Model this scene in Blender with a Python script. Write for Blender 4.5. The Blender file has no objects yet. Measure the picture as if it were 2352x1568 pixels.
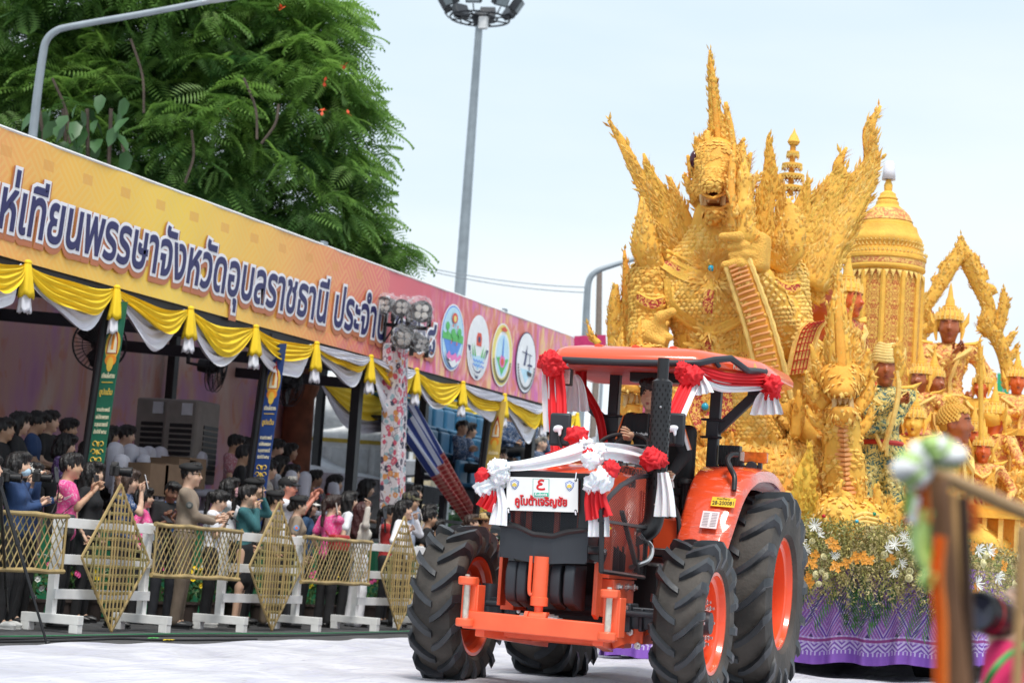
import bpy, math, random
import numpy as np
from mathutils import Matrix, Vector
R = math.radians
rng = np.random.default_rng(7)
random.seed(7)
sc = bpy.context.scene
COL = sc.collection

# ---------------------------------------------------------------- camera
VW, VH = 2352, 1568                   # the size at which positions were measured
EYE = np.array([0, 0, .86])
YAW, PITCH, ROLL, LENS = R(21.82), R(6.04), R(3.86), 75.0
FPX = LENS / 36 * VW
c_f = np.array([-math.sin(YAW) * math.cos(PITCH), math.cos(YAW) * math.cos(PITCH), math.sin(PITCH)])
_r0 = np.array([math.cos(YAW), math.sin(YAW), 0.]); _u0 = np.cross(_r0, c_f)
c_r = _r0 * math.cos(ROLL) + _u0 * math.sin(ROLL)
c_u = _u0 * math.cos(ROLL) - _r0 * math.sin(ROLL)
cd = bpy.data.cameras.new('camera'); co = bpy.data.objects.new('camera', cd); COL.objects.link(co)
mw = Matrix.Identity(4)
for i in range(3):
 mw[i][0], mw[i][1], mw[i][2], mw[i][3] = c_r[i], c_u[i], -c_f[i], EYE[i]
co.matrix_world = mw
cd.lens, cd.sensor_width, cd.clip_start, cd.clip_end = LENS, 36, .1, 3000
cd.dof.use_dof = True; cd.dof.focus_distance = 15.2; cd.dof.aperture_fstop = 3.6
sc.camera = co

# ---------------------------------------------------------------- sky, sun, exposure
SUN_EL, SUN_AZ = R(62), R(200)
w = bpy.data.worlds.new('World'); sc.world = w; w.use_nodes = True
nt = w.node_tree; nt.nodes.clear()
def wn(t, **k):
 n = nt.nodes.new(t)
 for a, b in k.items(): setattr(n, a, b)
 return n
out = wn('ShaderNodeOutputWorld'); bg = wn('ShaderNodeBackground'); bg.inputs[1].default_value = .1
sky = wn('ShaderNodeTexSky', sky_type='NISHITA', sun_disc=False, sun_elevation=SUN_EL, sun_rotation=SUN_AZ)
tc = wn('ShaderNodeTexCoord'); mp = wn('ShaderNodeMapping'); mp.inputs['Scale'].default_value = (1.2, 1.2, 5)
nz = wn('ShaderNodeTexNoise'); nz.inputs['Scale'].default_value = 1.6; nz.inputs['Detail'].default_value = 5; nz.inputs['Roughness'].default_value = .5
rp = wn('ShaderNodeValToRGB')
rp.color_ramp.elements[0].position = .32; rp.color_ramp.elements[0].color = (5.1, 6.1, 6.85, 1)
rp.color_ramp.elements[1].position = .68; rp.color_ramp.elements[1].color = (6.75, 7.2, 7.5, 1)
mx = wn('ShaderNodeMix', data_type='RGBA'); mx.inputs[0].default_value = .88
L = nt.links.new
L(tc.outputs['Generated'], mp.inputs[0]); L(mp.outputs[0], nz.inputs['Vector']); L(nz.outputs['Fac'], rp.inputs[0])
L(sky.outputs[0], mx.inputs[6]); L(rp.outputs[0], mx.inputs[7]); L(mx.outputs[2], bg.inputs[0]); L(bg.outputs[0], out.inputs[0])
sd = bpy.data.lights.new('sun', 'SUN'); sd.energy = 2.0; sd.angle = R(18); sd.color = (1, .96, .9)
so = bpy.data.objects.new('sun', sd); COL.objects.link(so)
so.rotation_euler = (R(90) - SUN_EL, 0, R(180) - SUN_AZ); so.location = (0, -10, 40)
so.rotation_euler = Vector((math.sin(R(150)) * math.cos(SUN_EL), math.cos(R(150)) * math.cos(SUN_EL), math.sin(SUN_EL))).to_track_quat('Z', 'Y').to_euler()
vs = sc.view_settings
vs.view_transform, vs.look, vs.gamma, vs.use_curve_mapping, vs.exposure = 'Standard', 'None', 1, False, .64

# ---------------------------------------------------------------- measuring
def _ray(px, py): return c_f + c_r * (px - VW / 2) / FPX - c_u * (py - VH / 2) / FPX
def V(px, py, D): return EYE + _ray(px, py) * D                     # point at depth D along the view
def onx(px, py, X):
 d = _ray(px, py); return EYE + d * X / d[0]
def ony(px, py, Y):
 d = _ray(px, py); return EYE + d * Y / d[1]
def onz(px, py, z=0):
 d = _ray(px, py); return EYE + d * (z - EYE[2]) / d[2]
def A(*p): return np.array(p[0] if len(p) == 1 else p, float)
def unit(v): v = np.asarray(v, float); return v / (np.linalg.norm(v) + 1e-12)

# ---------------------------------------------------------------- materials
MATS = {}
def nodes_of(name):
 m = bpy.data.materials.new(name); m.use_nodes = True
 return m, m.node_tree, m.node_tree.nodes['Principled BSDF']
def mat(name, col, rough=.6, metal=0, var=.12, scale=8, bump=0, bscale=40, attr=False, coat=0, trans=0, sss=0, alpha=1, coord='Object', stretch=None):
 if name in MATS: return MATS[name]
 m, t, b = nodes_of(name); MATS[name] = m
 N, K = t.nodes, t.links.new
 b.inputs['Roughness'].default_value = rough; b.inputs['Metallic'].default_value = metal
 b.inputs['Coat Weight'].default_value = coat; b.inputs['Transmission Weight'].default_value = trans; b.inputs['Alpha'].default_value = alpha
 if sss: b.inputs['Subsurface Weight'].default_value = sss; b.inputs['Subsurface Scale'].default_value = .03
 tc = N.new('ShaderNodeTexCoord'); vec = tc.outputs[coord]
 if stretch:
  mpn = N.new('ShaderNodeMapping'); mpn.inputs['Scale'].default_value = stretch; K(vec, mpn.inputs[0]); vec = mpn.outputs[0]
 n = N.new('ShaderNodeTexNoise'); n.inputs['Scale'].default_value = scale; n.inputs['Detail'].default_value = 4; K(vec, n.inputs['Vector'])
 mr = N.new('ShaderNodeMapRange'); mr.inputs[1].default_value = .3; mr.inputs[2].default_value = .7; mr.inputs[3].default_value = 1 - var; mr.inputs[4].default_value = 1 + var
 K(n.outputs['Fac'], mr.inputs[0])
 vm = N.new('ShaderNodeVectorMath'); vm.operation = 'SCALE'; K(mr.outputs[0], vm.inputs['Scale'])
 if attr:
  at = N.new('ShaderNodeAttribute'); at.attribute_name = 'col'; K(at.outputs['Color'], vm.inputs[0])
 else: vm.inputs[0].default_value = col
 K(vm.outputs[0], b.inputs['Base Color'])
 if bump:
  n2 = N.new('ShaderNodeTexNoise'); n2.inputs['Scale'].default_value = bscale; n2.inputs['Detail'].default_value = 3; K(vec, n2.inputs['Vector'])
  bp = N.new('ShaderNodeBump'); bp.inputs['Strength'].default_value = bump; bp.inputs['Distance'].default_value = .02; K(n2.outputs['Fac'], bp.inputs['Height']); K(bp.outputs[0], b.inputs['Normal'])
 return m
class NG:                                   # tiny node-graph helper for patterned materials
 def __init__(s, name, rough=.7):
  s.m, s.t, s.b = nodes_of(name); MATS[name] = s.m; s.b.inputs['Roughness'].default_value = rough
  s.N, s.K = s.t.nodes, s.t.links.new
 def put(s, sock, v):
  if v is None: return
  if isinstance(v, bpy.types.NodeSocket): s.K(v, sock)
  else: sock.default_value = v
 def uv(s, name='tex'):
  n = s.N.new('ShaderNodeAttribute'); n.attribute_name = name; return n.outputs['Vector']
 def sep(s, v):
  n = s.N.new('ShaderNodeSeparateXYZ'); s.K(v, n.inputs[0]); return n.outputs
 def m_(s, op, a, b=None, c=None):
  n = s.N.new('ShaderNodeMath'); n.operation = op
  s.put(n.inputs[0], a); s.put(n.inputs[1], b); s.put(n.inputs[2], c); return n.outputs[0]
 def noise(s, v, sc_, det=3, dist=0, out='Fac'):
  n = s.N.new('ShaderNodeTexNoise'); s.put(n.inputs['Vector'], v); n.inputs['Scale'].default_value = sc_; n.inputs['Detail'].default_value = det; n.inputs['Distortion'].default_value = dist; return n.outputs[out]
 def vor(s, v, sc_, out='Distance', feat='F1'):
  n = s.N.new('ShaderNodeTexVoronoi'); n.feature = feat; s.put(n.inputs['Vector'], v); n.inputs['Scale'].default_value = sc_; return n.outputs[out]
 def ramp(s, f, stops, interp='LINEAR'):
  n = s.N.new('ShaderNodeValToRGB'); r = n.color_ramp; r.interpolation = interp
  c4 = lambda c: (*c, 1) if len(c) == 3 else c
  r.elements[1].position = stops[-1][0]; r.elements[1].color = c4(stops[-1][1]); r.elements[0].position = stops[0][0]; r.elements[0].color = c4(stops[0][1])
  for p, c in stops[1:-1]: e = r.elements.new(p); e.color = c4(c)
  s.put(n.inputs[0], f); return n.outputs[0]
 def mix(s, f, a, b):
  n = s.N.new('ShaderNodeMix'); n.data_type = 'RGBA'; s.put(n.inputs[0], f)
  s.put(n.inputs[6], (*a, 1) if isinstance(a, tuple) else a); s.put(n.inputs[7], (*b, 1) if isinstance(b, tuple) else b); return n.outputs[2]
 def map(s, v, sc_=(1, 1, 1), rot=(0, 0, 0), loc=(0, 0, 0)):
  n = s.N.new('ShaderNodeMapping'); s.K(v, n.inputs[0]); n.inputs['Scale'].default_value = sc_; n.inputs['Rotation'].default_value = rot; n.inputs['Location'].default_value = loc; return n.outputs[0]
 def done(s, col, bump=None, bs=.3):
  s.put(s.b.inputs['Base Color'], col)
  if bump is not None:
   bp = s.N.new('ShaderNodeBump'); bp.inputs['Strength'].default_value = bs; bp.inputs['Distance'].default_value = .02; s.K(bump, bp.inputs['Height']); s.K(bp.outputs[0], s.b.inputs['Normal'])
  return s.m

# ---------------------------------------------------------------- mesh building
class MB:
 def __init__(s): s.v, s.f, s.mi, s.n, s.uvs, s.cols = [], [], [], 0, [], []
 def add(s, v, f, mi=0, uv=None, col=None):
  v = np.asarray(v, float).reshape(-1, 3)
  s.v.append(v); s.f.append([tuple(int(i) + s.n for i in q) for q in f]); s.mi.append(mi if isinstance(mi, (list, np.ndarray)) else [mi] * len(f)); s.n += len(v)
  s.uvs.append(np.zeros((len(v), 2)) if uv is None else np.asarray(uv, float)); s.cols.append(np.ones((len(v), 3)) if col is None else np.broadcast_to(np.asarray(col, float), (len(v), 3)))
  return s
 def join(s, o, M=None, mi=None):
  for v, f, m_, uv, c in zip(o.v, o.f, o.mi, o.uvs, o.cols): pass
  v = np.concatenate(o.v); f = sum(o.f, []); mm = sum([list(x) for x in o.mi], [])
  if M is not None: v = v @ M[:3, :3].T + M[:3, 3]
  return s.add(v, f, mm if mi is None else mi, np.concatenate(o.uvs), np.concatenate(o.cols))
 def box(s, c, size, mi=0, M=None):
  c = A(*c); h = A(*size) / 2
  v = A(*[[(-1, 1)[i & 1], (-1, 1)[i >> 1 & 1], (-1, 1)[i >> 2 & 1]] for i in range(8)]) * h
  if M is not None: v = v @ np.asarray(M).T
  return s.add(v + c, [(0, 2, 3, 1), (4, 5, 7, 6), (0, 1, 5, 4), (2, 6, 7, 3), (0, 4, 6, 2), (1, 3, 7, 5)], mi)
 def frame(s, d, up=(0, 0, 1)):
  d = unit(d); up = A(*up)
  if abs(d @ unit(up)) > .98: up = A(1, 0, 0) if abs(d[0]) < .9 else A(0, 1, 0)
  x = unit(np.cross(up, d)); y = np.cross(d, x); return x, y
 def bar(s, p, q, w_, h_, mi=0, up=(0, 0, 1)):
  p, q = A(*p), A(*q); x, y = s.frame(q - p, up); x = x * w_ / 2; y = y * h_ / 2
  v = [p - x - y, p + x - y, p + x + y, p - x + y, q - x - y, q + x - y, q + x + y, q - x + y]
  return s.add(v, [(3, 2, 1, 0), (4, 5, 6, 7), (0, 1, 5, 4), (1, 2, 6, 5), (2, 3, 7, 6), (3, 0, 4, 7)], mi)
 def tube(s, pts, r, n=8, mi=0, cap=True, sq=1, up=(0, 0, 1), col=None):
  pts = np.asarray(pts, float); k = len(pts); r = np.broadcast_to(np.asarray(r, float), (k,)) if np.ndim(r) < 2 else r
  tg = np.gradient(pts, axis=0); x, y = s.frame(tg[0], up); V_ = []
  a = np.arange(n) * 2 * math.pi / n
  for i in range(k):
   d = unit(tg[i]); x = unit(x - d * (x @ d)); y = np.cross(d, x)
   V_.append(pts[i] + r[i] * (np.cos(a)[:, None] * x + sq * np.sin(a)[:, None] * y))
  F = [(i * n + j, i * n + (j + 1) % n, (i + 1) * n + (j + 1) % n, (i + 1) * n + j) for i in range(k - 1) for j in range(n)]
  if cap: F += [tuple(range(n))[::-1], tuple((k - 1) * n + j for j in range(n))]
  return s.add(np.concatenate(V_), F, mi, col=col)
 def lathe(s, prof, c=(0, 0, 0), ax=(0, 0, 1), n=24, mi=0, cap=False, lean=None):
  ax = unit(ax); x, y = s.frame(ax, (0, 1, 0)); a = np.arange(n) * 2 * math.pi / n; V_ = []
  for r_, z_ in prof: V_.append(A(*c) + ax * z_ + r_ * (np.cos(a)[:, None] * x + np.sin(a)[:, None] * y))
  k = len(prof)
  F = [(i * n + j, i * n + (j + 1) % n, (i + 1) * n + (j + 1) % n, (i + 1) * n + j) for i in range(k - 1) for j in range(n)]
  if cap: F += [tuple(range(n))[::-1], tuple((k - 1) * n + j for j in range(n))]
  return s.add(np.concatenate(V_), F, mi)
 def prism(s, poly, o, x, y, th, mi=0):          # polygon in the plane (x, y) at o, extruded by th along x cross y
  poly = np.asarray(poly, float); x, y = A(*x), A(*y); nrm = unit(np.cross(x, y)); n = len(poly)
  P = A(*o) + poly[:, :1] * x + poly[:, 1:] * y
  F = [tuple(range(n))[::-1], tuple(range(n, 2 * n))] + [(i, (i + 1) % n, n + (i + 1) % n, n + i) for i in range(n)]
  return s.add(np.concatenate([P, P + nrm * th]), F, mi)
 def ell(s, c, r, M=None, nu=10, nv=7, mi=0, col=None):
  u = np.arange(nu) * 2 * math.pi / nu; t = np.linspace(0, math.pi, nv)
  v = np.stack([np.outer(np.sin(t), np.cos(u)), np.outer(np.sin(t), np.sin(u)), np.outer(np.cos(t), np.ones(nu))], -1).reshape(-1, 3) * A(*np.broadcast_to(r, 3))
  if M is not None: v = v @ np.asarray(M).T
  return s.add(v + A(*c), [(i * nu + j, (i + 1) * nu + j, (i + 1) * nu + (j + 1) % nu, i * nu + (j + 1) % nu) for i in range(nv - 1) for j in range(nu)], mi, col=col)
 def grid(s, P, mi=0, uv=None, closed=False):    # P[nu][nv][3]
  P = np.asarray(P, float); a, b = P.shape[:2]
  F = [(i * b + j, i * b + j + 1, (i + 1) % a * b + j + 1, (i + 1) % a * b + j) for i in range(a if closed else a - 1) for j in range(b - 1)]
  return s.add(P.reshape(-1, 3), F, mi, None if uv is None else np.asarray(uv, float).reshape(-1, 2))
 def mesh(s, name, mats, smooth=True, ang=40):
  me = bpy.data.meshes.new(name)
  v = np.concatenate(s.v); F = sum(s.f, []); mi = np.concatenate([np.asarray(m_) for m_ in s.mi]) if s.mi else []
  n = np.fromiter((len(f) for f in F), np.int32, len(F)); flat = np.fromiter((i for f in F for i in f), np.int32, int(n.sum()))
  fill(me, v, n, flat, mats, np.asarray(mi, np.int32), smooth)
  uv = np.concatenate(s.uvs)
  if np.any(uv): me.attributes.new('tex', 'FLOAT_VECTOR', 'POINT').data.foreach_set('vector', np.c_[uv, np.zeros(len(uv))].astype(np.float32).ravel())
  c = np.concatenate(s.cols)
  if np.any(c != 1): me.attributes.new('col', 'FLOAT_COLOR', 'POINT').data.foreach_set('color', np.c_[c, np.ones(len(c))].astype(np.float32).ravel())
  if smooth and ang < 180: me.set_sharp_from_angle(angle=R(ang))
  return me
def fill(me, v, n, flat, mats, mi=None, smooth=True):
 me.vertices.add(len(v)); me.vertices.foreach_set('co', np.asarray(v, np.float32).ravel())
 me.loops.add(len(flat)); me.loops.foreach_set('vertex_index', np.asarray(flat, np.int32))
 me.polygons.add(len(n)); st = np.zeros(len(n), np.int32); st[1:] = np.cumsum(n)[:-1]; me.polygons.foreach_set('loop_start', st)
 for m_ in (mats if isinstance(mats, (list, tuple)) else [mats]): me.materials.append(m_)
 if mi is not None and len(mi): me.polygons.foreach_set('material_index', mi)
 me.polygons.foreach_set('use_smooth', np.full(len(n), bool(smooth))); me.update(calc_edges=True); me.validate()

def tag(o, label=None, cat=None, group=None, kind=None):
 for k, v in (('label', label), ('category', cat), ('group', group), ('kind', kind)):
  if v: o[k] = v
 return o
def thing(name, label, cat, loc=(0, 0, 0), group=None, rz=0):
 o = bpy.data.objects.new(name, None); COL.objects.link(o); o.location = [float(q) for q in loc]; o.rotation_euler = (0, 0, rz); o.empty_display_size = .1
 return tag(o, label, cat, group)
def link(name, me, parent=None, local=False):
 o = bpy.data.objects.new(name, me); COL.objects.link(o)
 if parent is not None:
  o.parent = parent
  if not local:                                   # geometry is written in world coordinates
   q = parent; T = Matrix.Identity(4); ch = []
   while q is not None: ch.append(q); q = q.parent
   for q in reversed(ch): T = T @ q.matrix_parent_inverse @ Matrix.LocRotScale(q.location, q.rotation_euler, q.scale)
   o.matrix_parent_inverse = T.inverted()
 return o
def obj(name, mb, mats, parent=None, local=False, smooth=True, ang=40, bevel=0, kind=None, label=None):
 o = link(name, mb.mesh(name, mats, smooth, ang), parent, local)
 if bevel:
  b = o.modifiers.new('bevel', 'BEVEL'); b.width = bevel; b.segments = 2; b.limit_method = 'ANGLE'; b.angle_limit = R(35)
 if kind: o['kind'] = kind
 if label: o['label'] = label
 return o
def dup(root, loc, rz=0, scale=1, label=None):
 r = root.copy(); COL.objects.link(r); r.location = [float(q) for q in loc]; r.rotation_euler = (0, 0, rz) if np.ndim(rz) == 0 else rz; r.scale = (scale,) * 3
 if label: r['label'] = label
 for ch in root.children:
  c = ch.copy(); COL.objects.link(c); c.parent = r
  for g in ch.children:
   d = g.copy(); COL.objects.link(d); d.parent = c
 return r
def spline(pts, n=6):                                   # Catmull-Rom through the points
 P = np.asarray(pts, float); P = np.concatenate([[2 * P[0] - P[1]], P, [2 * P[-1] - P[-2]]]); o = []
 for i in range(1, len(P) - 2):
  for t in np.arange(n) / n:
   a, b, c, d = P[i - 1:i + 3]
   o.append(.5 * (2 * b + (c - a) * t + (2 * a - 5 * b + 4 * c - d) * t * t + (3 * b - a - 3 * c + d) * t ** 3))
 return np.array(o + [P[-2]])

# ---------------------------------------------------------------- blended solids (signed distances meshed by surface nets)
def sdf_mesh(prims, h):
 """prims: ('c', a, b, ra, rb, k) tapered capsule | ('e', centre, radii, k[, R]) ellipsoid | ('-e', ...) cut | ('b', centre, half, round, k[, R])"""
 lo, hi = [], []
 for p in prims:
  if p[0] == 'c': a, b = A(*p[1]), A(*p[2]); r = max(p[3], p[4]); lo.append(np.minimum(a, b) - r); hi.append(np.maximum(a, b) + r)
  elif p[0] == 'e': r = max(p[2]) if len(p) > 4 else A(*p[2]); lo.append(A(*p[1]) - r); hi.append(A(*p[1]) + r)
  elif p[0] == 'b': r = np.linalg.norm(p[2]) + p[3]; lo.append(A(*p[1]) - r); hi.append(A(*p[1]) + r)
 lo = np.min(lo, 0) - 2 * h; hi = np.max(hi, 0) + 2 * h; n = np.ceil((hi - lo) / h).astype(int) + 1
 d = np.full(n, 9., np.float32); ax = [lo[i] + h * np.arange(n[i]) for i in range(3)]
 for p in prims:
  k = p[5] if p[0] == 'c' else p[3] if p[0] in ('e', '-e') else p[4]
  if p[0] == 'c': a, b = A(*p[1]), A(*p[2]); r = max(p[3], p[4]); l_, h_ = np.minimum(a, b) - r, np.maximum(a, b) + r
  else:
   r = np.linalg.norm(p[2]) + p[3] if p[0] == 'b' else (max(p[2]) if len(p) > 4 else A(*p[2])); l_, h_ = A(*p[1]) - r, A(*p[1]) + r
  i0 = np.maximum(((l_ - lo - k - 2 * h) / h).astype(int), 0); i1 = np.minimum(((h_ - lo + k + 2 * h) / h).astype(int) + 2, n)
  if np.any(i1 <= i0): continue
  S = tuple(slice(i0[i], i1[i]) for i in range(3))
  X = np.stack(np.meshgrid(*[ax[i][S[i]] for i in range(3)], indexing='ij'), -1)
  if p[0] == 'c':
   ab = b - a; t = np.clip(((X - a) @ ab) / (ab @ ab + 1e-9), 0, 1); q = np.linalg.norm(X - a - t[..., None] * ab, axis=-1) - (p[3] + t * (p[4] - p[3]))
  else:
   Y = X - A(*p[1])
   if len(p) > (5 if p[0] == 'b' else 4): Y = Y @ np.asarray(p[-1])
   if p[0] == 'b':
    qq = np.abs(Y) - A(*p[2]); q = np.linalg.norm(np.maximum(qq, 0), axis=-1) + np.minimum(qq.max(-1), 0) - p[3]
   else:
    rr = A(*p[2]); k0 = np.linalg.norm(Y / rr, axis=-1); k1 = np.linalg.norm(Y / rr ** 2, axis=-1) + 1e-6; q = k0 * (k0 - 1) / k1
  e = d[S]
  if p[0][0] == '-':
   q = -q; hh = np.maximum(k - np.abs(e - q), 0) / k if k else 0; d[S] = np.maximum(e, q) + hh * hh * k / 4
  else:
   hh = np.maximum(k - np.abs(e - q), 0) / k if k else 0; d[S] = np.minimum(e, q) - hh * hh * k / 4
 s = d < 0; c = [s[i:n[0] - 1 + i, j:n[1] - 1 + j, m:n[2] - 1 + m] for i in (0, 1) for j in (0, 1) for m in (0, 1)]
 cnt = sum(x.astype(np.int8) for x in c); I = np.argwhere((cnt > 0) & (cnt < 8)); idx = np.full(n - 1, -1, np.int32); idx[tuple(I.T)] = np.arange(len(I))
 off = A(*[[i, j, m] for i in (0, 1) for j in (0, 1) for m in (0, 1)]).astype(int)
 val = np.stack([d[tuple((I + o).T)] for o in off], 1); acc = np.zeros((len(I), 3)); w_ = np.zeros(len(I))
 for a_ in range(8):
  for b_ in range(a_ + 1, 8):
   if np.abs(off[a_] - off[b_]).sum() != 1: continue
   va, vb = val[:, a_], val[:, b_]; m_ = (va < 0) != (vb < 0); t = np.where(m_, va / (va - vb + 1e-12), 0)
   acc += np.where(m_[:, None], off[a_] + t[:, None] * (off[b_] - off[a_]), 0); w_ += m_
 v = lo + h * (I + acc / w_[:, None]); Q = []
 for x in range(3):
  y, z = (x + 1) % 3, (x + 2) % 3
  sl0 = [slice(1, n[i] - 1) for i in range(3)]; sl1 = list(sl0); sl0[x] = slice(0, n[x] - 1); sl1[x] = slice(1, n[x])
  E0, E1 = s[tuple(sl0)], s[tuple(sl1)]; base = np.array([1, 1, 1]); base[x] = 0
  for flip in (0, 1):
   J = np.argwhere((E0 & ~E1) if not flip else (~E0 & E1)) + base
   q = []
   for dy, dz in ((0, 0), (1, 0), (1, 1), (0, 1)):
    t = J.copy(); t[:, y] -= dy; t[:, z] -= dz; q.append(idx[tuple(t.T)])
   q = np.stack(q, 1); Q.append(q if not flip else q[:, ::-1])
 return v, np.concatenate(Q)
def solid(mb, prims, h, mi=0, M=None):
 v, q = sdf_mesh(prims, h)
 if M is not None: v = v @ np.asarray(M)[:3, :3].T + np.asarray(M)[:3, 3]
 mb.add(v, [tuple(x) for x in q.tolist()], mi); return mb
def rotm(ax, ang):
 return np.array(Matrix.Rotation(ang, 3, Vector([float(q) for q in ax])))
def text_mb(body, font_kw=None, bevel=0, res=3, shear=0):
 """flat lettering as mesh data in its own x, y plane; bevel widens the strokes"""
 c = bpy.data.curves.new('lettering', 'FONT'); c.body = body; c.size = 1; c.resolution_u = res; c.bevel_depth = bevel; c.bevel_resolution = 1; c.shear = shear
 o = bpy.data.objects.new('lettering', c); COL.objects.link(o)
 me = o.evaluated_get(bpy.context.evaluated_depsgraph_get()).to_mesh()
 v = np.empty(len(me.vertices) * 3, np.float32); me.vertices.foreach_get('co', v); v = v.reshape(-1, 3)
 f = [tuple(p.vertices) for p in me.polygons]
 bpy.data.objects.remove(o); bpy.data.curves.remove(c)
 return v.astype(float), f
def write(mb, body, o, x, y, nrm, w_=None, h_=None, bevel=0, lift=.004, mi=0, shear=0, res=3, thick=.002, fit=None):
 """lettering in the plane (x, y): starts at o, is w_ wide, letter size h_"""
 v, f = text_mb(body, bevel=bevel, res=res, shear=shear)
 if fit is None: v0, _ = text_mb(body, res=1, shear=shear); fit = (v0[:, 0].min(), v0[:, 0].max())
 sx = w_ / (fit[1] - fit[0]) if w_ else h_; z = v[:, 2:] / (np.abs(v[:, 2]).max() + 1e-9) * thick if bevel else v[:, 2:] * 0
 mb.add(A(*o) + (v[:, :1] - fit[0]) * sx * A(*x) + v[:, 1:2] * h_ * A(*y) + (lift + z) * A(*nrm), f, mi)
 return fit
# ================================================================ THE SETTING: ground, cloth over the road
M_black = mat('black_metal', (.018, .018, .02), .4, .3, .15)
M_white = mat('white_paint', (.78, .78, .77), .5, 0, .06, 6, .05)
M_grey = mat('galvanised', (.33, .37, .4), .45, .5, .12, 3)
M_steel = mat('bright_steel', (.6, .6, .6), .3, .9, .05)
M_asph = mat('asphalt', (.07, .07, .072), .85, 0, .35, 3, .5, 160)
M_rub = mat('rubber_black', (.016, .016, .017), .6, 0, .3, 6, .1, 60)
def sheet(name, x0, x1, y0, y1, z, m, nx=2, ny=2, zf=None, ef=None, kind='structure'):
 g = np.stack(np.meshgrid(np.linspace(x0, x1, nx), np.linspace(y0, y1, ny), indexing='ij') + [np.full((nx, ny), z)], -1)
 if ef: g[0, :, 0] += ef(g[0, :, 1])
 if zf: g[..., 2] += zf(g[..., 0], g[..., 1])
 mb = MB(); mb.grid(g[:, ::-1]); o = obj(name, mb, m); o['kind'] = kind; return o
sheet('ground', -260, 260, -60, 700, 0, M_asph)
g = NG('road_cloth', .8); c = g.N.new('ShaderNodeTexCoord').outputs['Object']
a1 = g.noise(g.map(c, (1.2, .35, 1)), 2.2, 5, .6); a2 = g.noise(g.map(c, (5, .9, 1), (0, 0, .5)), 2, 4, 1.2); a3 = g.noise(c, 14, 3)
st = g.ramp(g.noise(c, 1.1, 6, .8), [(.32, (.46, .46, .51)), (.62, (.66, .66, .70))])
sp = g.ramp(a3, [(.27, (.2, .2, .2)), (.31, (1, 1, 1))])
spk = g.ramp(g.noise(g.map(c, (3, 1.2, 1)), 5, 2), [(.70, (0, 0, 0)), (.74, (.55, .55, .55))]); M_road = g.done(g.mix(spk, g.mix(g.ramp(a2, [(.36, (.75, .75, .75)), (.5, (0, 0, 0))]), st, (.50, .50, .60)), (.33, .31, .32)), g.m_('ADD', g.m_('MULTIPLY', a2, 2.2), g.m_('MULTIPLY', a1, 3)), 1.0)  # crease shade painted bluish grey where the wrinkle bump is low
def wr(x, y): return .02 + .016 * np.sin(3.1 * x + 1.7 * np.sin(.6 * y)) * np.sin(.9 * y + x) + .008 * np.sin(9 * x + 2 * y) + .007 * np.sin(5 * y - 3 * x)
sheet('road_cloth', -9.42, 4, 6, 60, .012, M_road, 160, 300, wr, lambda y: .09 * np.sin(y * 1.1) + .05 * np.sin(y * 3.3 + 1))

# ---------------------------------------------------------------- grandstand
XB, ZB, ZT = -12.55, 3.59, 4.85
YE = 34.2
stand = thing('grandstand', 'long roofed grandstand with a green-skirted platform along the left side of the street', 'grandstand', (-15, 24, 0))
M_dark = mat('dark_frame', (.02, .021, .028), .5, .2, .1)
M_ceil = mat('roof_cloth', (.7, .7, .74), .8); _t = M_ceil.node_tree; _tr = _t.nodes.new('ShaderNodeBsdfTranslucent'); _tr.inputs[0].default_value = (.7, .7, .75, 1); _mx = _t.nodes.new('ShaderNodeMixShader'); _mx.inputs[0].default_value = .45; _t.links.new(_t.nodes['Principled BSDF'].outputs[0], _mx.inputs[1]); _t.links.new(_tr.outputs[0], _mx.inputs[2]); _t.links.new(_mx.outputs[0], _t.nodes['Material Output'].inputs[0])
mb = MB()
for y in (10, 33.9): mb.bar((XB - .1, y, 4.7), (-17.4, y, 4.95), .12, .12)
P = A([[XB - .08, 9, 4.8], [XB - .08, YE, 4.8]], [[-17.6, 9, 5.05], [-17.6, YE, 5.05]])
mb.grid(P); mb.grid(P[::-1] + A(0, 0, .06)); obj('roof', mb, M_ceil, stand, smooth=False)
mb = MB(); mb.box((XB - .12, (9 + YE) / 2, 3.5), (.16, YE - 9, .2)); mb.box((XB - .3, (9 + YE) / 2, 3.42), (.5, YE - 9, .03))
for y in np.arange(12.3, 34, 3.7): mb.bar((XB - .2, y, 3.5), (-17.3, y, 3.75), .1, .16)
obj('roof_beam', mb, M_dark, stand, smooth=False)
# platform with carpet and green skirt
M_green = mat('green_cloth', (.012, .17, .075), .75, 0, .2, 2)
M_carpet = mat('carpet', (.25, .16, .14), .9)
mb = MB(); mb.box((-15.1, 20.5, .5), (4.4, 23.4, 1.16)); obj('platform', mb, M_carpet, stand)
n = 400; ys = np.linspace(9, 32.2, n); fx = -12.86 + .035 * np.sin(ys * 14) + .015 * np.sin(ys * 31)
mb = MB(); mb.grid(np.stack([np.stack([fx - .02, ys, np.full(n, 1.09)], -1), np.stack([fx, ys, np.full(n, .6)], -1), np.stack([fx + .03, ys, np.full(n, .02)], -1)], 1))
obj('platform_skirt', mb, M_green, stand)
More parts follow.
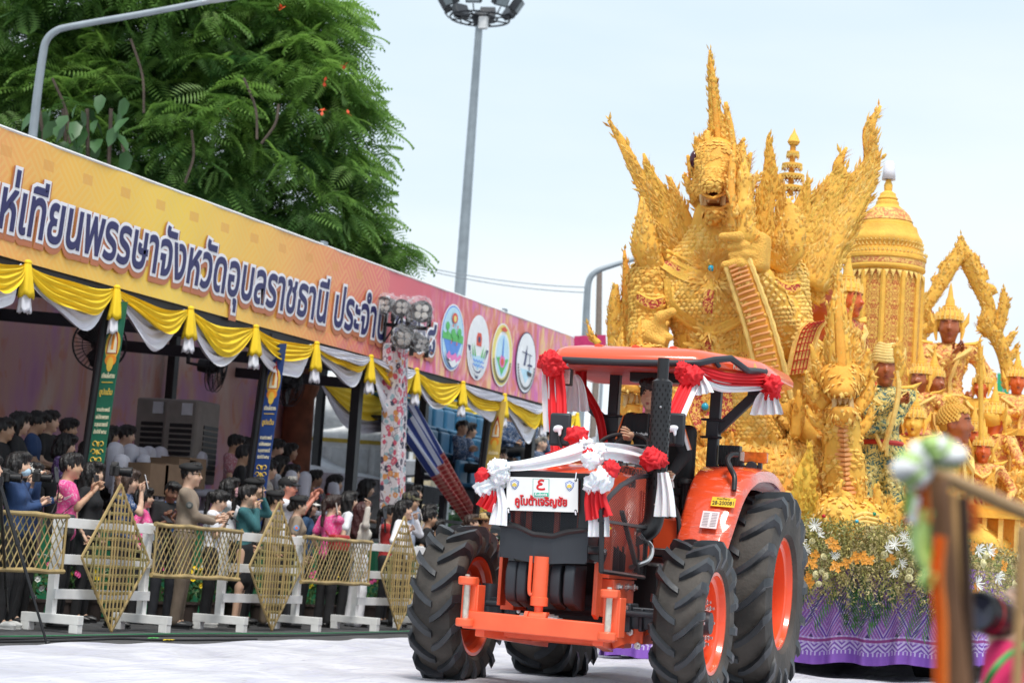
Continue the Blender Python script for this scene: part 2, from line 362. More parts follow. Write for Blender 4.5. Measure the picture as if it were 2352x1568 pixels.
# back wall print
g = NG('backdrop_print', .6); c = g.N.new('ShaderNodeTexCoord').outputs['Object']; X, Y, Z = g.sep(c)
f1 = g.noise(g.map(c, (1, .55, .16)), 1.0, 5, 1.6); f2 = g.noise(g.map(c, (1, 1.6, .9)), 1.4, 6, 2.2)
base = g.ramp(f1, [(.3, (.36, .16, .34)), (.42, (.55, .28, .44)), (.52, (.62, .38, .30)), (.6, (.66, .5, .44)), (.7, (.46, .22, .38))])
M_back = g.done(g.mix(g.ramp(f2, [(.55, (0, 0, 0)), (.66, (.75, .75, .75))]), base, (.6, .26, .17)))
mb = MB(); mb.box((-17.2, 22.5, 2.9), (.08, 20.4, 3.9)); obj('back_wall', mb, M_back, stand)
M_brown = mat('carved_brown', (.19, .06, .025), .7, 0, .5, 3, .4, 9)
M_pale = mat('pale_pillar', (.3, .27, .25), .7)
mb = MB(); mb.bar((-16.95, 22.6, 1.1), (-16.95, 22.75, 4.6), .2, .5, up=(0, 1, 0)); obj('pillar', mb, M_pale, stand)
for yy in (21.4, 32.6):
 mb = MB(); mb.lathe([(.34, 1.1), (.3, 1.4), (.27, 2.2), (.26, 3.5), (.33, 3.7), (.3, 3.9), (.36, 4.5)], (-16.9, yy, 0), n=14); obj('carved_pillar', mb, M_brown, stand)
# front poles
polespots = [(15.98, 0), (19.7, 1), (23.4, 2), (30.8, 3)]
for y, k in polespots:
 mb = MB(); mb.tube([(-12.78, y - .08, .0), (-12.62, y, 3.55)], .05, 10); mb.tube([(-12.86, y - .02, .0), (-12.7, y + .06, 3.55)], .022, 8)
 mb.box((-12.72, y, 1.62), (.16, .14, .06)); obj('pole', mb, M_black, stand)
for x, y in ((-13, 26.8), (-13, 33.6), (-17, 28.5), (-17, 33.6), (-15, 33.6)):
 mb = MB(); mb.bar((x, y, 0), (x, y, 4.7), .13, .13); obj('pole', mb, M_black, stand)

# pole banners
def pole_banner(y, name_col, kind, lab):
 t = thing('pole_banner', lab, 'banner', (-12.5, y - .06, 1.2))
 a, b = A(-12.665, y - .12, 1.15), A(-12.545, y - .055, 3.42); up = unit(b - a); x = unit(A(1, -.12, 0)); nr = unit(np.cross(x, up)); Lh = np.linalg.norm(b - a); Wd = .215
 mb = MB(); mb.prism([(0, 0), (Wd, 0), (Wd, Lh), (0, Lh)], a - nr * .012, x, up, .012); obj('panel', mb, mat(name_col[0], name_col[1], .5, 0, .12, 3), t, smooth=False)
 gold = mat('gold_print', (.75, .5, .07), .5); cream = mat('cream_print', (.85, .78, .55), .5); red = mat('red_print', (.45, .03, .02), .5); org = mat('orange_print', (.8, .28, .03), .5); whp = mat('white_print', (.82, .82, .8), .5)
 def at(u, v): return a + x * u * Wd + up * v * Lh
 mb = MB()
 # shrine picture: pointed arch, candle, glow
 def poly(pts, lift, mi): mb.prism([(p * Wd, q * Lh) for p, q in pts], a + nr * lift, x, up, .0015, mi)
 el = lambda cx, cy, rx, ry, m=16: [(cx + rx * math.cos(i * 2 * math.pi / m), cy + ry * math.sin(i * 2 * math.pi / m)) for i in range(m)]
 poly(el(.5, .79, .46, .075), .001, 0); poly([(.16, .75), (.2, .81), (.34, .86), (.5, .905), (.66, .86), (.8, .81), (.84, .75)], .003, 2)
 poly([(.22, .755), (.26, .81), (.38, .845), (.5, .872), (.62, .845), (.74, .81), (.78, .755)], .005, 1); poly([(.42, .77), (.42, .83), (.5, .85), (.58, .83), (.58, .77)], .007, 3)
 poly(el(.5, .72, .36, .028), .003, 3); poly(el(.5, .70, .2, .035), .005, 0); poly([(.15, .612), (.85, .612), (.85, .616), (.15, .616)], .003, 0)
 poly([(.1, .93), (.22, .95), (.2, .985), (.08, .965)], .003, 4)
 obj('shrine_picture', mb, [gold, cream, red, org, whp], t, smooth=False, kind='stuff')
 mb = MB()
 for s_, v, hh, m_ in (('เทียนโบราณ', .635, .07, 1), ('ฮูปแต้ม', .555, .085, 0), ('งานประเพณี', .475, .06, 1), ('แห่เทียนพรรษา', .44, .06, 1), ('จ.อุบลราชธานี', .405, .06, 1), ('ประจำปี ๒๕๖๘', .37, .06, 1)):
  write(mb, s_, at(.1, v), x, up, nr, .8 * Wd, hh, .018, .003, m_)
 obj('lettering', mb, [gold, cream], t, smooth=False, kind='stuff')
 mb = MB()                                              # gold scroll work
 for k in range(7):
  cy = .32 - k * .038; sg = 1 if k % 2 else -1
  th = np.linspace(0, 1.6 * math.pi, 12)
  for ss in (1, -1):
   pts = [at(.5 + ss * .22 + ss * sg * .17 * (1 - q / 9) * math.cos(q), cy + .016 * (1 - q / 9) * math.sin(q)) + nr * .004 for q in th]
   mb.tube(pts, .006, 4)
  mb.ell(at(.5, cy) + nr * .003, (.018, .004, .03), nu=8, nv=5)
 obj('scroll_ornament', mb, gold, t)
 if kind == 'green':
  for k in range(4):
   mb = MB(); mb.lathe([(.0, .0), (.021, .0), (.021, .004)], at(.14 + .24 * k, .045) , nr, 12); mb.lathe([(.0, .006), (.013, .006)], at(.14 + .24 * k, .045), nr, 10, 1); obj('round_emblem', mb, [whp, [mat('blue_print', (.05, .12, .5)), gold, red, mat('blue_print', (.05, .12, .5))][k]], t)
pole_banner(19.7, ('banner_green', (.012, .13, .075)), 'green', 'tall narrow green banner with gold scrollwork behind the man in the pink polo')
pole_banner(23.4, ('banner_blue', (.015, .05, .2)), 'blue', 'tall narrow blue banner with gold lettering on the middle grandstand pole')
pole_banner(30.8, ('banner_yellow', (.6, .42, .1)), 'yellow', 'tall narrow yellow banner on the pole beside the bleachers of people in blue')

# ---------------------------------------------------------------- the long name board
board = thing('name_board', 'long orange and pink board with big navy lettering and four oval emblems', 'sign', (XB, 22, ZB))
g = NG('board_print', .45); uv = g.uv(); U, W_, _ = g.sep(uv)
grad = g.ramp(U, [(0, (.84, .33, .11)), (.31, (.86, .35, .13)), (.38, (.90, .50, .08)), (.47, (.92, .64, .08)), (.56, (.90, .50, .09)), (.63, (.82, .28, .12)), (.70, (.74, .15, .17)), (.78, (.62, .10, .16)), (.86, (.70, .22, .13)), (.93, (.66, .16, .14)), (1, (.78, .4, .2))])
sc1 = g.map(uv, (25.2, 1.26, 1))
d1 = g.m_('SINE', g.m_('MULTIPLY', g.m_('ADD', g.sep(sc1)[0], g.sep(sc1)[1]), 60)); d2 = g.m_('SINE', g.m_('MULTIPLY', g.m_('SUBTRACT', g.sep(sc1)[0], g.sep(sc1)[1]), 60))
ck = g.m_('GREATER_THAN', g.m_('MULTIPLY', g.m_('SINE', g.m_('MULTIPLY', g.m_('ADD', g.sep(sc1)[0], g.sep(sc1)[1]), 6)), g.m_('SINE', g.m_('MULTIPLY', g.m_('SUBTRACT', g.sep(sc1)[0], g.sep(sc1)[1]), 6))), 0)
hat = g.m_('GREATER_THAN', g.m_('ADD', g.m_('MULTIPLY', d1, ck), g.m_('MULTIPLY', d2, g.m_('SUBTRACT', 1, ck))), .25)
fad = g.m_('MULTIPLY', g.m_('LESS_THAN', U, .70), .30)
col = g.mix(g.m_('MULTIPLY', hat, fad), grad, (.85, .62, .2))
bl = g.m_('LESS_THAN', g.m_('MAXIMUM', g.m_('ABSOLUTE', g.m_('SUBTRACT', g.m_('FRACT', g.m_('MULTIPLY', g.sep(sc1)[0], 1.35)), .5)), g.m_('ABSOLUTE', g.m_('SUBTRACT', g.m_('FRACT', g.m_('MULTIPLY', g.sep(sc1)[1], 2.4)), .5))), .13)
col = g.mix(g.m_('MULTIPLY', bl, g.m_('MULTIPLY', g.m_('LESS_THAN', U, .68), .5)), col, (.74, .33, .07))
pet = g.ramp(g.noise(g.map(sc1, (2.2, .8, 1), (0, 0, .3)), 1.1, 3, 2.5), [(.42, (0, 0, 0)), (.55, (1, 1, 1))])
pk = g.ramp(g.noise(g.map(sc1, (3.0, 1, 1), (0, 0, -.4)), 1.2, 3, 1.6), [(.35, (.62, .13, .45)), (.5, (.80, .3, .45)), (.62, (.85, .6, .25))])
right = g.ramp(g.m_('ADD', U, g.m_('MULTIPLY', W_, -.13)), [(.62, (0, 0, 0)), (.72, (1, 1, 1))])
col = g.mix(g.m_('MULTIPLY', g.m_('MULTIPLY', pet, right), .8), col, pk)
spk = g.ramp(g.vor(sc1, 7), [(.02, (1, 1, 1)), (.07, (0, 0, 0))])
col = g.mix(g.m_('MULTIPLY', spk, g.m_('MULTIPLY', right, .6)), col, (.9, .8, .8))
M_board = g.done(col)
mb = MB(); yy, zz = np.meshgrid(np.linspace(0, 1, 160), np.linspace(0, 1, 8), indexing='ij'); mb.grid(np.stack([XB + .007 * np.sin(yy * 70 + 2 * zz) * np.sin(zz * 2 + yy * 31) + .004 * np.sin(yy * 190 - 4 * zz), 9 + (YE - 9) * yy, ZB + (ZT - ZB) * zz], -1), uv=np.stack([yy, zz], -1))
obj('printed_face', mb, M_board, board, ang=180)
mb = MB(); mb.box((XB - .055, (9 + YE) / 2, (ZB + ZT) / 2), (.06, YE - 9.01, ZT - ZB - .01)); obj('backing', mb, M_white, board)
mb = MB(); mb.tube([(XB - .01, 9, ZT + .005), (XB - .01, YE, ZT + .005)], .018, 6); obj('edge_trim', mb, M_white, board)
# lettering: shadow, white outline, navy
yE_ = onx(887, 720, XB)[1]; yS_ = onx(-48, 470, XB)[1]
ln1 = 'แห่เทียนพรรษาจังหวัดอุบลราชธานี ประจำปี'; zb0 = ZB + .275; hh = .71
ex, ez, nx = A(0, 1, 0), A(0, 0, 1), A(1, 0, 0)
lay = [(.115, .016, (.50, .17, .075), -.035), (.075, .022, (.80, .80, .84), 0), (.022, .028, (.018, .018, .11), 0)]
cn = ['letter_shadow', 'letter_outline', 'lettering']
for (bv, lf, cl, dz), nm in zip(lay, cn):
 mb = MB(); fit = write(mb, ln1, (XB, yS_, zb0 + dz), ex, ez, nx, yE_ - yS_, hh, bv, lf, shear=.12)
 y2 = onx(905, 735, XB)[1]
 write(mb, '๒๕๖๘', (XB, y2, zb0 + dz), ex, ez, nx, (yE_ - yS_) / (fit[1] - fit[0]) * 2.5, hh, bv, lf, shear=.12)
 obj(nm, mb, mat('print_' + nm, cl, .5, 0, .05, 2), board, smooth=False)
# oval emblems
def emblem(px, py, rv, kind):
 c = onx(px, py, XB); c[0] += .013; ry, rz = .44, .50
 t = MB(); mi = ['e_white', 'e_blue', 'e_green', 'e_pink', 'e_red', 'e_yellow', 'e_navy', 'e_sky', 'e_black']
 cs = [(.82, .84, .86), (.1, .28, .75), (.1, .5, .12), (.8, .2, .5), (.7, .08, .04), (.8, .68, .2), (.03, .04, .13), (.5, .75, .88), (.03, .03, .035)]
 ms = [mat(a_, b_, .5, 0, .05) for a_, b_ in zip(mi, cs)]
 lv = [0]
 def poly(pts, m_):
  lv[0] += 1; t.prism([(p * ry, q * rz) for p, q in pts], c + A(.0022, 0, 0) * lv[0], (0, 1, 0), (0, 0, 1), .0016, m_)
 el = lambda cx, cy, rx, r2, m=28, a0=0, a1=2 * math.pi: [(cx + rx * math.cos(a0 + (a1 - a0) * i / m), cy + r2 * math.sin(a0 + (a1 - a0) * i / m)) for i in range(m + (a1 - a0 < 6))]
 hw = lambda q: math.sqrt(max(0, 1 - q * q))
 def band(y0, y1, s_, m_, wob=0): poly([(-s_ * hw(y0 / s_), y0), (s_ * hw(y0 / s_), y0)] + [(s_ * hw(y1 / s_) * (1 - 2 * i / 8), y1 + wob * math.sin(i * 2.4)) for i in range(9)], m_)
 if kind == 0:
  poly(el(0, 0, 1, 1), 0); poly(el(0, 0, .93, .95), 1); poly(el(0, 0, .88, .91), 7); band(-.88, .02, .885, 1, .03); band(-.1, .12, .885, 2, .05)
  for cx, cy, r_ in ((-.5, .3, .17), (0, .12, .2), (.48, .2, .17)):
   poly(el(cx, cy, r_, r_ * .75, 9), 2); poly([(cx - .03, cy - .25), (cx + .03, cy - .25), (cx + .03, cy), (cx - .03, cy)], 2)
  poly(el(0, .58, .24, .16, 9), 4); poly(el(0, .56, .12, .1, 9), 5); poly([(-.25, -.2), (-.18, -.2), (-.2, -.05)], 4); poly([(.2, -.22), (.3, -.2), (.24, -.05)], 4)
  band(-.88, -.5, .885, 3, .08); band(-.88, -.68, .885, 0, .06); poly(el(-.2, .33, .04, .06, 6), 4); poly(el(.2, .33, .04, .06, 6), 4)
 elif kind in (1, 2, 3):
  rim = {1: 6, 2: 5, 3: 0}[kind]
  poly(el(0, 0, 1, 1), 0 if kind != 3 else 6); poly(el(0, 0, .95, .96), rim if kind != 1 else 0)
  if kind == 1: band(-.95, .0, .955, 6)
  poly(el(0, 0, .70, .74), 0)
  mbw = ['เทศบาลนครอุบลราชธานี', 'มหาวิทยาลัยราชภัฏอุบลราชธานี', 'จังหวัดอุบลราชธานี'][kind - 1]
  for i in range(26):                                    # ring of small characters
   an = math.pi * (1.08 + .84 * i / 25) if kind != 3 else math.pi * (1.05 + .9 * i / 25)
   cx, cy = .83 * math.cos(an), .84 * math.sin(an); tx, ty = -math.sin(an), math.cos(an)
   q = [(cx + a_ * tx * .03 + b_ * math.cos(an) * .055, cy + a_ * ty * .03 + b_ * math.sin(an) * .055) for a_, b_ in ((-1, -1), (1, -1), (1, 1), (-.2, .4), (-1, 1))]
   t.prism([(p * ry, q_ * rz) for p, q_ in q], c + A(.016, 0, 0), (0, 1, 0), (0, 0, 1), .001, 0 if kind == 1 else 8)
  if kind == 1:
   band(-.72, -.25, .70, 7, .03); poly([(-.22, .05), (.22, .05), (.24, .3), (.15, .45), (-.15, .45), (-.24, .3)], 4); poly(el(0, .25, .12, .1, 8), 6)
   for s_ in (-1, 1):
    for k in (0, 1): poly([(s_ * (.2 + .2 * k), -.28), (s_ * (.45 + .18 * k), .12 - .05 * k), (s_ * (.3 + .2 * k), -.28)], 2)
   for k in (0, 1): poly([(-.5 + .05 * i, -.4 - .14 * k + .03 * math.sin(i * 1.3)) for i in range(21)] + [(.5 - .05 * i, -.44 - .14 * k + .03 * math.sin((20 - i) * 1.3)) for i in range(21)], 1)
  elif kind == 2:
   poly(el(0, -.02, .6, .66), 7); band(-.64, -.1, .6, 2, .03); poly(el(0, -.2, .26, .2, 10), 3); poly(el(0, -.22, .14, .12, 8), 4)
   poly([(-.06, -.05), (.06, -.05), (.03, .45), (0, .6), (-.03, .45)], 1); poly([(-.3, .8), (0, .9), (.3, .8), (.1, .74), (-.1, .74)], 4)
  else:
   poly(el(0, 0, .62, .66), 0); band(-.66, -.22, .62, 7, 0); poly([(-.3, -.1), (-.1, -.1), (-.05, .3), (-.12, .45), (-.22, .1)], 6); poly([(-.05, .3), (-.02, -.02), (-.02, .55), (-.06, .55)], 6)
   poly([(-.5, .3), (.5, .26), (.5, .28), (-.5, .33)], 6); poly([(.25, .28), (.29, .28), (.29, -.3), (.25, -.3)], 6); poly([(.05, -.26), (.55, -.3), (.5, -.42), (.15, -.4)], 8); poly([(.05, -.05), (.3, -.02), (.55, -.05), (.5, -.1), (.1, -.1)], 6)
 obj('oval_emblem', t, ms, board, smooth=False)
for k, (px, py) in enumerate(((1037, 775), (1096, 798), (1151, 815), (1206, 833))): emblem(px, py, 1, k)
for y in (24.6, 31.0):
 mb = MB(); mb.box((XB - .02, y, ZT + .03), (.05, .12, .06)); obj('clip', mb, M_grey, board)

# ---------------------------------------------------------------- swags along the roof edge
M_yel = mat('yellow_cloth', (.90, .62, .018), .75, 0, .08, 3); M_wcl = mat('white_cloth', (.80, .80, .86), .8, 0, .05, 3)
def drape(k0, k1, s0, s1, out, ph, n=22, m=15, pl=4, amp=.028):
 u = np.linspace(0, 1, n)[:, None]; t = np.linspace(0, 1, m)[None]; sag = 4 * u * (1 - u)
 sk = sag * (1 + .18 * np.sin(math.pi * 2 * u + ph))
 Pz = -sk * (s0 + (s1 - s0) * t) - .03 * t
 rid = np.sin(2 * math.pi * (pl * t + .35 * np.sin(3 * u + ph)) + ph) * amp * (.35 + sag)
 q = k0 + (k1 - k0) * u[..., None] + np.zeros((n, m, 3)); q[..., 2] += Pz; q[..., 0] += out + .09 * sag * (.3 + t) + rid; return q
def tuft(mb, k, ln, r0, r1, mi, ph, oz=0, ox=.05):
 n = 24; a = np.arange(n) * 2 * math.pi / n; rows = []
 for t in np.linspace(0, 1, 7):
  r_ = (r0 + (r1 - r0) * t ** .8) * (1 + .16 * np.sin(a * 6 + ph) * t); rows.append(np.stack([k[0] + ox + r_ * .7 * np.cos(a), k[1] + r_ * np.sin(a) + .015 * t, np.full(n, k[2] + oz) - ln * t + .02 * np.sin(a * 5 + ph) * t], -1))
 rows.append(rows[-1] * .5 + np.mean(rows[-1], 0) * .5 + A(0, 0, .02)); mb.grid(np.stack(rows, 1), mi, closed=True)
kn = [(-60, 572), (55, 605), (260, 662), (430, 710), (580, 752), (720, 790), (845, 820), (950, 850), (1057, 880), (1153, 908), (1243, 932), (1320, 952)]
KN = [onx(px, py, XB + .03) for px, py in kn]
ordn = ['first', 'second', 'third', 'fourth', 'fifth', 'sixth', 'seventh', 'eighth', 'ninth', 'tenth', 'eleventh', 'twelfth']
for i in range(len(KN) - 1):
 k0, k1 = KN[i], KN[i + 1]; ph = i * 1.7
 t = thing('swag', 'yellow and white cloth swag under the name board, %s from the left edge' % ordn[i], 'swag', k0, 'yellow and white swags under the name board')
 inv = i in (6, 8); sg = 1 + .16 * math.sin(i * 2.3)
 mb = MB(); mb.grid(drape(k0, k1, .08 + .06 * inv, (.33 + .04 * math.sin(i)) * sg, .02, ph), 0); obj('yellow_drape', mb, M_yel, t, ang=180)
 mb = MB(); mb.grid(drape(k0, k1, .16, (.51 + .05 * math.cos(i * 3)) * sg, -.035, ph + 1), 0)
 if i in (5, 6, 8, 9): mb.grid(drape(k0, k1, .02, .15, .04, ph), 0)
 obj('white_drape', mb, M_wcl, t, ang=180)
 mb = MB(); tuft(mb, k1, .36, .035, .105, 0, ph, .02); mb.ell(k1 + A(.05, 0, .01), (.035, .05, .03)); obj('yellow_knot', mb, M_yel, t, ang=180)
 mb = MB(); tuft(mb, k1, .22, .06, .085, 0, ph + 2, -.27, .045); obj('white_tail', mb, M_wcl, t, ang=180)
# swag along the back opening
for i, (a, b) in enumerate((((735, 872), (950, 915)), ((950, 905), (1110, 935)), ((1090, 925), (1200, 950)))):
 k0, k1 = onx(*a, -16), onx(*b, -16)
 t = thing('swag', 'shaded yellow and white swag hanging inside along the rear opening, %s from the left' % ordn[i], 'swag', k0, 'swags along the rear opening')
 mb = MB(); mb.grid(drape(k0, k1, .0, .5, .02, i)); obj('yellow_drape', mb, M_yel, t, ang=180)
 mb = MB(); mb.grid(drape(k0, k1, .35, .85, .0, i + 1)); obj('white_drape', mb, M_wcl, t, ang=180)
# ================================================================ FENCE: white barriers with bamboo lattices
XF = -11.12
M_bam = mat('bamboo', (.40, .29, .12), .55, 0, .35, 5, .2, 30, stretch=(1, 1, .3))
M_bam2 = mat('bamboo_green', (.30, .25, .10), .55, 0, .35, 6, .2, 30)
M_rail = mat('barrier_paint', (.83, .83, .81), .55, 0, .10, 5, .1, 30)
whr = ['nearest, at the left edge of the photo', 'with the leftmost whole diamond', 'behind the middle diamond', 'behind the diamond nearest the tractor', 'partly hidden behind the tractor tyre']
for i, (y0, y1) in enumerate(((13.7, 15.2), (16.85, 18.43), (20.0, 21.74), (23.29, 25.09), (26.7, 28.4), (30, 31.7))):
 t = thing('barrier', 'white wooden barrier on block feet, %s' % (whr[i] if i < 5 else 'farthest along the fence'), 'barrier', (XF, (y0 + y1) / 2, 0), 'white wooden barriers')
 for y in (y0, y1):
  mb = MB(); mb.bar((XF, y, .13), (XF, y, 1.06), .075, .075, up=(0, 1, 0)); obj('post', mb, M_rail, t, smooth=False, bevel=.004)
  mb = MB(); mb.box((XF + .02, y, .12), (.62, .09, .085)); mb.box((XF + .28, y, .04), (.09, .088, .08)); mb.box((XF - .24, y, .04), (.09, .088, .08)); obj('foot', mb, M_rail, t, smooth=False, bevel=.004)
 for z in (1.0, .665, .345):
  mb = MB(); mb.bar((XF + .05, y0 - .04, z), (XF + .05, y1 + .04, z), .024, .092, up=(0, 0, 1)); obj('rail', mb, M_rail, t, smooth=False, bevel=.003)
def slat(p, q, t, m=M_bam, r=.011, up=(1, 0, 0)):
 mb = MB(); p, q = A(*p), A(*q); d = (q - p); j = rng.normal(0, .006, 3); mid = (p + q) / 2 + j
 mb.tube([p, mid, q], [r, r * 1.05, r * .95], 5, sq=.55, up=up); obj('slat', mb, m, t)
lw = ['cut by the left edge of the photo', 'in front of the khaki policeman', 'in front of the woman with the red bag', 'beside the tractor tyre', 'seen between tyre and tractor']
for i, (y0, y1) in enumerate(((14.75, 16.79), (18.39, 20.12), (21.62, 23.36), (25.25, 26.7), (28.6, 30.1))):
 x = XF + .10; t = thing('lattice_panel', 'bamboo lattice panel on the white fence, %s' % lw[i], 'lattice', (x, (y0 + y1) / 2, .8), 'bamboo lattice panels')
 z0, z1 = .55, 1.05
 for z in (z0, z1):
  mb = MB(); yy = np.linspace(y0 - .03, y1 + .03, 9); mb.tube(np.stack([np.full(9, x + .02), yy, z + .006 * np.sin(yy * 9)], 1), .021 + .003 * (np.arange(9) % 3 == 0), 8); obj('bamboo_pole', mb, M_bam, t)
 for y in (y0, y1):
  mb = MB(); mb.tube([(x + .02, y, z0 - .02), (x + .025, y, z1 + .03)], .012, 6); obj('bamboo_pole', mb, M_bam, t)
 n = 21 if i < 3 else 14; run = .36; stp = (y1 - y0) / n; hz = z1 - z0
 for sg in (1, -1):
  for k in range(-int(run / stp) - 1, n + 1):
   a, b = y0 + (k + .5) * stp, y0 + (k + .5) * stp + run; t0, t1 = max(0, (y0 - a) / run), min(1, (y1 - a) / run)
   if t1 - t0 < .08: continue
   f = lambda q: (x + (.008 if sg > 0 else -.008), a + q * run, (z0 + q * hz) if sg > 0 else (z1 - q * hz))
   slat(f(t0), f(t1), t, M_bam if (k * 7 + sg) % 3 else M_bam2, .0085)
dw = ['large and leftmost, before the woman in navy', 'middle one, before the woman in teal', 'right one, before the lady in cream', 'mostly hidden by the tractor tyre']
for i, (yc, wl) in enumerate(((17.62, .60), (20.87, .60), (24.2, .60), (27.6, .6))):
 x = XF + .17; t = thing('diamond_lattice', 'tall bamboo diamond on the white fence, %s' % dw[i], 'lattice', (x, yc, 0), 'diamond bamboo lattices')
 zt, zb, zm = 1.40, .0, .69; tp, bt, lf, rt = (x, yc - .03, zt), (x, yc + .02, zb + .01), (x, yc - wl, zm), (x, yc + wl, zm)
 for a, b in ((tp, lf), (tp, rt), (bt, lf), (bt, rt)): slat(a, b, t, M_bam, .019)
 half = lambda z: wl * (1 - (z - zm) / (zt - zm)) if z > zm else wl * (z - zb) / (zm - zb)
 for z in np.linspace(.12, 1.28, 15):
  h_ = half(z) - .015
  if h_ > .03: slat((x - .014, yc - h_, z), (x - .014, yc + h_, z + rng.normal(0, .006)), t, M_bam2, .017)
 for u in np.linspace(-.88, .88, 17):
  h1 = zm + (zt - zm) * (1 - abs(u)) - .02; h0 = zm - (zm - zb) * (1 - abs(u)) + .02; yv = yc + u * wl + (.012 if int(u * 20) % 2 else -.006)
  slat((x + .012, yv, h0), (x + .012, yv + rng.normal(0, .004), h1), t, M_bam if abs(u) < .5 else M_bam2, .0095, up=(0, 1, 0))
# cables on the asphalt
for k, (c_, pts) in enumerate(((( .01, .01, .012), [(-10.4, 12, .015), (-10.15, 14.5, .015), (-10.35, 17, .015), (-10.2, 20, .015), (-10.5, 24, .015), (-10.6, 31, .015)]), ((.01, .01, .012), [(-10.0, 12.5, .012), (-9.95, 15, .012), (-10.1, 16.3, .012), (-9.9, 16.9, .012), (-9.85, 18.5, .012)]), ((.02, .22, .08), [(-10.55, 13, .012), (-10.45, 15.5, .012), (-10.6, 18.5, .012), (-10.5, 21, .012), (-10.8, 25, .012)]))):
 mb = MB(); mb.tube(spline(pts, 8), .011 if k < 2 else .007, 6)
 tag(obj('cable', mb, mat('cable_%d' % k, c_, .5)), ['long black cable running along the foot of the fence', 'loose black cable near the white cloth edge', 'thin green hose lying along the fence'][k], 'cable')
for k, (px, py, c_, lb) in enumerate(((350, 1466, (.1, .6, .12), 'scrap of bright green plastic on the asphalt'), (385, 1470, (.8, .6, .03), 'yellow scrap on the asphalt by the cloth edge'), (535, 1481, (.8, .6, .03), 'folded yellow scrap at the edge of the white cloth'))):
 p = onz(px, py, .012); mb = MB(); mb.grid(np.stack([np.stack([p[0] + .03 * np.sin(q * 3 + np.arange(6)), np.full(6, p[1]) + np.linspace(-.08, .08, 6), .012 + .012 * np.abs(np.sin(np.arange(6) * 2 + q))], -1) for q in range(3)])); tag(obj('litter', mb, mat('litter_%d' % k, c_, .5)), lb, 'litter')

# potted flowers along the platform
M_leafp = mat('pot_leaf', (.05, .12, .03), .6, 0, .4, 9); M_pot = mat('pot', (.05, .035, .03), .8)
fl = [mat('petal_yellow', (.8, .6, .02), .6), mat('petal_white', (.8, .8, .75), .6), mat('petal_pink', (.6, .08, .25), .6)]
kinds = ['yellow', 'white', 'pink']; seen = {}
k = 0
for y in np.arange(16.6, 27.5, .62):
 k += 1; c = k % 3; r2 = np.random.default_rng(k); px_ = -12.45 + .05 * math.sin(k * 5)
 t = thing('potted_plant', 'low potted plant with %s flowers behind the white fence' % kinds[c], 'potted plant', (px_, y, 0), 'potted flowers along the platform')
 mb = MB(); mb.lathe([(.10, 0), (.13, .2), (.145, .2), (.145, .23), (.12, .23), (.0, .21)], (px_, y, 0), n=12); obj('pot', mb, M_pot, t)
 mb = MB()
 for _ in range(120):
  d = unit(r2.normal(0, 1, 3)); p = A(px_, y, .42) + d * A(.2, .26, .2) * r2.uniform(.4, 1); a = unit(r2.normal(0, 1, 3) + d); b = unit(np.cross(a, r2.normal(0, 1, 3)))
  mb.add([p - b * .018, p + a * .04, p + b * .018, p + a * .085 - A(0, 0, .015)], [(0, 1, 2), (0, 3, 1), (1, 3, 2)][:1] + [(0, 1, 3), (1, 2, 3)])
 mb.tube([(px_, y, .2), (px_, y, .4)], .02, 5); o = obj('leaves', mb, M_leafp, t); o['kind'] = 'stuff'
 mb = MB()
 for _ in range(16):
  d = unit(r2.normal(0, 1, 3) + A(.4, -.4, .7)); p = A(px_, y, .44) + d * A(.22, .28, .24)
  mb.lathe([(.0, .012), (.024, .0), (.034, .012)], p, d, 6)
 o = obj('blossoms', mb, fl[c], t); o['kind'] = 'stuff'
# ================================================================ PEOPLE
SK = {'light': (.64, .41, .29), 'mid': (.50, .30, .19), 'dark': (.24, .12, .075), 'red': (.55, .22, .15)}
def skin(k): return mat('skin_' + k, SK[k], .5, 0, .06, 9, sss=.08)
M_hair = mat('hair_black', (.012, .010, .010), .45, 0, .3, 20, .6, 60, stretch=(1, 1, .12)); M_eye = mat('eye_dark', (.015, .01, .008), .2); M_eyew = mat('eye_white', (.6, .58, .55), .3)
M_lip = mat('lips', (.32, .09, .08), .45); M_shoe = mat('shoe_black', (.015, .015, .016), .4)
def cloth(name, c, bump=.8):
 m = mat('cloth_' + name, c, .85, 0, .22, 4, bump, 9, stretch=(1, 1, .55))
 if name in ('pink', 'batik_blue', 'deep_blue', 'rose', 'lilac', 'beige', 'plum', 'purple') and not m.get('print'):
  m['print'] = 1; N, K = m.node_tree.nodes, m.node_tree.links.new; b = N['Principled BSDF']; src = b.inputs['Base Color'].links[0].from_socket; n = N.new('ShaderNodeTexNoise'); n.inputs['Scale'].default_value = 26; n.inputs['Distortion'].default_value = 2; n.inputs['Detail'].default_value = 1; t = N.new('ShaderNodeTexCoord'); K(t.outputs['Object'], n.inputs['Vector'])
  r = N.new('ShaderNodeValToRGB'); r.color_ramp.elements[0].position = .57; r.color_ramp.elements[1].position = .61; r.color_ramp.elements[1].color = (.38, .38, .38, 1); K(n.outputs['Fac'], r.inputs[0]); x = N.new('ShaderNodeMix'); x.data_type = 'RGBA'; K(r.outputs[0], x.inputs[0]); K(src, x.inputs[6]); x.inputs[7].default_value = (.8, .8, .82, 1); K(x.outputs[2], b.inputs['Base Color'])
 return m
def ik(S, T, l1, l2, pole):
 S, T = A(*S), A(*T); d = T - S; L_ = np.linalg.norm(d); mxl = (l1 + l2) * .985
 if L_ > mxl: T = S + d / L_ * mxl; d = T - S; L_ = mxl
 u = d / L_; a = (l1 * l1 - l2 * l2 + L_ * L_) / (2 * L_); h = math.sqrt(max(l1 * l1 - a * a, 1e-6)); pv = A(*pole) - u * (A(*pole) @ u)
 return S + u * a + unit(pv) * h, T
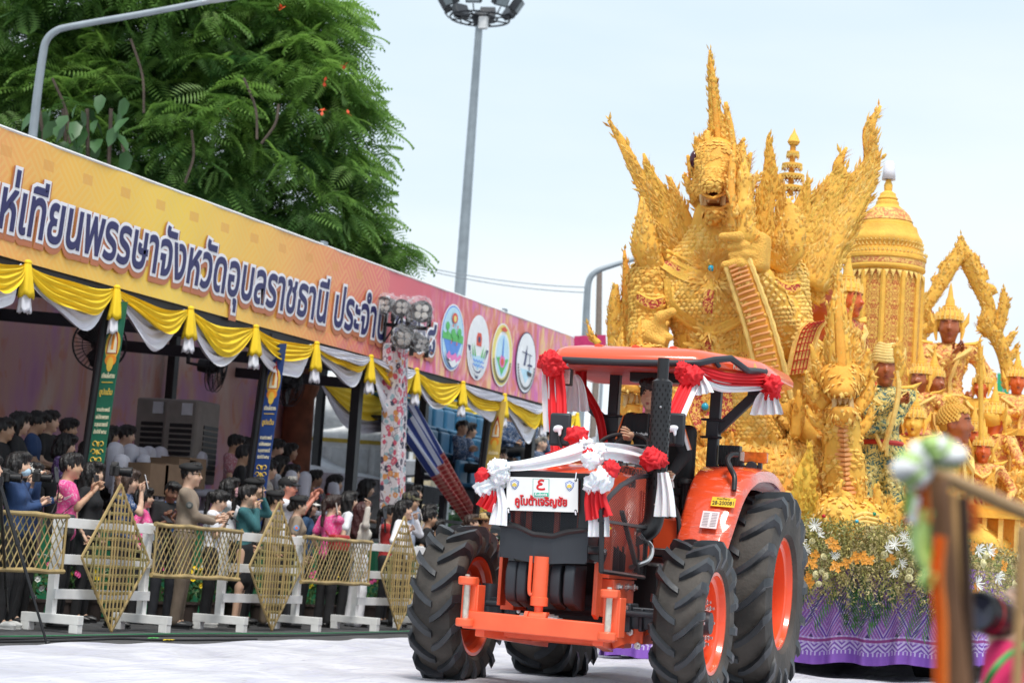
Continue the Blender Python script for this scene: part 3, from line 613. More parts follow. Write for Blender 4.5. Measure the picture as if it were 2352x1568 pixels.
def hand_geo(mb, W, d, side, curl, mi=0, s=1, nrm=None):
 """palm, four unequal bent fingers, and a thumb from the side of the palm; W wrist, d direction"""
 d = unit(d); nrm = unit(nrm if nrm is not None else np.cross(d, A(0, 0, 1)) * side + A(.01, .02, .03)); nrm = unit(nrm - d * (nrm @ d)); x = np.cross(d, nrm)
 mb.tube([W - d * .02 * s, W + d * .02 * s, W + d * .06 * s, W + d * .085 * s], A(.024, .036, .042, .034) * s, 8, mi, sq=.5, up=x)
 for k, (off, ln) in enumerate(((-.03, .068), (-.01, .078), (.011, .073), (.03, .057))):
  p = W + d * .078 * s + x * off * s; pts = [p - d * .02 * s]; dd = d.copy(); pts.append(p)
  for q in (.42, .33, .25):
   c_ = curl * (.8 + .1 * k); dd = unit(dd * math.cos(c_) + nrm * math.sin(c_)); nrm2 = nrm; pts.append(pts[-1] + dd * ln * q * s)
  mb.tube(pts, A(.0085, .0095, .0085, .008, .006) * s, 5, mi)
 p = W + d * .025 * s - x * .03 * s; dt = unit(d * .7 - x * .7 + nrm * .4); mb.tube([p, p + dt * .035 * s, p + unit(dt + d * .5 + nrm * .3) * .065 * s], A(.012, .011, .007) * s, 5, mi)
 return nrm
def head_prims(H, Rm, s=1, female=False, k=.03):
 P_ = lambda x, y, z: H + Rm @ (A(x, y, z) * s)
 pr = [('e', P_(0, 0, .02), A(.074, .092, .095) * s, k * s, Rm), ('e', P_(0, .028, -.04), A(.054 if female else .058, .06, .072) * s, .05 * s, Rm),
   ('c', P_(0, .082, .012), P_(0, .108, -.02), .009 * s, .0145 * s, .012 * s)]
 for q in (-1, 1): pr += [('e', P_(q * .077, -.008, -.005), A(.011, .022, .032) * s, .01 * s, Rm), ('-e', P_(q * .031, .098, .016), A(.02, .014, .011) * s, .012 * s, Rm), ('e', P_(q * .036, .06, -.03), A(.026, .022, .02) * s, .03 * s, Rm)]
 pr += [('e', P_(0, .078, -.055), A(.026, .014, .013) * s, .015 * s, Rm), ('e', P_(0, .072, -.098), A(.02, .016, .016) * s, .02 * s, Rm)]
 return pr
def face_geo(mb, H, Rm, s=1, mis=(1, 2, 3), down=False):
 P_ = lambda x, y, z: H + Rm @ (A(x, y, z) * s)
 for q in (-1, 1):
  if not down: mb.ell(P_(q * .031, .0795, .016), A(.015, .007, .0055) * s, Rm, 8, 6, mis[0]); mb.ell(P_(q * .040, .0785, .0155), A(.004, .006, .003) * s, Rm, 6, 5, mis[1])
  mb.tube([P_(q * .048, .071, .024 if not down else .01), P_(q * .031, .0845, .0255 if not down else .006), P_(q * .016, .083, .022 if not down else .01)], .0028 * s, 4, mis[0])
  mb.tube([P_(q * .054, .07, .036), P_(q * .034, .0885, .044), P_(q * .014, .0905, .038)], A(.0025, .0042, .004) * s, 4, mis[0])
 mb.tube([P_(-.024, .082, -.057), P_(-.008, .0935, -.0535), P_(0, .095, -.055), P_(.008, .0935, -.0535), P_(.024, .082, -.057)], A(.003, .0055, .005, .0055, .003) * s, 5, mis[2])
 mb.tube([P_(-.02, .083, -.062), P_(0, .0935, -.065), P_(.02, .083, -.062)], A(.003, .0065, .003) * s, 5, mis[2])
def hair_mb(kind, H, Rm, s=1):
 P_ = lambda x, y, z: H + Rm @ (A(x, y, z) * s)
 pr = [('e', P_(0, -.014, .034), A(.093, .107, .104) * s, .01, Rm), ('e', P_(.02, .05, .10), A(.065, .055, .035) * s, .03, Rm), ('e', P_(-.03, .06, .085), A(.05, .045, .03) * s, .03, Rm)]
 if kind in ('long', 'longer'):
  e = -.31 if kind == 'longer' else -.26
  pr += [('c', P_(0, -.055, .0), H + A(0, -.10, e) * s, .085 * s, .075 * s, .05)] + [('c', P_(q * .066, -.02, .0), H + A(q * .075, -.05, e + .04) * s, .035 * s, .03 * s, .04) for q in (-1, 1)]
 elif kind == 'pony': pr += [('e', P_(0, -.115, .03), A(.04, .035, .04) * s, .03, Rm), ('c', P_(0, -.14, .03), H + A(.01, -.17, -.28) * s, .036 * s, .02 * s, .03)]
 elif kind == 'bun': pr += [('e', P_(0, -.105, -.03), A(.05, .045, .05) * s, .02, Rm)]
 elif kind == 'bob': pr += [('c', P_(0, -.05, .0), P_(0, -.06, -.1), .088 * s, .085 * s, .04)] + [('c', P_(q * .07, 0, .0), P_(q * .072, .0, -.1), .03 * s, .03 * s, .03) for q in (-1, 1)]
 pr += [('-e', P_(0, .13, -.05), A(.078, .088, .108) * s, .012, Rm)]
 if kind in ('short', 'pony', 'bun', 'crop'): pr += [('-e', P_(0, .075, -.10), A(.2, .105, .095) * s, .015, Rm)]
 if kind == 'crop': pr[0] = ('e', P_(0, -.01, .028), A(.08, .097, .096) * s, .01, Rm)
 mb = MB(); solid(mb, pr, .0125 * s); d = mb.v[0] - H; q = d @ Rm; az = np.arctan2(q[:, 1], q[:, 0]); sd = int(abs(H[2]) * 1e4) % 97
 w_ = np.sin(az * 21 + 2.5 * np.sin(q[:, 2] / s * 28 + sd) + sd) * .0055 + np.sin(az * 9 + q[:, 2] / s * 35 + sd) * .006 + np.random.default_rng(sd).normal(0, .0028, len(d)); mb.v[0] = mb.v[0] + d / (np.linalg.norm(d, axis=1)[:, None] + 1e-6) * (w_ * s)[:, None]; return mb
PEOPLE = {}
def person(key, label, base, f, sc_=1., hands=None, shirt=('white', (.7, .7, .7)), sleeve='short', lower=('trousers', 'black', (.014, .014, .016)), hair='short', haircol=None, tone='mid', female=False,
   head=(0, 0), hat=None, seat=None, h=.02, bulk=1., group=None, curl=1.0, extra=None, shoe=None, mask=False, detail=True, lean=0):
 """base: ground (or seat top) point; f: facing, 0 = image right, 90 = away, -90 = to the camera; hands: world points for (left, right)"""
 rz = R(21.8 + f - 90); cz, sz = math.cos(rz), math.sin(rz)
 t = thing('person', label, 'person', base, group, rz); t.scale = (sc_,) * 3
 loc = lambda p: (lambda q: A(cz * q[0] + sz * q[1], -sz * q[0] + cz * q[1], q[2]) / sc_)(A(*p) - A(*base))
 wor = lambda p: A(*base) + sc_ * A(cz * p[0] - sz * p[1], sz * p[0] + cz * p[1], p[2])
 dz = 0 if seat is None else -.86                     # seated: hips drop to the seat
 sw = (.158 if female else .178) * bulk; fx = .93 if female else 1.0
 T = rotm((1, 0, 0), -lean); pv = A(0, 0, .93 + dz)
 U = lambda x, y, z: pv + T @ (A(x, y, z + dz) - pv)
 Hc = U(0, .012, 1.555); Rm = rotm((0, 0, 1), R(head[0])) @ rotm((1, 0, 0), R(head[1])); Hc = U(0, -.005, 1.45) + Rm @ A(0, .02, .11)
 S = {-1: U(-sw, -.01, 1.372), 1: U(sw, -.01, 1.372)}; arm = {}
 for q, hd in zip((-1, 1), hands or (None, None)):
  Tg = loc(hd) if hd is not None else (U(q * .23, .06, .86) if seat is None else U(q * .12, .30, 1.02))
  pole = (q * .5, -.35, -1) if hd is not None else (q * .4, -1, -.1)
  d0 = unit(Tg - S[q]); Tw = Tg - d0 * .05; E, Wp = ik(S[q], Tw, .275, .245, pole); arm[q] = (E, Wp)
 # legs
 leg = {}
 for q in (-1, 1):
  hp = A(q * .088 * fx, 0, .90 + dz)
  if seat is None: kn, an = A(q * .095, .012, .48), A(q * .10, -.02, .075)
  else: kn, an = A(q * .10, .42, .06), A(q * .10, .44, -.36)
  leg[q] = (hp, kn, an)
 thin = .8
 pr = head_prims(Hc, Rm, 1, female)
 nk = [('c', U(0, -.02, 1.38), Hc + Rm @ A(0, -.012, -.05), .05 if female else .058, .048 if female else .055, .03)]
 mb = MB(); solid(mb, pr + nk + [('c', U(-.1, -.01, 1.37), U(.1, -.01, 1.37), .04, .04, .05)], .013 if detail else .018)
 bp = [('e', U(0, 0, 1.26), (.13 * bulk, .085 * bulk, .15), .05), ('e', U(0, 0, 1.05), (.12 * bulk, .085 * bulk, .13), .05), ('e', A(0, 0, .93 + dz), (.13, .09, .09), .05)]
 for q in (-1, 1):
  E, Wp = arm[q]; hp, kn, an = leg[q]
  bp += [('c', S[q], E, .043 * fx, .038 * fx, .03), ('c', E, Wp, .039 * fx, .026 * fx, .02), ('c', hp, kn, .07, .05, .04), ('c', kn, an, .052, .036, .03), ('c', an, an + A(0, .1, -.04), .036, .03, .03)]
 solid(mb, bp, h * 1.3)
 for q in (-1, 1):
  E, Wp = arm[q]; hand_geo(mb, Wp, Wp - E + (A(0, .0, .12) if hands and hands[0 if q < 0 else 1] is not None else 0), q, curl, 0, .95 if female else 1.05)
 face_geo(mb, Hc, Rm)
 obj('body', mb, [skin(tone), M_eye, M_eyew, M_lip], t, True, ang=180)
 if hair:
  obj('hair', hair_mb(hair, Hc, Rm), M_hair if haircol is None else mat('hair_' + haircol[0], haircol[1], .45, 0, .3, 20, .6, 60, stretch=(1, 1, .12)), t, True, ang=180)
 sp = [('e', U(0, .004, 1.265), (.150 * bulk * (.95 if female else 1), .108 * bulk, .165), .05), ('c', U(-sw * .8, -.012, 1.375), U(sw * .8, -.012, 1.375), .05, .05, .05),
   ('e', U(0, .004, 1.06), (.136 * bulk, .104 * bulk, .15), .06), ('e', U(0, 0, .93), (.148 * bulk, .115 * bulk, .10), .04)]
 if female: sp += [('e', U(q * .062, .085, 1.255), (.055, .045, .055), .04) for q in (-1, 1)]
 for q in (-1, 1):
  E, Wp = arm[q]
  if sleeve == 'short': sp += [('c', S[q], S[q] + (E - S[q]) * .62, .06 * fx, .062 * fx, .03)]
  elif sleeve == 'long': sp += [('c', S[q], E, .06 * fx, .053 * fx, .03), ('c', E, E + (Wp - E) * .93, .053 * fx, .040 * fx, .02)]
 sp += [('-e', U(0, .012, 1.475), (.068, .07, .05), .015)]
 mb = MB(); solid(mb, sp, h * 1.1); shm = cloth(*shirt); obj('shirt', mb, shm if not isinstance(shirt, bpy.types.Material) else shirt, t, True, ang=180)
 lm = cloth(lower[1], lower[2]); wd = 1.25 if lower[0] == 'wide' else 1
 lp = [('e', A(0, 0, .94 + dz), (.14 * bulk, .108 * bulk, .10), .05)]
 if lower[0] == 'skirt': lp += [('c', A(0, 0, .92 + dz), A(0, 0, .58), .135, .15, .04)] if seat is None else []
 if lower[0] != 'skirt' or seat is not None:
  for q in (-1, 1):
   hp, kn, an = leg[q]; lp += [('c', hp, kn, .088 * bulk, .066 * wd, .04), ('c', kn, an + A(0, 0, .0), .066 * wd, .056 * wd ** 2, .02)]
 mb = MB(); solid(mb, lp, h * 1.25); obj('skirt' if lower[0] == 'skirt' else 'trousers', mb, lm, t, True, ang=180)
 for q in (-1, 1):
  an = leg[q][2]; mb = MB(); mb.ell(an + A(0, .055, -.035), (.043, .125, .04), nu=10, nv=7); mb.box(an + A(0, .05, -.066), (.075, .23, .016)); obj('shoe', mb, M_shoe if shoe is None else mat('shoe_' + shoe[0], shoe[1], .6), t, True)
 if hat:
  P_ = lambda x, y, z: Hc + Rm @ A(x, y, z); mb = MB()
  if hat[0] == 'beret':
   mb.ell(P_(.012, -.01, .085), (.115, .125, .045), Rm @ rotm((0, 1, 0), .16), 16, 8); mb.lathe([(.088, .0), (.094, .012), (.092, .03)], P_(0, -.008, .05), Rm @ A(0, 0, 1), 18)
  elif hat[0] == 'cap':
   mb.ell(P_(0, -.01, .05), (.094, .11, .085), Rm, 16, 8); a = np.linspace(-1, 1, 9); mb.grid(np.stack([np.stack([P_(.085 * q * (1 - .15 * j), .085 * math.sqrt(max(.05, 1 - .7 * q * q)) + .07 * j * math.sqrt(max(.0, 1 - .6 * q * q)), .052 - .018 * j - .012 * q * q) for q in a]) for j in (0, .5, 1)])); mb.grid(np.stack([np.stack([P_(.085 * q * (1 - .15 * j), .085 * math.sqrt(max(.05, 1 - .7 * q * q)) + .07 * j * math.sqrt(max(.0, 1 - .6 * q * q)), .058 - .018 * j - .012 * q * q) for q in a]) for j in (1, .5, 0)]))
  else: mb.lathe([(.0, .13), (.06, .125), (.09, .10), (.098, .05), (.17, .03), (.2, .045), (.17, .02), (.09, .035)], P_(0, -.01, .0), Rm @ A(0, 0, 1), 22)
  obj('hat', mb, mat('hat_' + hat[1], hat[2], .8, 0, .1, 9), t, True, ang=60)
 if mask:
  P_ = lambda x, y, z: Hc + Rm @ A(x, y, z); mb = MB(); mb.ell(P_(0, .05, -.05), (.062, .066, .052), Rm, 14, 8); obj('face_mask', mb, mat('mask_blue', (.45, .62, .75), .8), t, True)
 if extra: extra(t, U, S, arm, Hc, Rm, leg)
 PEOPLE[key] = dict(t=t, wor=wor, arm={q: tuple(map(wor, arm[q])) for q in arm}, head=wor(Hc))
 return t
def stand_at(px, py, X, hd=1.565):
 P = onx(px, py, X); return A(P[0], P[1], 0), P[2] / hd
def hp(px, py, X): return onx(px, py, X)
def phone(lab, p, yaw, col=(.02, .02, .025), tilt=.2, flip=0):
 t = tag(bpy.data.objects.new('mobile_phone', None), lab, 'phone', 'phones held up by the crowd'); COL.objects.link(t); t.location = [float(q) for q in p]; t.rotation_euler = (tilt, flip, yaw)
 mb = MB(); mb.box((0, 0, 0), (.072, .009, .148)); obj('phone_case', mb, mat('phone_%02d' % int(col[0] * 99), col, .35), t, True, bevel=.004)
 mb = MB(); mb.box((0, -.0052, 0), (.064, .001, .138)); obj('screen', mb, mat('screen', (.03, .035, .05), .1), t, True, smooth=False)
 mb = MB(); mb.box((-.018, .006, .05), (.03, .003, .034)); obj('lens_island', mb, M_black, t, True, bevel=.001)
 return t
def camera_body(lab, p, yaw, tilt=0, sz=1.):
 t = tag(bpy.data.objects.new('photo_camera', None), lab, 'camera', 'cameras in the crowd'); COL.objects.link(t); t.location = [float(q) for q in p]; t.rotation_euler = (tilt, 0, yaw); t.scale = (sz,) * 3
 mb = MB(); mb.box((0, 0, 0), (.135, .06, .09)); mb.prism([(-.035, .045), (-.022, .075), (.022, .075), (.035, .045)], (0, .03, 0), (1, 0, 0), (0, 0, 1), .06); mb.box((.05, .02, -.005), (.035, .06, .085)); obj('camera_case', mb, M_rub, t, True, bevel=.006)
 mb = MB(); mb.lathe([(.036, .03), (.036, .07), (.039, .072), (.039, .11), (.042, .112), (.042, .15), (.036, .15), (.034, .14)], (0, 0, -.005), (0, 1, 0), 20); obj('lens_barrel', mb, M_black, t, True)
 mb = MB(); mb.lathe([(.0, .142), (.034, .139)], (0, 0, -.005), (0, 1, 0), 20); obj('front_glass', mb, mat('lens_glass', (.02, .02, .04), .05), t, True)
 return t
FR = R(21.8 - 90)
pink = ('pink', (.86, .09, .32)); khaki = ('khaki', (.28, .22, .165)); navy = ('navy', (.025, .06, .16)); teal = ('teal', (.04, .15, .165)); white = ('white', (.84, .85, .90))
black = ('black', (.014, .014, .016)); TB = ('trousers', 'black', (.014, .014, .016))
def patch(side=1, cols=((.12, .13, .12), (.3, .3, .28))):
 def fn(t, U, S, arm, Hc, Rm, leg):
  q = side; E = arm[q][0]; c = S[q] + (E - S[q]) * .45; ax = unit(np.cross(E - S[q], A(0, 1, 0)) * 1.) ; ax = unit(A(q, 0, 0) - unit(E - S[q]) * (A(q, 0, 0) @ unit(E - S[q])))
  mb = MB(); mb.lathe([(0, .003), (.034, .002), (.038, 0)], c + ax * .0585, ax, 14); mb.lathe([(0, .005), (.02, .004)], c + ax * .059, ax, 10, 1); obj('sleeve_badge', mb, [mat('badge_a%d' % int(cols[0][0] * 99), cols[0], .6), mat('badge_b%d' % int(cols[1][0] * 99), cols[1], .6)], t, True)
 return fn
def belt(t, U, S, arm, Hc, Rm, leg):
 mb = MB(); a = np.arange(28) * 2 * math.pi / 28; mb.grid(np.stack([np.stack([.152 * np.cos(a), .118 * np.sin(a), np.full(28, z)], -1) for z in (.985, .945)], 1), closed=True); obj('belt', mb, M_black, t, True)
def both(*fs): return lambda *a: [f(*a) for f in fs]
def shades(t, U, S, arm, Hc, Rm, leg):
 P_ = lambda x, y, z: Hc + Rm @ A(x, y, z); mb = MB()
 for q in (-1, 1): mb.ell(P_(q * .033, .093, .012), (.026, .006, .019), Rm, 10, 6, 1); mb.tube([P_(q * .06, .085, .018), P_(q * .08, .0, .012)], .003, 5)
 mb.tube([P_(-.012, .097, .016), P_(.012, .097, .016)], .003, 5); obj('sunglasses', mb, [M_black, mat('amber_lens', (.25, .12, .01), .1)], t, True)
def lanyard(t, U, S, arm, Hc, Rm, leg):
 mb = MB(); mb.tube([U(-.06, .02, 1.43), U(-.03, .115, 1.3), U(0, .125, 1.16), U(.03, .115, 1.3), U(.06, .02, 1.43)], .007, 5); mb.box(U(0, .13, 1.12), (.055, .006, .08)); obj('lanyard', mb, mat('lanyard_blue', (.05, .2, .6), .6), t, True)
def bag(side, col, nm, z=.98, y=-.02):
 def fn(t, U, S, arm, Hc, Rm, leg):
  mb = MB(); solid(mb, [('b', A(side * .19, y + .02, z), (.05, .10, .075), .03, .01)], .014); mb.tube([A(side * .19, y, z + .08), U(side * .10, .09, 1.2), U(-side * .05, .05, 1.42), U(-side * .08, -.08, 1.3), A(side * .16, y - .1, z + .05)], .010, 5, sq=.5); obj(nm, mb, mat(nm, col, .5, 0, .2, 8, .2, 20), t, True)
 return fn
def print_name(word, side, colr=(.85, .8, .82)):
 def fn(t, U, S, arm, Hc, Rm, leg):
  E = arm[side][0]; d = unit(E - S[side]); c = S[side] + (E - S[side]) * .42; ax = unit(A(side, .0, 0) - d * (A(side, 0, 0) @ d)); x = unit(np.cross(-d, ax)) if side > 0 else unit(np.cross(-d, ax)); mb = MB()
  write(mb, word, c - x * .05 + ax * .064, x, np.cross(ax, x), ax, .10, .035, .02, .001); obj('sleeve_lettering', mb, mat('print_pale', colr, .6), t, True, smooth=False)
 return fn
def scrunchie(t, U, S, arm, Hc, Rm, leg):
 mb = MB()
 for k in range(9): a = k * .7; mb.ell(Hc + Rm @ A(.045 * math.cos(a), -.13, .03 + .045 * math.sin(a)), (.024, .022, .024), None, 7, 5)
 obj('hair_band', mb, mat('band_pink', (.45, .25, .27), .8), t, True)

b, s = stand_at(-24, 1075, -11.5); person('p0', 'person at the left edge, only hands and camera showing', b, 0, s, (hp(2, 1068, -11.45), hp(2, 1103, -11.4)), black, 'long', tone='light')
b, s = stand_at(42, 1068, -11.45); person('hairw', 'woman with long black hair and blue mask in a navy jacket at the left edge', b, -5, s, (hp(132, 1152, -11.35), hp(100, 1165, -11.3)), navy, 'long', hair='longer', tone='light', female=True, mask=True, shoe=('white', (.6, .6, .58)))
b, s = stand_at(72, 1090, -12.0); person('capw', 'woman in a white cap looking through a camera behind the left lattice', b, -12, s, (hp(90, 1098, -11.85), hp(70, 1104, -11.85)), navy, 'long', hair='long', hat=('cap', 'white', (.75, .74, .7)), tone='light', female=True)
b, s = stand_at(160, 1071, -11.42); person('pinkman', 'man in a pink polo shirt and black trousers filming with a phone', b, 0, s, (hp(226, 1127, -11.35), hp(221, 1133, -11.25)), pink, 'short', hair='short', tone='mid', extra=both(print_name('GSB12', 1), bag(1, (.03, .03, .03), 'waist_bag', 1.0)))
b, s = stand_at(290, 1103, -11.5); person('navyw', 'woman in a dark blue shirt holding a camera and a phone', b, -8, s, (hp(268, 1094, -11.4), hp(336, 1124, -11.3)), ('deep_blue', (.015, .05, .15)), 'short', hair='long', haircol=('brown', (.05, .028, .02)), tone='light', female=True, head=(8, -8))
b, s = stand_at(330, 1143, -12.1); person('pinkw', 'young woman in pink with long dark hair behind the woman in dark blue', b, 0, s, None, pink, 'short', hair='long', tone='light', female=True)
b, s = stand_at(391, 1125, -11.95); person('vest', 'man in a black vest and blue lanyard looking down at his phone', b, -55, s, (hp(384, 1192, -11.8), hp(402, 1196, -11.8)), black, 'short', ('trousers', 'grey', (.035, .037, .045)), hair='crop', tone='dark', head=(0, -22), extra=lanyard)
b, s = stand_at(436, 1090, -11.45); person('police', 'policeman in khaki uniform, black beret and amber sunglasses at the fence', b, 0, s, (hp(506, 1199, -11.3), hp(498, 1205, -11.2)), khaki, 'long', ('trousers', 'khaki_dark', (.15, .115, .085)), hair='crop', tone='light', hat=('beret', 'black', (.012, .012, .013)), bulk=1.08, extra=both(patch(1), belt, shades))
b, s = stand_at(494, 1146, -11.65); person('whitew', 'woman in a white shirt with a ponytail looking at her phone', b, 0, s, (hp(532, 1192, -11.55), hp(524, 1198, -11.5)), white, 'short', hair='pony', tone='light', female=True, head=(0, -20), shoe=('white', (.6, .6, .58)))
b, s = stand_at(566, 1138, -11.5); person('tealw', 'woman in a teal jacket and black skirt raising her phone', b, 0, s, (hp(610, 1136, -11.35), hp(598, 1166, -11.35)), teal, 'long', ('skirt', 'black', (.014, .014, .016)), hair='pony', tone='light', female=True, extra=scrunchie)
b, s = stand_at(583, 1121, -12.0); person('polb', 'policewoman in a beret half hidden behind the woman in teal', b, -5, s, None, khaki, 'short', hair='bun', tone='light', female=True, hat=('beret', 'black', (.012, .012, .013)))
b, s = stand_at(630, 1148, -11.6); person('pol3', 'policewoman in a beret behind the top of the middle diamond lattice', b, 10, s, None, khaki, 'long', ('trousers', 'khaki_dark', (.15, .115, .085)), hair='bun', tone='mid', female=True, hat=('beret', 'black', (.012, .012, .013)))
b, s = stand_at(658, 1119, -12.05); person('capman', 'big man in a black cap and white shirt reaching up with his phone', b, 5, s, (hp(722, 1148, -11.9), hp(730, 1142, -11.75)), white, 'short', hair='crop', haircol=('grey', (.25, .24, .22)), tone='red', hat=('cap', 'black', (.02, .018, .018)), bulk=1.15)
b, s = stand_at(684, 1160, -11.45); person('pol2', 'policewoman in khaki with a bun and bright round sleeve badge', b, 15, s, None, khaki, 'short', ('trousers', 'grey', (.035, .037, .045)), hair='bun', tone='light', female=True, hat=('beret', 'black', (.012, .012, .013)), extra=both(patch(1, ((.1, .25, .5), (.6, .12, .06))), belt))
b, s = stand_at(708, 1163, -12.05); person('wcap', 'woman in a white cap and blue jacket behind the raised phone', b, 0, s, None, ('denim', (.03, .08, .17)), 'long', tone='light', female=True, hair='bob', hat=('cap', 'white', (.75, .74, .7)))
b, s = stand_at(763, 1158, -11.55); person('pinkb', 'woman in a pink shirt with a red shoulder bag holding a phone to her ear', b, 45, s, (None, hp(778, 1176, -11.45)), pink, 'short', hair='pony', haircol=('dark_brown', (.03, .015, .012)), tone='light', female=True, extra=bag(1, (.4, .03, .03), 'shoulder_bag', 1.08))
b, s = stand_at(833, 1174, -11.6); person('cream', 'woman with long maroon hair in a cream jacket and white trousers', b, 30, s, (None, hp(846, 1158, -11.35)), ('cream', (.74, .70, .62)), 'long', ('wide', 'white2', (.82, .82, .86)), hair='longer', haircol=('maroon', (.055, .014, .014)), tone='light', female=True)
b, s = stand_at(926, 1170, -11.55); person('whitej', 'woman with long black hair and white jacket holding up a white phone', b, -10, s, (hp(963, 1189, -11.4), hp(945, 1225, -11.3)), white, 'long', hair='longer', tone='light', female=True)
b, s = stand_at(941, 1151, -12.1); person('olive', 'person in an olive cap behind the woman in the white jacket', b, 0, s, None, ('pale_blue', (.35, .4, .5)), 'short', tone='mid', hat=('cap', 'olive', (.12, .11, .06)))
b, s = stand_at(1081, 1200, -11.5); person('glasses', 'woman with tied brown hair and glasses above the tractor tyre', b, 0, s, None, white, 'short', hair='bun', haircol=('brown', (.05, .028, .02)), tone='light', female=True)
b, s = stand_at(1113, 1196, -11.2); person('straw', 'man in a straw hat and orange shirt beside the tractor sign', b, -15, s, (hp(1132, 1245, -11.1), hp(1128, 1250, -11.0)), ('orange', (.75, .12, .02)), 'short', tone='mid', hat=('straw', 'straw', (.5, .36, .17)))
for i, (px, py, X) in enumerate(((1145, 1262, -11.6), (985, 1190, -12.0), (1005, 1210, -11.9))):
 b, s = stand_at(px, py, X); person('bg%d' % i, ['person in red seen between the sign and the tyre', 'person in black behind the white phone', 'man in a dark shirt by the small lattice panel'][i], b, 10 * i - 10, s, None, [('red', (.4, .03, .03)), black, black][i], 'short', tone='mid', h=.026, detail=False)
for i, (px, py, X, cn, hr, wh) in enumerate(((212, 1088, -12.3, 'black', 'long', 'behind the pink polo man'), (527, 1122, -12.4, 'white', 'bob', 'between white shirt and teal jacket'), (800, 1150, -12.3, 'white', 'bob', 'left of the lady in cream'), (893, 1180, -12.0, 'red', 'pony', 'left of the white jacket'), (985, 1178, -12.4, 'white', 'short', 'right of the white phone'))):
 b, s = stand_at(px, py, X); c_ = dict(black=black, white=white, navy=navy, red=('red', (.4, .03, .03)), plum=('plum', (.08, .015, .04)))[cn]; person('f%d' % i, 'bystander in %s, %s' % (cn, wh), b, (-10, 6, 14)[i % 3], s, (onx(px + 46, py + 12, X + .1), onx(px + 40, py + 22, X + .15)) if i % 2 else None, c_, 'short', hair=hr, tone=('light', 'mid')[i % 2], female=hr != 'short', h=.026, detail=False)
# phones, cameras, selfie stick, tripod
Vp = lambda px, py, X: onx(px, py, X)
phone('black phone in the pink polo man’s hands', Vp(222, 1107, -11.3), FR - .5)
phone('white phone raised by the woman in dark blue', Vp(336, 1106, -11.3), FR + .3, (.6, .6, .62), .3)
phone('dark phone held low by the policeman', Vp(511, 1197, -11.25), FR, tilt=1.2)
phone('phone held by the woman in the white shirt', Vp(537, 1189, -11.5), FR, tilt=.9)
phone('phone raised by the woman in teal', Vp(604, 1128, -11.35), FR, tilt=.1)
phone('phone raised at arm’s length by the man in the black cap', Vp(738, 1131, -11.8), FR, tilt=.4)
phone('silver phone at the ear of the woman with the red bag', Vp(774, 1168, -11.42), FR, (.55, .5, .45), .2)
phone('white phone of the woman in the white jacket', Vp(967, 1181, -11.4), FR, (.65, .6, .58), .3)
phone('dark tablet phone of the man with the lanyard', Vp(384, 1192, -11.72), FR - .8, tilt=1.1)
phone('phone on a selfie stick in front of the pink polo man', Vp(130, 1090, -11.3), FR - .3)
mb = MB(); mb.tube([Vp(131, 1098, -11.3), Vp(135, 1125, -11.3), Vp(128, 1175, -11.3)], .007, 6); tag(obj('selfie_stick', mb, M_black), 'thin black selfie stick held beside the pink polo man', 'selfie stick')
phone('phone on a small tripod grip before the woman in the white jacket', Vp(884, 1178, -11.4), FR - .6)
mb = MB(); mb.tube([Vp(884, 1192, -11.4), Vp(885, 1222, -11.4)], .014, 6); tag(obj('phone_grip', mb, M_black), 'short black phone grip before the woman in white', 'phone grip')
camera_body('black camera at the left edge of the photo', Vp(12, 1094, -11.4), FR)
camera_body('camera at the face of the woman in the white cap', Vp(84, 1095, -11.8), FR)
camera_body('dark green camera with long lens held above the fence', Vp(263, 1080, -11.35), FR, 0, 1.15)
t = thing('tripod', 'black camera tripod standing on the asphalt at the left edge', 'tripod', onz(60, 1480))
tp = Vp(-2, 1105, -10.25); mb = MB(); mb.lathe([(.03, -.1), (.035, 0), (.03, .04)], tp, n=10); obj('tripod_head', mb, M_black, t)
for e in (onz(109, 1481), onz(-70, 1475), onz(20, 1440)):
 mb = MB(); d = e - tp; mb.tube([tp, tp + d * .4], .017, 8); mb.tube([tp + d * .36, tp + d * .72], .014, 8); mb.tube([tp + d * .68, tp + d], .011, 8); mb.lathe([(.02, -.02), (.02, .02)], tp + d * .38, d, 8); mb.lathe([(.018, -.02), (.018, .02)], tp + d * .7, d, 8); mb.ell(e + A(0, 0, .015), .022, nu=8, nv=6); obj('leg', mb, M_black, t)

# seated audience
def seat_at(px, py, X): P = onx(px, py, X); return P - A(0, 0, .695)
SEATED = [(8, 988, -13.6, 'black', 'short', 0), (41, 973, -13.6, 'black', 'long', 0), (78, 970, -13.9, 'navy', 'short', 0), (112, 970, -13.9, 'black', 'short', 0), (153, 986, -14.1, 'black', 'short', 0), (144, 1022, -13.4, 'purple', 'bob', 0), (250, 1004, -14, 'beige', 'bob', 0),
   (286, 1001, -14.2, 'plum', 'short', 0), (535, 1020, -14, 'rose', 'short', 0), (560, 1027, -14.2, 'black', 'bob', 0), (556, 1046, -13.3, 'black', 'short', 0), (629, 1029, -14.2, 'plum', 'short', 0), (665, 1039, -14.4, 'lilac', 'long', 0), (613, 1079, -13.4, 'beige', 'short', 0),
   (638, 1067, -13.9, 'white', 'bob', 0), (669, 1089, -13.5, 'plum', 'bun', 0), (766, 1111, -13.6, 'red', 'bob', 0), (838, 1120, -13.4, 'black', 'bob', 0), (722, 1100, -14.4, 'lilac', 'bun', 0), (200, 1035, -14.8, 'black', 'bob', 0)]
colr = dict(black=(.014, .014, .016), navy=(.018, .03, .09), purple=(.09, .03, .16), beige=(.3, .26, .22), plum=(.08, .015, .04), rose=(.35, .13, .16), lilac=(.3, .14, .26), white=(.6, .6, .62), red=(.4, .02, .03))
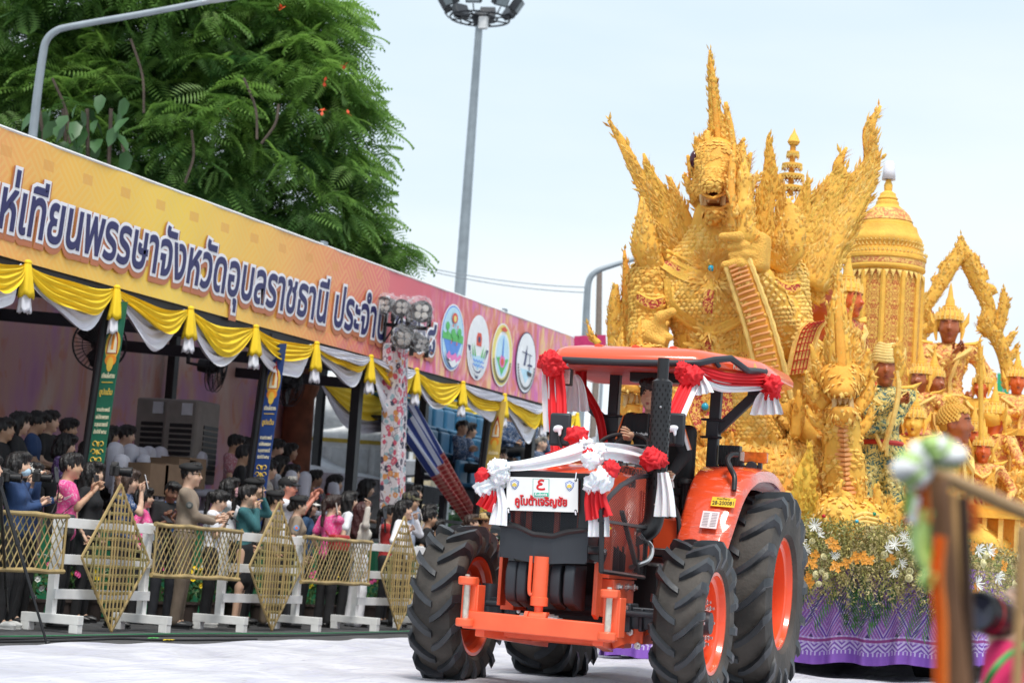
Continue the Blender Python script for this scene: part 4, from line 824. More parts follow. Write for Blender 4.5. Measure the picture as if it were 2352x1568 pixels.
whs = ['at the far left behind the cameras', 'with long hair behind the left cameras', 'third from the left in the shade', 'fourth from the left in the shade', 'holding a paper fan in the shade', 'in front of the left row', 'just right of the green banner', 'second to the right of the green banner', 'left of the blue banner', 'beside the person in rose', 'bending low left of the blue banner', 'just right of the blue banner', 'at the end of the row near the carved pillar', 'low, below the blue banner', 'behind the person in beige', 'near the white tent roof', 'in front of the white tent', 'beside the flowered column', 'in the gap before the white tent', 'alone behind the green banner']
for i, (px, py, X, c_, hr, _) in enumerate(SEATED):
 b = seat_at(px, py, X); person('s%d' % i, 'seated spectator in %s, %s' % (c_, whs[i]), b, (-8, 5, 12, -15)[i % 4], 1, None, (c_, colr[c_]), 'short', hair=hr, tone=('mid', 'light')[i % 2], female=hr != 'short', seat=True, h=.027, detail=False, head=(8 * math.sin(i * 3), -6 * (i % 3)))
M_chair = mat('chair_cover', (.55, .55, .62), .8, 0, .06, 3)
def chair(c, col=None, lab=None, group=None):
 t = thing('chair', lab, 'chair', c, group, R(21.8 - 90)); m = M_chair if col is None else col
 mb = MB(); solid(mb, [('b', A(0, 0, -.03), (.2, .2, .02), .02, .01)], .03); obj('seat', mb, m, t, True, ang=180)
 mb = MB(); solid(mb, [('b', A(0, -.21, .24), (.15, .02, .2), .05, .01), ('b', A(0, -.21, .42), (.09, .01, .06), .06, .06)], .03); obj('backrest', mb, m, t, True, ang=180)
 for x in (-.17, .17):
  for y in (-.17, .17): mb = MB(); mb.tube([(x, y, -.05), (x * 1.1, y * 1.1, -.45)], .02, 6); obj('leg', mb, m, t, True)
 return t
c0 = None
for i, (px, py, X) in enumerate(((306, 1045, -13.3), (321, 1073, -13.0), (340, 1048, -13.5), (360, 1055, -13.8), (379, 1052, -14.2), (372, 1072, -13.3), (405, 1052, -14.4), (430, 1050, -14.6), (450, 1056, -14.6), (475, 1056, -14.4), (497, 1062, -14.2), (450, 1098, -13.2), (705, 1105, -13.3), (735, 1108, -13.3), (800, 1130, -13.4), (820, 1112, -13.8))):
 P = onx(px, py, X) - A(0, 0, .4); lab = 'white covered chair with a rounded back on the grandstand platform'
 if c0 is None: c0 = chair(P, None, lab, 'white covered chairs on the platform')
 else: dup(c0, P, R(21.8 - 90), 1)
for i, (px, py, X) in enumerate(((420, 1085, -13.2), (395, 1088, -13.2), (330, 1100, -13.0), (365, 1100, -13.0))):
 P = onx(px, py, X); mb = MB(); mb.box(P, (.4, .4, .36)); tag(obj('carton', mb, mat('cardboard', (.16, .10, .06), .8)), 'brown cardboard carton among the white chairs', 'carton', 'cartons among the chairs')
# ================================================================ THE TRACTOR (x right, y back, z up from the ground under the front axle)
TPH = .041; TO = A(-5.15, 14.397, 0)
tex, tey = A(math.cos(TPH), math.sin(TPH), 0), A(-math.sin(TPH), math.cos(TPH), 0)
TW = lambda p: TO + tex * p[0] + tey * p[1] + A(0, 0, p[2])
def TL(px, py, y):
 d = _ray(px, py); c = EYE - TO; k = (y - c @ tey) / (d @ tey); p = c + k * d; return A(p @ tex, y, p[2])
def TX(px, py, x):
 d = _ray(px, py); c = EYE - TO; k = (x - c @ tex) / (d @ tex); p = c + k * d; return A(x, p @ tey, p[2])
M_or = mat('tractor_orange', (.88, .10, .030), .28, 0, .05, 3, coat=.5)
M_or2 = mat('frame_orange', (.88, .125, .045), .40, 0, .10, 6, .05, 30, coat=.2)
M_tyre = mat('tyre_carcass', (.055, .047, .040), .75, 0, .6, 3, .3, 25)
M_lug = mat('tyre_lug', (.030, .033, .038), .40, 0, .4, 6, .15, 18)  # dusty grey with a bluish tint painted in for sky reflection
M_chas = mat('chassis_grey', (.035, .042, .052), .4, .2, .15, 6)
M_tblk = mat('tractor_black', (.014, .014, .016), .38, 0, .15, 6)
M_frame = mat('guard_black', (.028, .031, .038), .45, .1, .1, 5)
TR = thing('tractor', 'orange farm tractor with black canopy posts, draped in red and white, pulling the float', 'tractor', TO, None, TPH)
def tp_(name, mb, m, par=None, **k): return obj(name, mb, m, par or TR, True, **k)
def wheel(x, y, R_, w_, rr, nl, side, dl):
 wl = bpy.data.objects.new('wheel', None); COL.objects.link(wl); wl.parent = TR; wl.location = (x, y, R_)
 ax = A(1, 0, 0); mb = MB(); h = w_ / 2
 prof = [(rr, -h * .72), (rr + .04, -h * .98), ((R_ + rr) / 2, -h * 1.06), (R_ - .075, -h * .98), (R_ - .045, -h * .8), (R_ - .032, 0), (R_ - .045, h * .8), (R_ - .075, h * .98), ((R_ + rr) / 2, h * 1.06), (rr + .04, h * .98), (rr, h * .72)]
 mb.lathe([(r_, a_) for r_, a_ in prof], (0, 0, 0), ax, 64)
 P = lambda ph, r_, a_: A(a_, -r_ * math.cos(ph), r_ * math.sin(ph))
 for sd in (-1, 1):
  for k in range(nl):
   p0 = (k + (.5 if sd > 0 else 0)) * 2 * math.pi / nl; rows = []
   st = [(-.03, 0, 0), (.22, .10, 0), (.5, .26, 0), (.78, .47, 0), (.98, .66, .004), (1.07, .72, .05), (1.08, .76, .12)]
   for i, (s_, f_, dr) in enumerate(st):
    pc = p0 + dl * f_; wd = (.040 + .018 * s_) / R_ * (R_ / .58) ** .5; a_ = sd * s_ * h; top = R_ + .006 - dr * (R_ / .58) - (.012 if i in (0,) else 0); bt = R_ - .06 - dr * 1.1 * (R_ / .58)
    ou = sd * (.012 if i > 4 else 0)
    rows.append([P(pc - wd * .72, bt, a_ - sd * (.02 if i > 4 else 0)), P(pc - wd * .5, top, a_ + ou), P(pc + wd * .5, top, a_ + ou), P(pc + wd * .72, bt, a_ - sd * (.02 if i > 4 else 0))])
   rows = A(rows); q = rows if sd > 0 else rows[:, ::-1]; n_ = len(mb.f)
   mb.grid(q[:, ::-1], 1); b = mb.n - q.shape[0] * 4; mb.add(q[0], [(0, 1, 2, 3)], 1); mb.add(q[-1], [(3, 2, 1, 0)], 1)
 tp_('tyre', mb, [M_tyre, M_lug], wl, ang=35)
 mb = MB(); f = h * .8
 rp = [(rr + .012, -f), (rr + .012, -f - .008), (rr - .012, -f - .008), (rr - .02, -f + .03), (rr - .05, -f + .045), (rr - .055, -.05), (rr - .055, .05), (rr - .05, f - .045), (rr - .02, f - .03), (rr - .012, f + .008), (rr + .012, f + .008), (rr + .012, f)]
 mb.lathe(rp, (0, 0, 0), ax, 48)
 dx = side * (.02 if R_ < .7 else -.02)
 mb.lathe([(rr - .054, dx - side * .03), (rr - .10, dx), (rr * .62, dx + side * .01), (rr * .56, dx + side * .045), (rr * .2, dx + side * .05), (0, dx + side * .05)][:: 1], (0, 0, 0), ax, 32)
 mb.lathe([(rr - .054, dx - side * .04), (rr * .6, dx - side * .0), (rr * .5, dx + side * .03), (0, dx + side * .035)], (0, 0, 0), ax, 32)
 tp_('rim', mb, M_or, wl)
 mb = MB(); mb.lathe([(0, .105 * side), (rr * .22, .10 * side), (rr * .25, .05 * side)], (dx, 0, 0), ax, 20); mb.lathe([(rr * .5, -.05 * side), (rr * .5, -.16 * side), (0, -.16 * side)], (dx, 0, 0), ax, 20)
 tp_('hub', mb, M_frame, wl)
 for k in range(8):
  a = k * math.pi / 4; c = A(dx + side * .045, rr * .42 * math.cos(a), rr * .42 * math.sin(a)); mb = MB(); mb.lathe([(.020, 0), (.020, side * .02), (.011, side * .022), (.011, side * .045), (0, side * .045)], c, ax, 6); tp_('bolt', mb, M_steel, wl, smooth=False)
 return wl
ZF, ZR = .57, .80
wheel(-.88, 0, ZF, .33, .345, 16, -1, .42); wheel(.88, 0, ZF, .33, .345, 16, 1, .42)
wheel(-.83, 2.176, ZR, .46, .432, 17, -1, .42); wheel(.83, 2.176, ZR, .46, .432, 17, 1, .42)
# axle, engine, gearbox
mb = MB(); mb.box((0, 0, .57), (1.3, .13, .15)); mb.box((0, .05, .66), (.4, .4, .2))
for q in (-1, 1): mb.lathe([(.06, -.16), (.07, -.1), (.07, .1), (.06, .16)], (q * .64, 0, .58), n=14); mb.box((q * .42, -.02, .57), (.06, .2, .2)); mb.box((q * .52, -.02, .56), (.03, .17, .16))
tp_('front_axle', mb, M_chas, bevel=.008)
mb = MB(); mb.tube([(-.62, -.13, .60), (.62, -.13, .60)], .022, 10); mb.tube([(-.3, -.13, .6), (.3, -.13, .6)], .04, 12)
for q in (-1, 1): mb.box((q * .35, -.13, .6), (.03, .1, .12))
tp_('steering_ram', mb, M_chas)
mb = MB()
for q in (-1, 1):
 for dz_ in (-.04, .04): mb.lathe([(.016, 0), (.016, .015), (0, .018)], (q * .35, -.185, .6 + dz_), (0, -1, 0), 6)
tp_('axle_bolts', mb, M_steel, smooth=False, kind='stuff')
mb = MB(); mb.box((-.02, .35, .95), (.42, 1.0, .5)); mb.box((0, 1.3, .85), (.45, 1.1, .6)); mb.box((0, 2.15, .8), (1.2, .3, .3)); mb.lathe([(.17, 0), (.19, .1), (.12, .14)], (.2, .3, 1.0), (1, 0, 0), 18)
for i in range(4): mb.tube([(.2, -.1 + .13 * i, 1.15), (.31, -.1 + .13 * i, 1.05), (.3, -.05 + .13 * i, .9)], .025, 8)
tp_('engine', mb, M_tblk, bevel=.01)
mb = MB(); mb.box((.36, .72, .72), (.26, .5, .5)); tp_('fuel_tank', mb, M_tblk, bevel=.03)
mb = MB(); mb.tube(spline([(.40, .15, 1.16), (.46, .28, 1.08), (.46, .22, .98), (.38, .05, .92)], 6), .017, 8); tp_('oil_pipe', mb, M_steel)
# dozer frame at the front
yb = -.86
mb = MB(); mb.bar((-.50, yb, .495), (.55, yb, .475), .13, .12); tp_('cross_bar', mb, M_or2, bevel=.008)
for xx, zc in ((-.475, .0), (.53, -.02)):
 mb = MB(); mb.box((xx, yb - .01, .62 + zc), (.10, .06, .30)); mb.box((xx + .055, yb + .04, .60 + zc), (.02, .14, .26))
 for z in (.755, .475): mb.lathe([(0, -.028), (.055, -.028), (.062, -.02), (.062, .02), (.055, .028), (0, .028)], (xx, yb - .085, z + zc), n=18); mb.box((xx, yb - .05, z + zc), (.11, .08, .054))
 tp_('pivot_bracket', mb, M_or2, bevel=.004)
 mb = MB(); mb.lathe([(0, -.12), (.022, -.12), (.022, .12), (0, .12)], (xx, yb - .075, .615 + zc), n=12); mb.lathe([(0, .0), (.018, 0), (.016, .012), (0, .014)], (xx, yb - .085, .785 + zc), n=12); tp_('pivot_pin', mb, mat('worn_pin', (.6, .56, .48), .35, .5, .25, 20))
mb = MB()
for q in (-1, 1): mb.bar((q * .42 + .02, yb + .02, .43), (q * .24, .1, .36), .07, .09); mb.bar((q * .34, -.55, .42), (-q * .2, -.25, .39), .06, .06)
mb.bar((-.36, -.5, .405), (.38, -.5, .405), .06, .05); mb.bar((-.3, -.16, .385), (.3, -.16, .385), .06, .05); mb.box((0, .12, .40), (.75, .2, .10)); mb.prism([(-.44, 0), (.48, 0), (.28, .7), (-.26, .7)], (0, yb + .04, .445), (1, 0, 0), (0, 1, 0), .012)
tp_('push_frame', mb, M_or2, bevel=.005)
cx = TL(1243, 1340, -.82)[0]
mb = MB(); mb.lathe([(0, .95), (.052, .95), (.052, .68), (.060, .675), (.060, .62), (.03, .615), (.03, .56), (0, .56)], (cx, -.84, 0), n=20); mb.tube(spline([(cx - .075, -.84, .95), (cx - .075, -.84, .72), (cx - .05, -.84, .69)], 4), .014, 8); tp_('lift_cylinder', mb, M_or2)
mb = MB()
for q in (-1, 1): mb.prism([(-.05, -.09), (.05, -.09), (.05, .03), (.03, .06), (-.03, .06), (-.05, .03)], (cx + q * .065 - .012, -.87, .52), (0, 1, 0), (0, 0, 1), .024)
mb.lathe([(0, -.05), (.045, -.05), (.045, .05), (0, .05)], (cx, -.86, .535), (1, 0, 0), 14); tp_('cylinder_yoke', mb, M_or2)
mb = MB(); mb.lathe([(0, -.12), (.03, -.12), (.03, -.085), (0, -.085)], (cx, -.86, .535), (1, 0, 0), 6); mb.lathe([(.035, .085), (.035, .12), (.028, .122), (.028, .15), (.014, .152), (.014, .18), (0, .18)], (cx, -.86, .535), (1, 0, 0), 6); tp_('yoke_bolt', mb, M_steel, smooth=False, kind='stuff')
for k, px in enumerate((1183, 1208, 1284, 1316)):
 a = TL(px, 1290, -.72); mb = MB(); x = a[0]; mb.prism([(-.26, .04), (-.30, .10), (-.30, .24), (-.27, .31), (.0, .31), (.0, 0), (-.1, 0)], (x - .038, -.5, .60), (0, 1, 0), (0, 0, 1), .076); tp_('front_weight', mb, M_frame, bevel=.012)
mb = MB(); mb.bar((TL(1232, 1330, -.6)[0] - .06, -.55, .75), (TL(1330, 1330, -.6)[0], -.55, .75), .1, .3); tp_('weight_carrier', mb, M_tblk)
# right-hand side frame plates
mb = MB(); mb.prism([(-.62, .58), (-.55, .55), (-.50, .60), (-.50, .92), (-.62, .96)], (.315, 0, 0), (0, 1, 0), (0, 0, 1), .03); mb.prism([(-.62, .60), (-.50, .60), (-.50, .94), (-.62, .96)], (-.37, 0, 0), (0, 1, 0), (0, 0, 1), .025); tp_('side_plate', mb, M_or2, bevel=.004, kind='stuff')
mb = MB(); mb.box((.36, -.18, .70), (.10, .5, .26)); mb.box((-.36, -.18, .70), (.10, .5, .26)); mb.bar((.30, -.1, .40), (.52, .05, .52), .08, .12); mb.box((.42, .1, .46), (.22, .3, .14)); tp_('mount_frame', mb, M_or2, bevel=.006, kind='stuff')
for (px, py, y) in ((1306, 1182, -.44), (1348, 1175, -.44), (1408, 1190, -.3), (1350, 1230, -.44)):
 pass
for (y, z) in ((-.36, .78), (-.15, .78), (.02, .78), (-.36, .64), (-.10, .64)):
 mb = MB(); mb.lathe([(.026, 0), (.026, .02), (.014, .022), (.014, .04), (0, .04)], (.41, y, z), (1, 0, 0), 6); tp_('bolt', mb, M_steel, smooth=False)
for (x, z) in ((.44, .47), (.50, .38)):
 mb = MB(); mb.lathe([(.026, 0), (.026, .02), (.014, .022), (.014, .05), (0, .05)], (x, -.06, z), (0, -1, 0), 6); tp_('bolt', mb, M_steel, smooth=False)
# front guard: plate, frame, expanded mesh
yg = -.80
xl, xr = TL(1148, 1240, yg)[0], TL(1350, 1250, yg)[0]; xm = (xl + xr) / 2
mb = MB(); t0 = [(xl, 1.145), (xl + .12, 1.135), (xm - .06, 1.085), (xm + .08, 1.08), (xr - .14, 1.115), (xr, 1.14)]; b0 = [(xl + .015, .93), (xl + .12, .925), (xm - .06, .905), (xm + .08, .905), (xr - .14, .915), (xr - .01, .92)]
yo = [.0, -.02, -.045, -.045, -.02, 0]
for off, fl_ in ((0, 1), (.03, -1)):
 mb.grid(A([[(p[0], yg + o + off, p[1]) for p, o in zip(t0, yo)], [(p[0], yg + o + off, p[1]) for p, o in zip(b0, yo)]])[::fl_])
mb.prism([(0, .93), (0.30, .93), (.26, 1.14), (0, 1.145)], (xr - .012, yg, 0), (0, 1, 0), (0, 0, 1), .012); mb.prism([(0, .93), (0.30, .93), (.26, 1.14), (0, 1.145)], (xl, yg, 0), (0, 1, 0), (0, 0, 1), .012)
tp_('bumper_plate', mb, M_frame, smooth=False)
mb = MB(); mb.tube([(p[0], yg + o - .008, p[1] + .012) for p, o in zip(t0, yo)], .020, 4); zt_ = 1.505
mb.bar((xl + .02, yg, 1.13), (xl + .02, yg, zt_), .05, .04, up=(0, 1, 0)); mb.bar((xr - .035, yg, 1.13), (xr - .035, yg, zt_ - .005), .075, .04, up=(0, 1, 0)); mb.bar((xl, yg, zt_), (xr, yg, zt_ - .005), .04, .05)
tp_('guard_frame', mb, M_tblk, bevel=.004)
def diamond_mesh(mb, o, x, y, w_, h_, cw, ch, r, inside=lambda u, v: True, off=0):
 n1, n2 = int(w_ / cw) + 1, int(h_ / ch) + 1
 for i in range(-n2, n1 + 1):
  for sg in (1, -1):
   for j in range(n2):
    u0, u1 = (i + j) * cw if sg > 0 else (i + n2 - j) * cw, (i + j + 1) * cw if sg > 0 else (i + n2 - j - 1) * cw; v0, v1 = j * ch, (j + 1) * ch
    if min(u0, u1) < 0 or max(u0, u1) > w_ or v1 > h_ or not inside((u0 + u1) / 2, (v0 + v1) / 2): continue
    mb.bar(A(*o) + A(*x) * u0 + A(*y) * v0, A(*o) + A(*x) * u1 + A(*y) * v1, r * 2, r * 1.3, up=np.cross(x, y))
mb = MB(); diamond_mesh(mb, (xl + .03, yg + .0, 1.10), (1, 0, 0), (0, 0, 1), xr - xl - .07, .39, .020, .0125, .0015); o = tp_('mesh_screen', mb, M_frame, smooth=False); o['kind'] = 'stuff'
# radiator and struts behind the mesh
mb = MB(); mb.box((xm, -.45, 1.2), (.5, .08, .5)); tp_('radiator', mb, M_tblk)
mb = MB()
for x in (xl + .06, xl + .14, xm + .03, xr - .12): mb.bar((x, -.62, .95), (x, -.62, 1.45), .035, .03, up=(0, 1, 0))
tp_('grille_strut', mb, M_or2, kind='stuff')
mb = MB(); mb.tube([TL(1358, 1262, yg) + A(-.03, 0, 0), TL(1358, 1262, yg) + A(.05, .05, 0)], .03, 8); mb.bar((xr - .03, yg + .1, 1.0), (xr + .09, yg + .1, .97), .10, .08); mb.bar((xr + .05, yg + .12, 1.02), (xr + .06, yg + .12, 1.12), .05, .03); tp_('guard_bracket', mb, M_tblk, bevel=.006)
mb = MB(); q = TL(1385, 1270, -.7); mb.tube([q, q + A(-.05, -.02, -.07)], .008, 6); mb.lathe([(0, 0), (.02, .0), (.02, .03), (0, .035)], q, (.3, -.2, .8), 10); tp_('lock_pin', mb, M_steel)
# hood
def rbox(hw, z0, z1, rt, n=7):
 pts = [(-hw, z0)]
 for k in range(n): a = math.pi - k * math.pi / 2 / (n - 1); pts.append((-hw + rt + rt * math.cos(a), z1 - rt + rt * math.sin(a)))
 for k in range(n): a = math.pi / 2 - k * math.pi / 2 / (n - 1); pts.append((hw - rt + rt * math.cos(a), z1 - rt + rt * math.sin(a)))
 return pts + [(hw, z0)]
hx = xm + .01; rows = []
for y, hw, z0, z1, rt in ((-.79, .295, 1.45, 1.505, .02), (-.78, .305, 1.40, 1.53, .04), (-.6, .31, 1.14, 1.575, .08), (-.2, .31, 1.06, 1.615, .09), (.3, .31, .98, 1.65, .09), (.74, .31, .98, 1.665, .09), (.78, .30, 1.2, 1.64, .08)):
 rows.append([(hx + p, y, z) for p, z in rbox(hw, z0, z1, rt)])
mb = MB(); mb.grid(A(rows)); mb.add(A(rows[0]), [tuple(range(len(rows[0])))[::-1]]); mb.add(A(rows[-1]), [tuple(range(len(rows[0])))]); tp_('hood', mb, M_or, ang=50)
mb = MB()
for k in range(5): mb.bar((hx + .312, .42 + .06 * k, 1.22), (hx + .312, .42 + .06 * k, 1.48), .018, .02, up=(1, 0, 0))
tp_('hood_louvres', mb, M_or2, kind='stuff')
mb = MB(); xs = hx + .311
a, b = TX(1416, 1071, xs), TX(1488, 1086, xs); write(mb, 'คูโบต้าเจริญชัย', (xs, a[1], a[2] - .03), (0, 1, 0), (0, 0, 1), (1, 0, 0), b[1] - a[1] - .05, .085, .03, .003); a = TX(1440, 1103, xs); write(mb, 'M7508', (xs, a[1], 1.49), (0, 1, 0), (0, 0, 1), (1, 0, 0), .22, .085, .02, .003)
tp_('hood_lettering', mb, M_tblk, smooth=False)
# side guard with expanded mesh
xg = .43; poly = [TX(px, py, xg)[1:] for px, py in ((1381, 1311), (1381, 1172), (1400, 1140), (1425, 1115), (1458, 1096), (1490, 1092), (1493, 1102), (1478, 1325))]
mb = MB(); mb.tube([(xg, *p) for p in poly + poly[:1]], .018, 6)
zmid = .5 * (poly[0][1] + poly[4][1]); ym = sum(p[0] for p in poly) / len(poly); mb.bar((xg, poly[1][0], zmid), (xg, poly[-2][0], zmid), .02, .04, up=(1, 0, 0)); mb.bar((xg - .02, ym - .05, 1.3), (xg - .02, poly[-1][0] - .1, .9), .02, .03, up=(1, 0, 0)); tp_('side_guard_frame', mb, M_tblk)
def inpoly(p, P):
 c = False
 for i in range(len(P)):
  a, b = P[i], P[i - 1]
  if (a[1] > p[1]) != (b[1] > p[1]) and p[0] < (b[0] - a[0]) * (p[1] - a[1]) / (b[1] - a[1]) + a[0]: c = not c
 return c
y0_, y1_, z0_, z1_ = min(p[0] for p in poly), max(p[0] for p in poly), min(p[1] for p in poly), max(p[1] for p in poly)
mb = MB(); diamond_mesh(mb, (xg, y0_, z0_), (0, 1, 0), (0, 0, 1), y1_ - y0_, z1_ - z0_, .05, .018, .0012, lambda u, v: inpoly((y0_ + u, z0_ + v), poly)); o = tp_('side_mesh', mb, M_frame, smooth=False); o['kind'] = 'stuff'
mb = MB(); mb.bar((.36, -.45, .85), (.36, -.45, 1.2), .06, .05); mb.bar((.36, .1, .85), (.36, .1, 1.2), .06, .05); mb.bar((.36, -.5, .86), (.36, .2, .86), .05, .06, up=(1, 0, 0)); tp_('engine_frame', mb, M_or2, kind='stuff')
# exhaust
xe, ye = .47, .28
mb = MB(); mb.lathe([(.036, 0), (.042, 0), (.042, .15), (.074, .17), (.074, 1.0)][::-1], (xe, ye, 2.19 + .25), (0, 0, -1), 24); mb.lathe([(.034, 0), (.036, 0), (.034, .2)], (xe, ye, 2.44), (0, 0, -1), 20)
mb.tube(spline([(xe, ye, 1.46), (xe, ye, 1.30), (xe - .03, ye - .02, 1.2), (xe - .14, ye - .06, 1.14), (xe - .22, ye - .08, 1.13)], 5), .074, 18); tp_('exhaust_pipe', mb, M_tblk)
mb = MB()
for z in np.arange(1.5, 2.25, .032):
 for k in range(7):
  a = R(-150 + 32 * k + (16 if int(z * 31) % 2 else 0)); mb.box((xe + .0738 * math.cos(a), ye + .0738 * math.sin(a), z), (.003, .010, .020), 0, rotm((0, 0, 1), a))
tp_('heat_shield_slots', mb, mat('slot_black', (.003, .003, .003), .9), smooth=False, kind='stuff')
for z in (2.08, 1.75, 1.38):
 mb = MB(); mb.lathe([(.008, 0), (.008, .008), (0, .01)], (xe + .02, ye - .074, z), (0, -1, 0), 6); tp_('shield_screw', mb, M_steel, smooth=False)
# cab floor, seat, wheel, dash
mb = MB(); mb.box((0, 1.25, 1.05), (.95, .9, .06)); mb.box((.42, 1.0, .92), (.22, .4, .03)); tp_('floor_plate', mb, M_tblk, bevel=.01)
mb = MB(); mb.box((0, 1.75, 1.14), (1.0, .06, .34)); mb.box((.38, 1.45, 1.16), (.30, .62, .30)); tp_('cab_side_panel', mb, M_or, bevel=.01)
mb = MB(); mb.box((0, .90, 1.4), (.34, .2, .6)); tp_('dashboard', mb, M_tblk, bevel=.03)
sw = TL(1433, 1022, .98); mb = MB(); a = np.linspace(0, 2 * math.pi, 25)
mb.tube([sw + A(.19 * math.cos(q), .10 * math.sin(q), .055 + .15 * math.sin(q) * .6 - .05) for q in a], .016, 8, cap=False); mb.tube([sw + A(-.19, 0, 0), sw + A(.19, 0, 0)], .012, 6); mb.tube([sw, sw + A(0, -.12, -.25)], .022, 8); tp_('steering_wheel', mb, M_tblk)
st0 = TL(1500, 930, 1.42)
mb = MB(); solid(mb, [('b', A(st0[0], 1.62, 1.42), (.2, .2, .04), .05, .02), ('b', A(st0[0], 1.85, 1.75), (.2, .03, .28), .05, .05)], .03); tp_('seat', mb, M_rub, ang=180)
q = TL(1574, 1110, 1.5); mb = MB(); solid(mb, [('b', q + A(0, .1, 0), (.03, .16, .02), .02, .01), ('c', q + A(0, .2, -.02), q + A(-.02, .25, -.2), .03, .03, .02)], .02); tp_('armrest', mb, M_rub, ang=180)
q = TL(1577, 1140, 1.45); mb = MB(); mb.lathe([(.0, -.1), (.045, -.1), (.05, .09), (.058, .1), (.0, .1)], q, n=16); tp_('cup_holder', mb, M_tblk)
q0, q1 = TL(1533, 1140, 1.15), TL(1560, 1235, 1.15); mb = MB(); mb.tube(spline([TL(1518, 1105, 1.1), TL(1540, 1150, 1.1), TL(1558, 1190, 1.1), TL(1560, 1255, 1.1)], 5), .02, 8); tp_('grab_rail', mb, M_tblk)
mb = MB(); mb.tube([TL(1548, 1245, 1.2), TL(1547, 1190, 1.2)], .008, 6); mb.ell(TL(1547, 1188, 1.2), .018, nu=8, nv=6); tp_('gear_lever', mb, M_steel)
# fenders
def wrapm():
 g = NG('wrapped_orange', .28); c = g.N.new('ShaderNodeTexCoord').outputs['Object']; a = g.noise(g.map(c, (1.2, 1.2, 5), (.3, .5, .2)), 3.5, 6, 1.8); sk = g.ramp(a, [(.60, (0, 0, 0)), (.72, (.42, .42, .42))])
 g.b.inputs['Coat Weight'].default_value = 1; g.b.inputs['Coat Roughness'].default_value = .08
 return g.done(g.mix(sk, (.80, .08, .02), (.8, .5, .45)), a, .6)
M_wrap = wrapm()
path = spline([(.98, 1.02), (1.12, 1.28), (1.32, 1.56), (1.55, 1.70), (1.9, 1.745), (2.3, 1.74), (2.75, 1.62), (3.0, 1.42)], 4)
for sg in (1, -1):
 mb = MB(); x0 = sg * .44; nr_ = []
 for i, (y, z) in enumerate(path):
  x1 = sg * (.80 + .10 * min(1, i / 12))
  d = path[min(i + 1, len(path) - 1)] - path[max(i - 1, 0)]; n_ = unit(A(-d[1], d[0])); lip = -n_ * .07; wv = .012 * math.sin(i * 1.7)
  nr_.append([(x0, y - n_[0] * .1, z - n_[1] * .5), (x0, y, z - .02), (x0 + sg * .03, y + n_[0] * .02 + wv, z + n_[1] * .02), ((x0 + x1) / 2, y + n_[0] * .03 - wv, z + n_[1] * .03), (x1 - sg * .05, y + n_[0] * .02, z + n_[1] * .02), (x1, y, z), (x1 + sg * .01, y + lip[0], z + lip[1]), (x1 - sg * .03, y + lip[0] * .9, z + lip[1] * .9)])
 G = A(nr_); mb.grid(G if sg > 0 else G[:, ::-1]); mb.grid((G if sg < 0 else G[:, ::-1]) - A(0, 0, .012)); tp_('fender', mb, M_wrap, ang=60)
xf = .75
f0 = TL(1668, 1165, 1.13); mb = MB()
def onf(px, py, y): p = TL(px, py, y); return p
fc = [onf(1649, 1162, 1.235), onf(1692, 1163, 1.25)]
fx_ = A(1, 0, 0); fi = 1; fy_ = unit(A(0, .56, .83)); fn = unit(np.cross(fx_, fy_))
s0 = A(TL(1649, 1175, 1.20)[0] - .05, 1.175, 1.415) + fn * .02
mb = MB(); mb.prism([(0, 0), (.185, -.008), (.185, .078), (0, .085)], s0, fx_, fy_, .003, 0); write(mb, '28-200081', s0 + fx_ * .01 + fy_ * .012, fx_, fy_, fn, .165, .05, .01, .005, 1); write(mb, 'ทะเบียน', s0 + fx_ * .04 + fy_ * .06, fx_, fy_, fn, .10, .022, .006, .005, 1)
tp_('licence_sticker', mb, [mat('sticker_yellow', (.85, .55, .02), .4), M_tblk], smooth=False)
s1 = s0 + fx_ * -.045 - fy_ * .21; mb = MB(); mb.prism([(0, 0), (.13, -.006), (.13, .15), (0, .155)], s1 + fn * .006, fx_, fy_, .003, 0)
for r_ in range(9):
 for c_ in range(2): mb.prism([(.012 + .062 * c_, .014 + .0145 * r_), (.056 + .062 * c_, .014 + .0145 * r_), (.056 + .062 * c_, .020 + .0145 * r_), (.012 + .062 * c_, .020 + .0145 * r_)], s1 + fn * .010, fx_, fy_, .001, 1)
tp_('paper_label', mb, [mat('label_paper', (.78, .68, .68), .5), mat('label_ink', (.3, .25, .28), .6)], smooth=False)
mb = MB(); mb.tube(spline([TL(1693, 1043, 1.5), TL(1679, 1044, 1.44), TL(1671, 1056, 1.38), TL(1678, 1076, 1.33), TL(1687, 1095, 1.28), TL(1686, 1126, 1.24)], 5), .021, 10); tp_('fender_handle', mb, M_tblk)
# ROPS posts, braces, lamps
ypo = 2.0
for sg, (t_, b_, jn) in ((-1, ((1417, 838), (1403, 1030), (1410, 976))), (1, ((1649, 868), (1628, 1140), (1639, 985)))):
 a, b, j = TL(*t_, ypo), TL(*b_, ypo), TL(*jn, ypo); mb = MB(); mb.bar(a, A(b[0], ypo, 1.0), .085, .085, up=(0, 1, 0)); tp_('canopy_post', mb, M_frame, bevel=.01)
 mb = MB(); mb.box(j, (.10, .11, .15))
 for dz_ in (-.07, .07): mb.tube([j + A(-.09, -.07, dz_), j + A(.09, -.07, dz_)], .010, 6); mb.box(j + A(0, -.06, dz_), (.16, .02, .02))
 tp_('post_clamp', mb, M_frame, bevel=.004)
 e = TL(1310, 890, ypo) if sg < 0 else TL(1740, 902, ypo); mb = MB(); mb.bar(j + A(sg * .02, 0, -.02), e, .075, .06, up=(0, 1, 0)); mb.box(e, (.14, .1, .05)); mb.tube([e + A(-.07, 0, .04), e + A(.07, 0, .04)], .02, 6); tp_('canopy_brace', mb, M_frame, bevel=.006)
